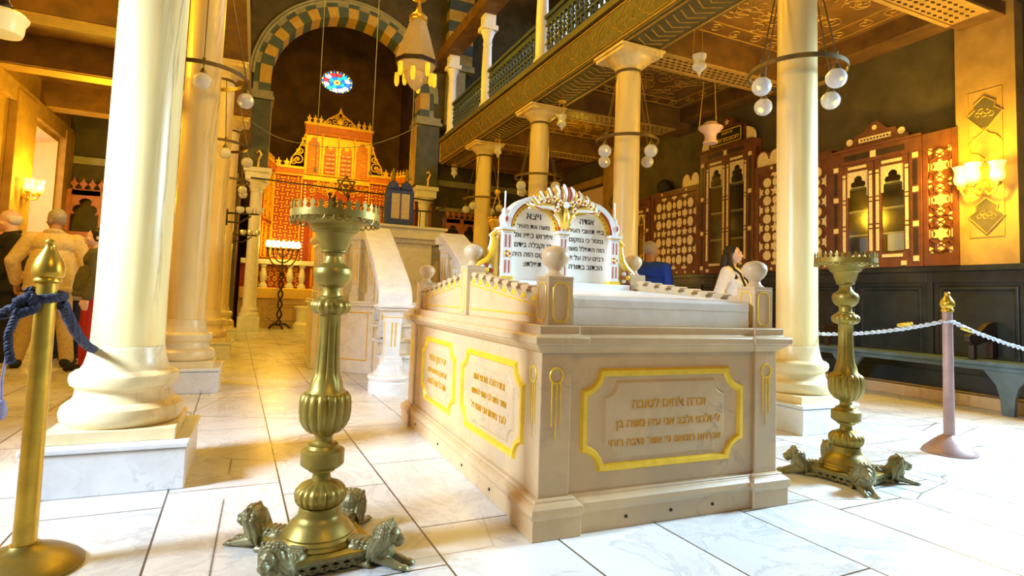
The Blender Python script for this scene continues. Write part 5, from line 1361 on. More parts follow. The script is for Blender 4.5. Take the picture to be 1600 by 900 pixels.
m_thin = glass_mat()
def cbar(b, y0, z0, y1, z1, n0, n1): b.box(CX - n1, y0, z0, CX - n0, y1, z1)
def cpoly(b, poly, n0, n1): b.prism(poly, 'x', CX - n1, CX - n0)
def crow(b, y0, y1, z, s, n, every):
    k = max(1, int((y1 - y0) / every))
    for i in range(k):
        c = y0 + (i + 0.5) * (y1 - y0) / k; cbar(b, c - s / 2, z - s / 2, c + s / 2, z + s / 2, 0, n)
def star_panel(label, y0, y1, z0, z1, cell, crest=None):
    t = thing('star_lattice_panel', label, 'wood panel', (0, 0, 0), 0)
    b = MB(); cbar(b, y0, z0, y1, z1, -0.15, 0.0)
    for q_, (a, c, d, e) in enumerate(((y0, z0, y0 + 0.07, z1), (y1 - 0.07, z0, y1, z1), (y0 + 0.07, z0, y1 - 0.07, z0 + 0.08), (y0 + 0.07, z1 - 0.10, y1 - 0.07, z1))): cbar(b, a, c, d, e, -0.01, 0.02)
    b.build('panel_board', m_cab, t, bevel=0.003, smooth=False)
    g = MB(); crow(g, y0, y1, z0 + 0.04, 0.035, 0.024, 0.2); crow(g, y0, y1, z1 - 0.05, 0.04, 0.024, 0.45); g.build('inlaid_squares', m_inlay, t, smooth=False)
    Y0, Y1, Z0, Z1 = y0 + 0.09, y1 - 0.09, z0 + 0.10, z1 - 0.12
    g = MB(); nu = max(1, round((Y1 - Y0) / cell)); nv = max(1, round((Z1 - Z0) / cell)); du = (Y1 - Y0) / nu; dv = (Z1 - Z0) / nv
    clampy = lambda P: [(min(max(p[0], Y0), Y1), min(max(p[1], Z0), Z1)) for p in P]
    for i in range(nu + 1):
        for j in range(nv + 1):
            cy, cz = Y0 + i * du, Z0 + j * dv
            if 0 < i < nu and 0 < j < nv: cpoly(g, star_poly(cy, cz, du * 0.30, 5 if (i + j) % 2 else 6, 0.47 if (i + j) % 2 else 0.6), 0, 0.008)
            elif not (i in (0, nu) and j in (0, nv)):
                P = clampy(star_poly(cy, cz, du * 0.30, 6)); cpoly(g, P, 0, 0.008)
            if i < nu and j < nv: cpoly(g, ngon(cy + du / 2, cz + dv / 2, du * 0.265, 10, 0, 1, dv / du), 0, 0.008)
            if i < nu and 0 < j < nv: cpoly(g, ngon(cy + du / 2, cz, du * 0.185, 6, 0, 0.85, 1.05), 0, 0.008)
            if j < nv and 0 < i < nu: cpoly(g, ngon(cy, cz + dv / 2, du * 0.185, 6, pi / 6, 0.85, 1.2), 0, 0.008)
    g.build('ivory_inlay', m_inlay, t, smooth=False)
    g = MB()   # raised straps between the inlays
    for i in range(nu):
        for j in range(nv):
            c = (Y0 + (i + 0.5) * du, Z0 + (j + 0.5) * dv); P = ngon(c[0], c[1], du * 0.31, 10, 0, 1, dv / du)
            g.tube([(CX - 0.004, p[0], p[1]) for p in P], du * 0.022, 5, closed=True)
            for (sy, sz) in ((1, 1), (1, -1), (-1, 1), (-1, -1)):
                g.tube([(CX - 0.004, c[0] + sy * du * 0.21, c[1] + sz * dv * 0.24), (CX - 0.004, c[0] + sy * du * 0.40, c[1] + sz * dv * 0.24), (CX - 0.004, c[0] + sy * du * 0.24, c[1] + sz * dv * 0.42)], du * 0.02, 5)
    g.build('strapwork', m_cab, t, smooth=False)
    if crest:
        for (a, c) in crest:
            w = c - a; P = [(a, z1)] + arc(a + w * 0.25, z1 + 0.10, w * 0.25, 180, 0, 8, 0.13) + arc(a + w * 0.75, z1 + 0.10, w * 0.25, 180, 0, 8, 0.13) + [(c, z1)]
            g = MB(); cpoly(g, P, -0.03, 0.0); g.build('ivory_crest', m_inlay, t, smooth=False)
            g = MB(); g.tube([(CX, p[0], p[1]) for p in P], 0.012, 6); g.build('crest_border', m_cab, t)
    return t
def bookcase(label, y0, y1, z0, z1, kind):
    t = thing('bookcase', label, 'bookcase', (0, 0, 0), 0)
    P = 0.13
    b = MB(); b.use(m_cab)
    for (a, c) in ((y0, y0 + P), (y1 - P, y1)): cbar(b, a, z0, c, z1, -0.15, 0.03)
    cbar(b, y0 + P, z1 - 0.17, y1 - P, z1, -0.15, 0.03); cbar(b, y0 + P, z0, y1 - P, z0 + 0.10, -0.15, 0.03); cbar(b, y0 + 0.003, z1 + 0.001, y1 - 0.003, z1 + 0.03, -0.15, 0.05)
    b.use(m_cab2); cbar(b, y0, z0, y1, z1, -0.155, -0.14)
    for (a, c) in ((y0, y0 + P), (y1 - P, y1)):
        for q in range(3):
            zz0 = z0 + 0.14 + q * (z1 - z0 - 0.3) / 3; cbar(b, a + 0.04, zz0, c - 0.04, zz0 + (z1 - z0 - 0.3) / 3 - 0.10, 0.03, 0.034)
    cbar(b, y0 + 0.18, z1 - 0.125, y1 - 0.18, z1 - 0.055, 0.03, 0.034)
    b.build('case', None, t, bevel=0.003, smooth=False)
    g = MB()
    for (a, c) in ((y0, y0 + P), (y1 - P, y1)):
        for q in range(4):
            zz = z0 + 0.09 + q * (z1 - z0 - 0.3) / 3; cbar(g, (a + c) / 2 - 0.03, zz - 0.03, (a + c) / 2 + 0.03, zz + 0.03, 0.03, 0.038)
    cbar(g, (y0 + y1) / 2 - 0.035, z1 - 0.13, (y0 + y1) / 2 + 0.035, z1 - 0.05, 0.03, 0.038)
    for q in range(3): c = y0 + 0.2 + q * (y1 - y0 - 0.4) / 2; cbar(g, c - 0.03, z0 + 0.02, c + 0.03, z0 + 0.07, 0.03, 0.038)
    g.build('ivory_squares', m_inlay, t, smooth=False)
    # shelves behind the glass
    b = MB(); ya, yb = y0 + P, y1 - P; za, zb = z0 + 0.10, z1 - 0.17
    for q in range(1, 4): b.box(CX + 0.03, ya, za + q * (zb - za) / 4, CX + 0.14, yb, za + q * (zb - za) / 4 + 0.02)
    b.build('shelves', m_inlay, t, smooth=False)
    if kind == 'A':
        b = MB(); b.box(CX + 0.04, yb - 0.20, za + 0.10, CX + 0.12, yb - 0.30, za + 0.28); b.build('blue_box', plain('blue_box_card', (0.02, 0.25, 0.75), 0.5), t, smooth=False)
        b = MB(); b.box(CX + 0.04, ya + 0.10, za + 0.10, CX + 0.12, ya + 0.30, za + 0.32); b.build('white_reflection', m_whitec, t, smooth=False)  # white box standing in for a reflection in the door glass
    ym_ = (ya + yb) / 2
    for (a, c) in ((ya, ym_ - 0.004), (ym_ + 0.004, yb)):
        w = c - a; s = 0.075
        b = MB()
        for (p0, q0, p1, q1) in ((a, za, a + s, zb), (c - s, za, c, zb), (a + s, za, c - s, za + s), (a + s, zb - s * 1.3, c - s, zb)): cbar(b, p0, q0, p1, q1, -0.02, 0.018)
        d = b.build('door', m_cab, t, bevel=0.003, smooth=False)
        g = MB(); oa, oc = a + s, c - s; ow = oc - oa; top = zb - s * 1.3; hz_ = top - ow * 0.95
        oc_ = (oa + oc) / 2; hw_ = ow / 2
        inner = [(oc_ - hw_ * 0.86, hz_ - 0.06), (oc_ - hw_ * 0.86, hz_ + ow * 0.12), (oc_ - hw_ * 0.66, hz_ + ow * 0.20)] + arc(oc_ - hw_ * 0.46, hz_ + ow * 0.34, hw_ * 0.30, 220, 80, 5) + arc(oc_, hz_ + ow * 0.52, hw_ * 0.46, 165, 15, 10) + arc(oc_ + hw_ * 0.46, hz_ + ow * 0.34, hw_ * 0.30, 100, -40, 5) + [(oc_ + hw_ * 0.66, hz_ + ow * 0.20), (oc_ + hw_ * 0.86, hz_ + ow * 0.12), (oc_ + hw_ * 0.86, hz_ - 0.06)]
        cpoly(g, [(oa, hz_ - 0.06)] + inner + [(oc, hz_ - 0.06), (oc, top), (oa, top)], -0.01, 0.010)
        # inlaid strips on the stiles
        for uu in (a + s / 2, c - s / 2):
            n = 3
            for q in range(n):
                q0 = za + s + 0.03 + q * (zb - za - 2 * s - 0.06) / n; q1 = q0 + (zb - za - 2 * s - 0.06) / n - 0.07
                cbar(g, uu - 0.018, q0, uu + 0.018, q1, 0.018, 0.024); cbar(g, uu - 0.018, q1 + 0.018, uu + 0.018, q1 + 0.052, 0.018, 0.024)
        for vv in (za + s / 2, zb - s * 0.65): cbar(g, a + 0.09, vv - 0.018, c - 0.09, vv + 0.018, 0.018, 0.024)
        g.build('ivory_strips', m_inlay, d, smooth=False)
        g = MB(); cbar(g, oa, za + s, oc, top, -0.004, 0.0); g.build('glass_pane', m_thin, d, smooth=False)
    # pediment
    ym2 = (y0 + y1) / 2
    if kind == 'A':
        Pd = [(y0 + 0.14, z1 + 0.03), (y0 + 0.16, z1 + 0.09), (y0 + 0.26, z1 + 0.10), (y0 + 0.30, z1 + 0.19), (y0 + 0.40, z1 + 0.20), (ym2 - 0.04, z1 + 0.31), (ym2 + 0.04, z1 + 0.31), (y1 - 0.40, z1 + 0.20), (y1 - 0.30, z1 + 0.19), (y1 - 0.26, z1 + 0.10), (y1 - 0.16, z1 + 0.09), (y1 - 0.14, z1 + 0.03)]
        b = MB(); cpoly(b, Pd, -0.05, 0.0); pd = b.build('pediment', m_cab, t, bevel=0.004, smooth=False)
        g = MB(); cpoly(g, [(ym2 - 0.20, z1 + 0.08), (ym2 + 0.20, z1 + 0.08), (ym2 + 0.20, z1 + 0.14), (ym2 - 0.20, z1 + 0.14)], 0, 0.006); cpoly(g, ngon(ym2, z1 + 0.24, 0.03, 12), 0, 0.006)
        for s_ in (-1, 1): cpoly(g, ngon(ym2 + s_ * 0.32, z1 + 0.12, 0.045, 8), 0, 0.006)
        g.use(m_cab2)
        for i in range(9): cpoly(g, ngon(ym2 - 0.16 + 0.04 * i, z1 + 0.11, 0.012, 6), 0.006, 0.009)
        g.mats = [m_inlay, m_cab2] if g.mats[0] is m_cab2 else g.mats
        g.mi = [0] * (len(g.f) - 9 * 8) + [1] * (9 * 8)
        g.build('pediment_inlay', None, pd, smooth=False)
    elif kind == 'B':
        b = MB(); Pd = [(ym2 - 0.36, z1 + 0.30), (ym2 - 0.30, z1 + 0.33), (ym2 - 0.16, z1 + 0.37), (ym2 - 0.10, z1 + 0.47), (ym2, z1 + 0.52), (ym2 + 0.10, z1 + 0.47), (ym2 + 0.16, z1 + 0.37), (ym2 + 0.30, z1 + 0.33), (ym2 + 0.36, z1 + 0.30), (ym2 + 0.38, z1 + 0.03), (ym2 - 0.38, z1 + 0.03)]
        cpoly(b, Pd, -0.05, 0.0); pd = b.build('pediment', m_cab, t, bevel=0.004, smooth=False)
        g = MB()
        for s_ in (-1, 1): cpoly(g, [(ym2 + s_ * 0.40, z1 + 0.03), (ym2 + s_ * 0.40, z1 + 0.24)] + [(ym2 + s_ * (0.40 + 0.16 * sin(radians(q))), z1 + 0.08 + 0.16 * cos(radians(q))) for q in range(0, 91, 15)] + [(ym2 + s_ * 0.56, z1 + 0.03)], -0.04, 0.0)
        cpoly(g, star_poly(ym2, z1 + 0.41, 0.055, 5, 0.45), 0, 0.008); g.build('ivory_ornament', m_inlay, pd, smooth=False)
        g = MB(); g.use(m_black); cpoly(g, [(ym2 - 0.34, z1 + 0.04), (ym2 + 0.34, z1 + 0.04), (ym2 + 0.34, z1 + 0.30), (ym2 - 0.34, z1 + 0.30)], 0.0, 0.02)
        g.use(m_gold)
        for (a, c, d, e) in ((-0.32, 0.055, 0.32, 0.07), (-0.32, 0.27, 0.32, 0.285), (-0.32, 0.055, -0.305, 0.285), (0.305, 0.055, 0.32, 0.285)): cbar(g, ym2 + a, z1 + c, ym2 + d, z1 + e, 0.02, 0.026)
        tw = lambda u, v, n: (CX - 0.021 - n, ym2 - u, z1 + v)
        text_fit(g, 'דוכאבתראשק', 0.54, 0.0, 0.10, tw, 0.003, 0.17, 0.02); text_fit(g, 'ה׳ רחמים', 0.22, 0.02, 0.215, tw, 0.003, 0.06, 0.02)
        g.build('black_gold_sign', None, pd, smooth=False)
    return t
def narrow_panel(label, y0, y1, z0, z1):
    t = thing('star_lattice_panel', label, 'wood panel', (0, 0, 0), 0)
    b = MB(); cbar(b, y0, z0, y1, z1, -0.15, 0.0)
    for (a, c, d, e) in ((y0, z0, y0 + 0.05, z1), (y1 - 0.05, z0, y1, z1), (y0 + 0.05, z0, y1 - 0.05, z0 + 0.13), (y0 + 0.05, z1 - 0.17, y1 - 0.05, z1)): cbar(b, a, c, d, e, -0.01, 0.02)
    b.build('panel_board', m_cab, t, bevel=0.003, smooth=False)
    g = MB(); cy = (y0 + y1) / 2; Z0, Z1 = z0 + 0.14, z1 - 0.18; H = Z1 - Z0; w = (y1 - y0) / 2 - 0.055
    for f in (0.18, 0.5, 0.82): cpoly(g, star_poly(cy, Z0 + H * f, 0.088, 6), 0, 0.010)
    for f in (0.06, 0.29, 0.39, 0.61, 0.71, 0.94): cpoly(g, ngon(cy, Z0 + H * f, 0.046, 6, pi / 6), 0, 0.010)
    for f in (0.02, 0.18, 0.34, 0.5, 0.66, 0.82, 0.98):
        for s_ in (-1, 1): cpoly(g, [(cy + s_ * w, max(Z0, Z0 + H * f - 0.05)), (cy + s_ * (w - 0.035), max(Z0, Z0 + H * f - 0.03)), (cy + s_ * (w - 0.035), min(Z1, Z0 + H * f + 0.03)), (cy + s_ * w, min(Z1, Z0 + H * f + 0.05))], 0, 0.008)
    g.build('ivory_inlay', m_inlay, t, smooth=False)
    g = MB(); cl = lambda z: min(max(z, Z0), Z1)
    for f in (0.18, 0.5, 0.82):
        c = Z0 + H * f
        for s_ in (-1, 1):
            g.tube([(CX - 0.006, cy + s_ * w, c - s_ * 0.0 + 0.14), (CX - 0.006, cy + s_ * 0.09, c + 0.075), (CX - 0.006, cy - s_ * 0.0, c + 0.125), (CX - 0.006, cy - s_ * w, cl(c + 0.20))], 0.010, 5)
            g.tube([(CX - 0.006, cy + s_ * w, c - 0.14), (CX - 0.006, cy + s_ * 0.09, c - 0.075), (CX - 0.006, cy, c - 0.125), (CX - 0.006, cy - s_ * w, cl(c - 0.20))], 0.010, 5)
            g.tube([(CX - 0.006, cy + s_ * 0.10, c - 0.065), (CX - 0.006, cy + s_ * 0.10, c + 0.065)], 0.008, 5)
    for f in (0.06, 0.29, 0.39, 0.61, 0.71, 0.94): g.tube([(CX - 0.006, p[0], cl(p[1])) for p in ngon(cy, Z0 + H * f, 0.064, 6, pi / 6)], 0.008, 5, closed=True)
    g.build('strapwork', m_cab, t, smooth=False)
narrow_panel('narrow star lattice panel at the near end beside the lit wall lamp', 3.60, 3.947, 1.44, 2.93)
bookcase('near inlaid bookcase with a blue box behind its arched glass doors', 3.952, 5.055, 1.44, 2.92, 'A')
star_panel('star lattice panel partly hidden behind the front right column', 5.06, 6.33, 1.44, 3.00, 0.29, crest=((5.85, 6.30),))
bookcase('tallest inlaid bookcase with the black and gold sign, behind the dark haired woman', 6.34, 7.48, 1.44, 3.46, 'B')
star_panel('star lattice panel behind the man in the blue shirt', 7.50, 8.80, 1.44, 2.97, 0.30, crest=((7.52, 7.95),))
bookcase('farthest small bookcase, just right of the second right column', 8.82, 9.72, 1.44, 2.90, 'C')
b = MB(); b.sphere((6.86, 8.55, 3.105), (0.08, 0.16, 0.13), 16, 10); b.sphere((6.86, 8.45, 3.055), (0.08, 0.12, 0.085), 12, 8)
tag(b.build('dark_bundle', m_dark), 'dark round bundle lying on top of the star lattice panel', 'bundle')

# screens at the ends of the aisles
def screen(label, x0, x1, y, z1, n):
    t = thing('wooden_screen', label, 'screen', ((x0 + x1) / 2, y, 0), 0); w = (x1 - x0); hx = w / 2
    b = MB(); b.box(-hx, 0, 0.0, hx, 0.06, z1 - 1.05); b.box(-hx, 0, z1 - 0.32, hx, 0.06, z1 - 0.20); cw = w / n
    for k in range(n + 1): b.box(-hx + k * cw - 0.045, -0.01, z1 - 1.05, -hx + k * cw + 0.045, 0.07, z1 - 0.22)
    for k in range(n):
        c = -hx + (k + 0.5) * cw; A = [p for p in cusp_arch(c, z1 - 1.2, cw - 0.10, 0.84 ) if p[1] > z1 - 0.85]
        b.prism([(c - cw / 2, z1 - 0.86), (c - cw / 2 + 0.05, z1 - 0.86)] + A[::-1] + [(c + cw / 2 - 0.05, z1 - 0.86), (c + cw / 2, z1 - 0.86), (c + cw / 2, z1 - 0.22), (c - cw / 2, z1 - 0.22)], 'y', 0.0, 0.05)
    b.build('arcade', m_screen, t, smooth=False)
    b = MB(); m = int(w / 0.15)
    for k in range(m):
        c = -hx + (k + 0.5) * w / m; q = 0.07
        b.prism([(c - q * 0.4, z1 - 0.21), (c + q * 0.4, z1 - 0.21), (c + q * 0.25, z1 - 0.16), (c + q, z1 - 0.09), (c + q * 0.3, z1 - 0.04), (c, z1 + 0.03), (c - q * 0.3, z1 - 0.04), (c - q, z1 - 0.09), (c - q * 0.25, z1 - 0.16)], 'y', 0.0, 0.05)
    b.build('cresting', m_screen, t, smooth=False)
    b = MB()
    for k in range(n):
        c = -hx + (k + 0.5) * cw; b.frame(lambda u, v, nn, c=c: (c + u, -nn, (z1 - 1.05) / 2 + 0.3 + v), cw - 0.14, z1 - 1.9 if z1 > 2.6 else 0.8, 0.04, 0.02)
    b.build('panel_mouldings', m_arkor, t, smooth=False)
screen('red brown arcaded wooden screen at the end of the left aisle', -3.45, -1.2, 13.9, 3.0, 4)
screen('red brown arcaded wooden screen at the end of the right aisle', 4.3, 6.6, 13.9, 3.1, 5)

# benches under the wainscot
t = thing('bench', 'long blue black wooden bench with curved dividers along the right wall', 'bench', (6.5, 0, 0))
b = MB(); b.box(-0.14, -1.0, 0.445, 0.22, 7.2, 0.485); b.box(-0.11, -1.0, 0.40, -0.08, 7.2, 0.445); b.build('seat', m_bench, t, bevel=0.008, smooth=False)
for y in (-0.2, 1.4, 3.02, 4.6, 6.2):
    b = MB(); b.prism([(y - 0.05, 0), (y + 0.05, 0), (y + 0.06, 0.16), (y + 0.09, 0.27), (y + 0.19, 0.40), (y - 0.19, 0.40), (y - 0.09, 0.27), (y - 0.06, 0.16)], 'x', -0.10, -0.05); b.build('leg', m_bench, t, bevel=0.004, smooth=False)
for y in (1.8, 3.33, 4.9, 6.4):
    b = MB(); P = [(0.33, 0.49), (0.33, 0.86), (0.20, 0.84), (0.10, 0.78), (0.02, 0.735), (-0.06, 0.72), (-0.10, 0.735), (-0.13, 0.71), (-0.12, 0.66), (-0.08, 0.64), (-0.06, 0.62), (-0.06, 0.49), (0.0, 0.49), (0.0, 0.62), (0.18, 0.66), (0.26, 0.66), (0.26, 0.49)]
    b.prism([(p[0], p[1]) for p in P], 'y', y - 0.025, y + 0.025); b.build('armrest', m_cab2, t, bevel=0.004, smooth=False)
# ------------------------------------------------------------------ visitors
def hand(b, w, d, side, s=1.0, curl=0.5, up=None):
    # palm and five fingers from the wrist w along d; side: direction of the thumb
    w = Vector(w); d = Vector(d).normalized(); sd = Vector(side); sd = (sd - d * sd.dot(d)).normalized(); nrm = d.cross(sd)
    b.capsule(w, w + d * 0.030 * s, 0.024 * s, 0.030 * s, 10); b.capsule(w + d * 0.045 * s + sd * 0.014 * s, w + d * 0.080 * s + sd * 0.020 * s, 0.020 * s, 0.016 * s, 8); b.capsule(w + d * 0.045 * s - sd * 0.014 * s, w + d * 0.078 * s - sd * 0.022 * s, 0.020 * s, 0.015 * s, 8)
    for k, L in enumerate((0.066, 0.076, 0.070, 0.054)):
        o = sd * (0.030 - 0.020 * k) * s; p = w + d * 0.085 * s + o; q = p + (d * (1 - 0.35 * curl) + nrm * 0.6 * curl) * L * 0.55 * s; r = q + (d * (1 - curl) + nrm * curl) * L * 0.5 * s
        b.capsule(p, q, 0.0095 * s, 0.009 * s, 8, 3); b.capsule(q, r, 0.009 * s, 0.008 * s, 8, 3)
    p = w + d * 0.03 * s + sd * 0.024 * s; q = p + (d * 0.7 + sd * 0.7) * 0.045 * s; b.capsule(p, q, 0.013 * s, 0.011 * s, 8, 3); b.capsule(q, q + (d * 0.95 + sd * 0.1 + nrm * 0.2) * 0.034 * s, 0.011 * s, 0.009 * s, 8, 3)
def person(label, loc, rz, h, arms, feet, head_turn=0.0, head_tilt=0.0, skin=None, top=None, top_mat=None, trouser_mat=None, hem=0.50, hair='bald', hair_mat=None, stout=1.0, shirt=None, lean=0.0, female=False, glasses=False, shoes=None, vx=0.010):
    # local frame: the figure faces -y; x is its left hand side as seen from the front
    t = thing('person', label, 'person', loc, rz)
    S = h / 1.72
    hz_ = h - 0.118 * S; sw = (0.175 if female else 0.19) * S * (1 + (stout - 1) * 0.3)
    zsh, zhip, zkn, zan = 1.405 * S, 0.90 * S, 0.49 * S, 0.075 * S
    ly = lean
    hc = Vector((0, -0.015 * S + ly, hz_))
    RT = Matrix.Rotation(head_turn, 3, 'Z') @ Matrix.Rotation(head_tilt, 3, 'X')
    hp = lambda x, y, z: tuple(hc + RT @ Vector((x * S, y * S, z * S)))
    b = MB()
    # head
    b.sphere(hp(0, 0.012, 0.025), (0.077 * S, 0.096 * S, 0.092 * S), 18, 14, RT); b.sphere(hp(0, -0.022, -0.035), (0.062 * S, 0.072 * S, 0.078 * S), 16, 12, RT)
    b.sphere(hp(0, -0.055, -0.083), (0.032 * S, 0.030 * S, 0.026 * S), 12, 8, RT)
    b.capsule(hp(0, -0.090, 0.008), hp(0, -0.108, -0.030), 0.011 * S, 0.016 * S, 8); b.sphere(hp(0, -0.088, 0.020), (0.048 * S, 0.018 * S, 0.013 * S), 12, 8, RT)
    for s_ in (-1, 1):
        b.sphere(hp(s_ * 0.040, -0.075, -0.030), (0.024 * S, 0.020 * S, 0.022 * S), 10, 8, RT); b.sphere(hp(s_ * 0.078, 0.012, -0.012), (0.011 * S, 0.020 * S, 0.032 * S), 10, 8, RT)
    for z, r in ((-0.062, 0.010), (-0.076, 0.011)): b.sphere(hp(0, -0.090, z), (0.026 * S, 0.012 * S, r * S * 0.8), 10, 8, RT)
    b.capsule(hp(0, 0.015, -0.06), (0, 0.012 + ly * 0.8, zsh + 0.03 * S), 0.052 * S, 0.062 * S, 12)
    # trunk
    tr = [((0, 0.005 + ly * 0.7, 1.33 * S), (sw * 0.95, 0.115 * S * stout, 0.13 * S)), ((0, ly * 0.5, 1.18 * S), (0.155 * S * stout, 0.115 * S * stout, 0.16 * S)), ((0, ly * 0.2, 1.02 * S), (0.150 * S * stout, 0.110 * S * stout, 0.14 * S)), ((0, 0.01, 0.90 * S), (0.165 * S * stout, 0.120 * S * stout, 0.12 * S))]
    for c, r in tr: b.sphere(c, r, 18, 12)
    if female:
        for s_ in (-1, 1): b.sphere((s_ * 0.075 * S, -0.085 * S + ly * 0.6, 1.245 * S), (0.068 * S, 0.062 * S, 0.065 * S), 12, 10)
    arm_pts = []
    for s_, (el, wr, hd, cu) in zip((-1, 1), arms):
        sh = Vector((s_ * sw, ly * 0.75, zsh - 0.03 * S)); el = Vector(el) * S + Vector((0, ly * 0.5, 0)); wr = Vector(wr) * S + Vector((0, ly * 0.4, 0)); arm_pts.append((sh, el, wr))
        b.capsule(sh, el, 0.056 * S, 0.042 * S, 10); b.capsule(el, wr, 0.041 * S, 0.027 * S, 10)
        hand(b, wr, hd, (-s_ * 0.3, -1, 0.1), S, cu)
    leg_pts = []
    for s_, (fx, fy, fa) in zip((-1, 1), feet):
        hipp = Vector((s_ * 0.088 * S, 0.005, zhip)); an = Vector((fx, fy, zan)); kn = (hipp + an) / 2 + Vector((0, -0.03, 0)); leg_pts.append((hipp, kn, an, fa))
        b.capsule(hipp, kn, 0.088 * S, 0.056 * S, 12); b.capsule(kn, an, 0.056 * S, 0.036 * S, 12)
        fd = Vector((sin(fa), -cos(fa), 0)); b.capsule(an + Vector((0, 0, -0.035)) - fd * 0.03, an + fd * 0.15 * S + Vector((0, 0, -0.045)), 0.038 * S, 0.030 * S, 10)
    body = b.build('body', skin, t, remesh=vx)
    # trousers and shoes
    g = MB()
    for (hipp, kn, an, fa) in leg_pts:
        g.capsule(hipp + Vector((0, 0, 0.02)), kn, 0.102 * S * (0.5 + stout * 0.5), 0.078 * S, 12); g.capsule(kn, an + Vector((0, 0, 0.015)), 0.078 * S, 0.068 * S, 12)
    g.sphere((0, 0.012, 0.92 * S), (0.178 * S * stout, 0.132 * S * stout, 0.13 * S), 18, 12); g.build('trousers', trouser_mat, t, remesh=vx)
    g = MB()
    for (hipp, kn, an, fa) in leg_pts:
        fd = Vector((sin(fa), -cos(fa), 0)); g.capsule(Vector((an.x, an.y, 0.052)) - fd * 0.04, Vector((an.x, an.y, 0.042)) + fd * 0.17 * S, 0.052 * S, 0.040 * S, 12); g.box(an.x - 0.03, an.y - 0.03, 0.0, an.x + 0.03, an.y + 0.03, 0.06)
    g.build('shoes', shoes or m_blackc, t, remesh=vx)
    # upper garment
    g = MB(); k = 1.12
    for c, r in tr[:3]: g.sphere(c, (r[0] * k, r[1] * k * 1.05, r[2] * 1.02), 18, 12)
    if female:
        for s_ in (-1, 1): g.sphere((s_ * 0.075 * S, -0.09 * S + ly * 0.6, 1.24 * S), (0.078 * S, 0.070 * S, 0.075 * S), 12, 10)
    zb = hem * h; J = 1.13 if top == 'jacket' else 1.0; g.lathe([(0.178 * S * stout * J, zb), (0.184 * S * stout * J, zb + 0.03), (0.176 * S * stout * J, zb + 0.06), (0.182 * S * stout * J, 1.0 * S), (0.165 * S * stout * J, 1.14 * S), (0.15 * S * stout, 1.25 * S)], 26)
    if abs(ly) > 0: pass
    for (sh, el, wr) in arm_pts:
        J = 1.14 if top == 'jacket' else 1.0; g.capsule(sh, el, 0.074 * S * J, 0.060 * S * J, 12); g.capsule(el, el + (wr - el) * (0.90 if top != 'short' else 0.05), 0.062 * S * J, 0.050 * S * J, 12)
        g.capsule((0, 0.01 + ly * 0.75, zsh + 0.0 * S), sh, 0.068 * S, 0.072 * S, 12)
    if top == 'jacket':
        n = 20; g.tube([(0.080 * S * cos(2 * pi * q / n), 0.012 + ly * 0.8 + 0.080 * S * sin(2 * pi * q / n), zsh + (0.052 + 0.022 * sin(2 * pi * q / n)) * S) for q in range(n)], 0.022 * S, 8, closed=True)
    gm = g.build('jacket' if top == 'jacket' else 'shirt', top_mat, t, remesh=vx)
    if shirt:
        g = MB(); g.prism([(-0.055 * S, zsh + 0.05 * S), (0.055 * S, zsh + 0.05 * S), (0.04 * S, zsh - 0.16 * S), (-0.04 * S, zsh - 0.16 * S)], 'y', -0.150 * S * stout + ly, -0.06 * S); g.build('shirt_front', shirt, t, bevel=0.01)
    # face and hair
    g = MB()
    for s_ in (-1, 1):
        g.use(m_cream).sphere(hp(s_ * 0.031, -0.085, 0.000), (0.013 * S, 0.008 * S, 0.0065 * S), 10, 8, RT); g.use(m_haird).sphere(hp(s_ * 0.031, -0.0915, 0.0), (0.0055 * S, 0.004 * S, 0.0055 * S), 8, 6, RT)
        g.use(m_haird).capsule(hp(s_ * 0.016, -0.098, 0.022), hp(s_ * 0.050, -0.088, 0.024), 0.0035 * S, 0.003 * S, 6, 2)
    g.use(m_lip).sphere(hp(0, -0.099, -0.063), (0.021 * S, 0.006 * S, 0.005 * S), 10, 6, RT); g.sphere(hp(0, -0.099, -0.073), (0.018 * S, 0.006 * S, 0.0055 * S), 10, 6, RT)
    if glasses:
        for s_ in (-1, 1): g.use(m_haird).tube([hp(s_ * 0.033 + 0.024 * cos(2 * pi * q / 14), -0.104, 0.0 + 0.019 * sin(2 * pi * q / 14)) for q in range(14)], 0.003 * S, 5, closed=True); g.tube([hp(s_ * 0.057, -0.104, 0.003), hp(s_ * 0.08, 0.0, 0.005)], 0.0025 * S, 5)
    g.build('face_features', None, t, angle=60)
    g = MB()
    if hair == 'ring':      # receding: back and sides only
        g.sphere(hp(0, 0.036, -0.004), (0.084 * S, 0.086 * S, 0.072 * S), 16, 12, RT)
        for s_ in (-1, 1): g.sphere(hp(s_ * 0.060, 0.018, 0.018), (0.024 * S, 0.050 * S, 0.040 * S), 12, 10, RT)
    elif hair == 'short':
        g.sphere(hp(0, 0.022, 0.036), (0.083 * S, 0.098 * S, 0.090 * S), 18, 14, RT)
        for s_ in (-1, 1): g.sphere(hp(s_ * 0.062, 0.015, 0.0), (0.022 * S, 0.050 * S, 0.055 * S), 12, 10, RT)
    elif hair == 'bob':
        g.sphere(hp(0, 0.022, 0.030), (0.092 * S, 0.106 * S, 0.096 * S), 18, 14, RT)
        for s_ in (-1, 1): g.capsule(hp(s_ * 0.072, 0.01, 0.02), hp(s_ * 0.080, 0.0, -0.085), 0.030 * S, 0.024 * S, 10)
        g.sphere(hp(0, 0.06, -0.04), (0.080 * S, 0.055 * S, 0.080 * S), 14, 10, RT)
    elif hair == 'long':
        g.sphere(hp(0, 0.026, 0.036), (0.088 * S, 0.100 * S, 0.092 * S), 18, 14, RT)
        g.capsule(hp(0, 0.068, -0.02), (0.0, 0.125 * S, hz_ - 0.33 * S), 0.075 * S, 0.070 * S, 14)
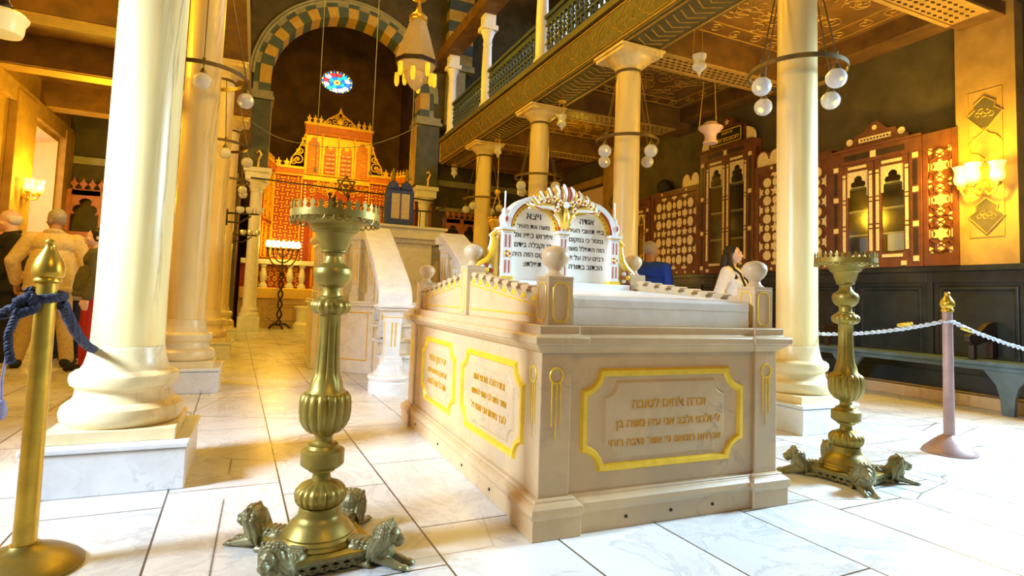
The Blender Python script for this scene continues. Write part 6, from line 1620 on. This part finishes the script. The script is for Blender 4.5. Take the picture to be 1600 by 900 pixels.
        for s_ in (-1, 1):
            g.capsule(hp(s_ * 0.070, 0.010, 0.03), hp(s_ * 0.088, 0.01, -0.10), 0.024 * S, 0.030 * S, 10); g.capsule(hp(s_ * 0.088, 0.01, -0.10), (s_ * 0.105 * S, -0.085 * S, hz_ - 0.30 * S), 0.032 * S, 0.030 * S, 10); g.capsule((s_ * 0.105 * S, -0.085 * S, hz_ - 0.30 * S), (s_ * 0.100 * S, -0.125 * S, hz_ - 0.44 * S), 0.030 * S, 0.014 * S, 10)
    if g.v: g.build('hair', hair_mat, t, remesh=0.007)
    return t
RELAX = [((-0.245, 0.02, 1.12), (-0.255, -0.06, 0.88), (0.0, -0.15, -1), 0.35), ((0.245, 0.02, 1.12), (0.255, -0.06, 0.88), (0.0, -0.15, -1), 0.35)]
# man seen from behind, in the tan jacket
person('grey haired man in a tan jacket and khaki trousers, seen from behind', (-2.05, 7.88, 0), pi + 0.12, 1.74,
       [((-0.30, 0.02, 1.14), (-0.27, -0.09, 0.90), (0.05, -0.3, -1), 0.45), ((0.33, 0.03, 1.13), (0.30, -0.07, 0.90), (0, -0.25, -1), 0.45)],
       [(-0.20, 0.03, -0.25), (0.24, 0.0, 0.35)], head_turn=0.5, skin=m_skin, top='jacket', top_mat=m_tan, trouser_mat=m_khaki, hem=0.475, hair='short', hair_mat=m_hairg, stout=1.16)
# bald man in black, profile
person('balding man in a black jacket over an orange shirt, at the left edge', (-2.62, 8.45, 0), -1.05, 1.75,
       [((-0.24, -0.02, 1.12), (-0.20, -0.18, 0.92), (0.1, -0.6, -0.8), 0.5), ((0.24, -0.02, 1.12), (0.20, -0.18, 0.92), (-0.1, -0.6, -0.8), 0.5)],
       [(-0.13, 0.0, -0.1), (0.13, 0.02, 0.1)], head_turn=-0.25, head_tilt=0.22, skin=m_skin2, top='jacket', top_mat=m_blackc, trouser_mat=m_blackc, hem=0.46, hair='ring', hair_mat=m_hairw, stout=1.15, shirt=m_orange)
# child in red trousers in profile, by the column
person('boy in red trousers and an olive jacket, half hidden by the front left column', (-1.53, 7.30, 0), -1.35, 1.52,
       RELAX, [(-0.11, -0.02, 0), (0.12, 0.06, 0)], head_turn=0.0, skin=m_skin2, top='jacket', top_mat=m_olive, trouser_mat=m_redc, hem=0.52, hair='short', hair_mat=m_haird)
person('fair haired woman with glasses in dark jeans, behind the boy', (-2.02, 8.62, 0), -0.15, 1.43,
       RELAX, [(-0.10, 0, 0), (0.11, 0.02, 0)], head_turn=0.1, skin=m_skin2, top='jacket', top_mat=m_greyc, trouser_mat=m_denim, hem=0.5, hair='bob', hair_mat=m_hairb, glasses=True, female=True)
# the two visitors beyond the memorial
person('man with cropped grey hair in a royal blue shirt, beyond the memorial table', (4.63, 6.0, 0), pi - 0.95, 1.72,
       RELAX, [(-0.12, 0, 0), (0.13, 0.02, 0)], head_turn=-0.65, skin=m_skin, top='short', top_mat=m_bluec, trouser_mat=m_denim, hem=0.5, hair='short', hair_mat=m_hairg, stout=1.08)
w_ = person('woman with long dark hair in a white shirt looking right, beyond the memorial table', (5.16, 5.15, 0), 0.42, 1.645,
       [((-0.26, 0.06, 1.13), (-0.24, -0.05, 0.90), (0.0, -0.2, -1), 0.35), ((0.25, 0.04, 1.13), (0.24, -0.05, 0.90), (0.0, -0.2, -1), 0.35)], [(-0.10, 0, 0), (0.11, 0.02, 0)], head_turn=0.0, head_tilt=-0.08, skin=m_skin2, top='shirt', top_mat=m_whitec, trouser_mat=m_denim, hem=0.5, hair='long', hair_mat=m_haird, female=True, vx=0.008)
b = MB(); b.tube([(-0.115, -0.02, 1.40), (-0.10, -0.135, 1.30), (-0.02, -0.17, 1.15), (0.10, -0.15, 1.0)], 0.012, 6); b.build('bag_strap', m_blackc, w_)
b = MB()
for s_ in (-1, 1): b.sphere((s_ * 0.036, -0.045, 1.622), (0.028, 0.020, 0.018), 12, 8)
b.tube([(-0.036, -0.055, 1.627), (0.036, -0.055, 1.627)], 0.003, 5); b.build('sunglasses', m_dark, w_)
# ------------------------------------------------------------------ stanchions and ropes
def stanchion(label, loc, kind):
    t = thing('stanchion', label, 'stanchion', loc)
    if kind == 'brass':
        b = MB(); b.lathe([(0.165, 0), (0.165, 0.012), (0.155, 0.022), (0.135, 0.035), (0.110, 0.05), (0.080, 0.062), (0.050, 0.072), (0.040, 0.082)], 40); b.build('domed_base', m_brass, t, angle=30)
        b = MB(); b.lathe([(0.033, 0.075), (0.031, 0.40), (0.029, 0.94)], 24, cap=False); b.build('post', m_brass2, t)
        b = MB(); b.lathe([(0.029, 0.925), (0.038, 0.930), (0.039, 0.938), (0.035, 0.943), (0.044, 0.950), (0.0455, 0.965), (0.044, 0.985), (0.036, 1.008), (0.024, 1.030), (0.016, 1.045), (0.014, 1.058), (0.017, 1.064), (0.012, 1.072)], 28); b.build('onion_finial', m_brass2, t, angle=50)
    else:
        mp = plain('mauve_painted_metal', (0.42, 0.27, 0.25), 0.4, 0.2, 0.15, 12)
        b = MB(); b.lathe([(0.155, 0), (0.155, 0.012), (0.148, 0.022), (0.125, 0.045), (0.095, 0.075), (0.065, 0.10), (0.045, 0.112), (0.035, 0.12)], 40); b.build('domed_base', mp, t, angle=30)
        b = MB(); b.lathe([(0.033, 0.115), (0.031, 0.45), (0.029, 0.95)], 24, cap=False); b.build('post', mp, t)
        b = MB(); b.lathe([(0.030, 0.935), (0.037, 0.940), (0.036, 0.955), (0.031, 0.962), (0.040, 0.972), (0.044, 0.985), (0.042, 1.005), (0.030, 1.025), (0.018, 1.045), (0.015, 1.058), (0.018, 1.064), (0.012, 1.072)], 28); b.build('onion_finial', m_brass2, t, angle=50)
    return t
stanchion('tall brass rope post with onion finial at the left edge, blue rope knotted round it', (-0.63, 2.39, 0), 'brass')
stanchion('mauve painted rope post with brass finial standing before the bench on the right', (4.30, 2.36, 0), 'mauve')
def helix(b, pts, R, r, turns, strands=3, n=60):
    P = [Vector(p) for p in pts]; Ls = [0]
    for a, c in zip(P, P[1:]): Ls.append(Ls[-1] + (c - a).length)
    def at(s):
        s = min(max(s, 0), Ls[-1] - 1e-6)
        for i in range(len(P) - 1):
            if s <= Ls[i + 1]:
                f = (s - Ls[i]) / max(1e-9, Ls[i + 1] - Ls[i]); return P[i].lerp(P[i + 1], f), (P[i + 1] - P[i]).normalized()
        return P[-1], (P[-1] - P[-2]).normalized()
    for k in range(strands):
        out = []
        for i in range(n + 1):
            q, d = at(Ls[-1] * i / n); u = Vector((0, 0, 1)); u = (u - d * u.dot(d)); u = u.normalized() if u.length > 1e-3 else Vector((1, 0, 0)); v = d.cross(u)
            a = 2 * pi * (turns * i / n + k / strands); out.append(q + (u * cos(a) + v * sin(a)) * R)
        b.tube(out, r, 6)
def sag(a, c, s, n=14):
    a = Vector(a); c = Vector(c)
    return [a.lerp(c, k / n) + Vector((0, 0, -s * 4 * (k / n) * (1 - k / n))) for k in range(n + 1)]
b = MB(); px, py = -0.63, 2.39
helix(b, sag((-0.67, 2.345, 0.86), (-1.25, 2.30, 0.58), 0.03), 0.009, 0.011, 9)
helix(b, [(px + 0.046 * cos(radians(a)), py + 0.046 * sin(radians(a)), 0.865 + 0.035 * (a - 180) / 360) for a in range(180, 560, 20)], 0.007, 0.010, 8)
helix(b, [(-0.69, 2.335, 0.86), (-0.655, 2.33, 0.885), (-0.64, 2.335, 0.845), (-0.68, 2.33, 0.825), (-0.70, 2.335, 0.85)], 0.008, 0.010, 4)
helix(b, [(-0.685, 2.33, 0.83), (-0.70, 2.32, 0.76), (-0.695, 2.32, 0.71), (-0.685, 2.32, 0.67)], 0.006, 0.007, 5)
helix(b, sag((px + 0.045, py + 0.01, 0.855), (-0.672, 3.298, 0.62), 0.03), 0.010, 0.010, 16, n=90)
tag(b.build('barrier_rope', m_rope), 'twisted dark blue rope knotted on the left brass post and leading to the column', 'rope')
b = MB(); b.tube([(-0.70, 2.325, 0.70), (-0.705, 2.32, 0.62), (-0.70, 2.32, 0.53)], 0.004, 6); b.sphere((-0.70, 2.32, 0.52), (0.016, 0.014, 0.028), 10, 8); b.sphere((-0.70, 2.32, 0.545), 0.012, 8, 6)
tag(b.build('rope_tassel', plain('lilac_cord', (0.35, 0.33, 0.55), 0.7, 0, 0.2, 40)), 'small lilac tassel hanging below the knot of the blue rope', 'tassel')
b = MB(); px, py = 4.30, 2.36; b.use(m_rope2)
helix(b, sag((px - 0.06, py + 0.01, 0.868), (4.06, 3.46, 0.735), 0.05), 0.008, 0.0075, 14, 2, 90)
helix(b, [(px + 0.038 * cos(radians(a)), py + 0.038 * sin(radians(a)), 0.872) for a in range(0, 361, 20)], 0.004, 0.006, 5, 2)
b.tube([(px - 0.038, py, 0.872), (px - 0.06, py + 0.012, 0.868)], 0.007, 6)
b.use(m_brass2).capsule((px - 0.10, py + 0.18, 0.845), (px - 0.115, py + 0.25, 0.832), 0.014, 0.014, 10)
r1 = b.build('barrier_rope', None)
tag(r1, 'silver twisted rope running from the mauve post to the right column', 'rope', None)
b = MB(); b.use(m_rope2)
helix(b, sag((px + 0.06, py, 0.868), (6.4, 2.15, 0.62), 0.10), 0.008, 0.0075, 20, 2, 110)
b.tube([(px + 0.038, py, 0.872), (px + 0.06, py, 0.868)], 0.007, 6)
b.use(m_brass2).capsule((px + 0.15, py - 0.01, 0.832), (px + 0.24, py - 0.015, 0.812), 0.014, 0.014, 10)
tag(b.build('barrier_rope', None), 'silver twisted rope leading from the mauve post to the right edge', 'rope')

# ------------------------------------------------------------------ hanging lamps
t = thing('crystal_lantern', 'large octagonal crystal lantern hanging high before the arch', 'lantern', (1.95, 8.0, 3.86))
b = MB(); b.lathe([(0.30, 0.42), (0.115, 1.02)], 8, cap=False); b.build('beaded_cone', m_crystal, t, smooth=False)
b = MB()
for k in range(8):
    a0, a1 = 2 * pi * k / 8, 2 * pi * (k + 1) / 8
    for j in range(22):
        f = (j + 0.5) / 22; r = 0.303 + (0.118 - 0.303) * f; n = max(3, int(9 * r / 0.30))
        for i in range(n):
            q = (i + 0.5) / n; b.sphere((r * (cos(a0) * (1 - q) + cos(a1) * q), r * (sin(a0) * (1 - q) + sin(a1) * q), 0.43 + 0.58 * f), 0.0105, 5, 3)
b.build('crystal_beads', m_crystal, t)['kind'] = 'stuff'
b = MB(); b.lathe([(0.31, 0.36), (0.315, 0.42)], 8, cap=False); b.build('dark_band', m_cab2, t, smooth=False)
b = MB(); b.lathe([(0.12, 1.02), (0.135, 1.03), (0.12, 1.06), (0.13, 1.09), (0.10, 1.12), (0.05, 1.17), (0.03, 1.25), (0.02, 1.33)], 16); b.sphere((0, 0, 1.42), (0.13, 0.13, 0.10), 16, 10); b.tube([(0, 0, 1.3), (0, 0, 5.6)], 0.012, 6); b.build('cap', m_gilt, t)
b = MB(); b.lathe([(0.28, 0.36), (0.20, 0.28), (0.17, 0.25)], 16, cap=False); b.lathe([(0.16, 0.26), (0.165, 0.20), (0.13, 0.13), (0.08, 0.06), (0.02, 0.0)], 12); b.build('lower_basket', m_crystal, t)
for k in range(8):
    a = 2 * pi * (k + 0.5) / 8; x, y = 0.27 * cos(a), 0.27 * sin(a); dz = -0.09 * (k % 2)
    b = MB(); b.lathe([(0.03, 0.34 + dz), (0.036, 0.28 + dz), (0.036, 0.20 + dz), (0.02, 0.15 + dz)], 10, (x, y, 0)); b.build('gold_tube_light', plain('gold_tube_glass', (1.0, 0.62, 0.05), 0.2, 0.2, 0.1, 10, 0, 0.5, (1.0, 0.55, 0.03), 0.6), t)

def oil_lamp(label, loc, drop, sc=1.0, mat=None, wide=False):
    t = thing('hanging_oil_lamp', label, 'lamp', loc)
    b = MB()
    if wide: b.lathe([(0.05, -0.13), (0.095, -0.13), (0.10, -0.115), (0.085, -0.09), (0.075, -0.05), (0.085, 0.0), (0.135, 0.045), (0.165, 0.075), (0.165, 0.095), (0.13, 0.115), (0.10, 0.13), (0.085, 0.16)], 32)
    else: b.lathe([(p[0] * sc, p[1] * sc) for p in ((0.004, -0.125), (0.014, -0.10), (0.016, -0.085), (0.03, -0.07), (0.062, -0.045), (0.068, -0.02), (0.052, 0.01), (0.05, 0.03), (0.062, 0.055), (0.066, 0.085))], 24)
    b.build('glass_bowl', mat or m_globe, t)
    b = MB(); r = 0.15 if wide else 0.062 * sc; z0 = 0.09 if wide else 0.07 * sc
    for k in range(3):
        a = 2 * pi * k / 3 + 0.3; b.tube([(r * cos(a), r * sin(a), z0), (r * 0.55 * cos(a), r * 0.55 * sin(a), drop)], 0.004, 5)
    b.lathe([(0.055 * sc, drop - 0.01), (0.06 * sc, drop), (0.03 * sc, drop + 0.03), (0.01, drop + 0.05)], 16); b.tube([(0, 0, drop), (0, 0, drop + 0.12)], 0.006, 5); b.build('chains', m_gilt, t)
    return t
oil_lamp('small glass oil lamp on three chains left of the front right column', (4.31, 4.8, 3.56), 0.64, 1.15)
oil_lamp('pink milk glass vase lamp hanging before the tallest bookcase', (5.6, 6.0, 3.27), 0.9, 1.0, m_pinkgl, True)
oil_lamp('small oil lamp hanging between the second and third right columns', (4.0, 7.33, 3.55), 0.30, 1.1)
oil_lamp('small oil lamp hanging beside the capital of the farthest right column', (4.0, 9.78, 3.66), 0.20, 1.1)
oil_lamp('tiny oil lamp under the far end of the gallery beam', (3.95, 12.2, 3.70), 0.16, 1.1)
t = thing('pendant_lamp', 'pale bell shaped glass pendant lamp in the top left corner', 'lamp', (-1.70, 5.0, 2.62))
b = MB(); b.lathe([(0.05, 0.0), (0.115, 0.012), (0.125, 0.045), (0.128, 0.09), (0.145, 0.12), (0.15, 0.14), (0.12, 0.165), (0.08, 0.18), (0.05, 0.19)], 32); b.build('glass_shade', plain('pale_milk_glass', (0.92, 0.80, 0.45), 0.3, 0, 0.05, 8, 0, 0.5, (1.0, 0.7, 0.15), 0.25), t)
b = MB(); b.lathe([(0.05, 0.185), (0.055, 0.21), (0.03, 0.24), (0.02, 0.30)], 20); b.tube([(0, 0, 0.28), (0, 0, 1.6)], 0.012, 8); b.build('stem', m_iron, t)
t = thing('gilt_hanging_lamp', 'gilded hanging lamp with a ball above it, left of the tablets', 'lamp', (3.95, 9.6, 2.00)); t.scale = (1.2, 1.2, 1.2)
b = MB(); b.lathe([(0.02, 0.0), (0.05, 0.03), (0.06, 0.06), (0.05, 0.10), (0.09, 0.14), (0.10, 0.20), (0.12, 0.24), (0.12, 0.28)], 24)
for k in range(12): a = 2 * pi * k / 12; b.sphere((0.12 * cos(a), 0.12 * sin(a), 0.30), 0.022, 8, 6)
b.build('lamp_bowl', m_gilt, t)
b = MB(); b.sphere((0.0, 0, 0.70), 0.045, 12, 8); b.tube([(0, 0, 0.7), (0, 0, 1.625)], 0.004, 5)
for s_ in (-1, 1): b.tube([(s_ * 0.11, 0, 0.29), (0, 0, 0.70)], 0.005, 5)
b.build('chains', m_gilt, t)

# thin cords hanging in the apse and a sagging wire
for lb, x, zb in (('thin cord hanging left of the lantern before the apse', 0.815, 2.95), ('thin cord hanging before the middle of the apse', 1.72, 3.0), ('thin cord hanging to the right of the lantern', 2.42, 3.0)):
    b = MB(); b.tube([(x, 10.0, zb), (x, 10.0, 9.5)], 0.007, 5); b.sphere((x, 10.0, zb), (0.03, 0.03, 0.05), 8, 6); tag(b.build('lamp_wire', m_mould), lb, 'cord')
b = MB(); b.tube([tuple(p) for p in sag((-0.3, 13.6, 4.6), (0.85, 13.6, 4.25), 0.12)] + [tuple(p) for p in sag((0.85, 13.6, 4.25), (3.5, 13.6, 5.1), 0.30)][1:], 0.009, 5); tag(b.build('swag_wire', m_mould), 'thin wire sagging across the front of the apse', 'wire')

# ------------------------------------------------------------------ lit wall sconces
def sconce(label, loc, rz, n, power):
    t = thing('wall_sconce', label, 'sconce', loc, rz)
    # faces -y locally
    b = MB(); b.lathe([(0.005, -0.09), (0.03, -0.07), (0.045, -0.03), (0.045, 0.03), (0.03, 0.06), (0.005, 0.08)], 16, (0, 0.0, 0)); b.sphere((0, -0.03, -0.02), 0.04, 10, 8); b.build('back_plate', m_gilt, t)
    xs = [(-0.16, -0.10), (0.0, -0.20), (0.16, -0.10)] if n == 3 else [(-0.12, -0.12), (0.12, -0.12)]
    for (x, y) in xs:
        b = MB(); b.tube([(0, -0.02, -0.03), (x * 0.4, y * 0.5, -0.10), (x * 0.85, y * 0.9, -0.09), (x, y, -0.04), (x, y, 0.0)], 0.011, 8); b.lathe([(0.012, -0.03), (0.035, -0.01), (0.04, 0.01), (0.028, 0.025)], 14, (x, y, 0)); b.build('arm', m_gilt, t)
        b = MB(); b.lathe([(0.032, 0.02), (0.058, 0.045), (0.066, 0.08), (0.058, 0.13), (0.056, 0.165), (0.072, 0.215), (0.074, 0.218), (0.054, 0.165), (0.056, 0.13), (0.062, 0.08), (0.05, 0.045)], 24, (x, y, 0), cap=False); b.build('glass_tulip_shade', m_shade, t)
        b = MB(); b.sphere((x, y, 0.10), (0.028, 0.028, 0.042), 12, 8); b.build('lit_bulb', m_flame, t)
    return t
sconce('lit three arm glass sconce on the ochre pilaster at the right edge', (6.79, 3.36, 2.24), -pi / 2, 3, 40)
point_light('sconce_right_light', (6.50, 3.36, 2.36), 150, WARM2, 0.10)
sconce('lit glass sconce on the left wall beside the pale niche', (-3.46, 11.55, 2.34), pi / 2, 3, 40)
point_light('sconce_left_light', (-3.10, 11.55, 2.55), 85, WARM2, 0.10)
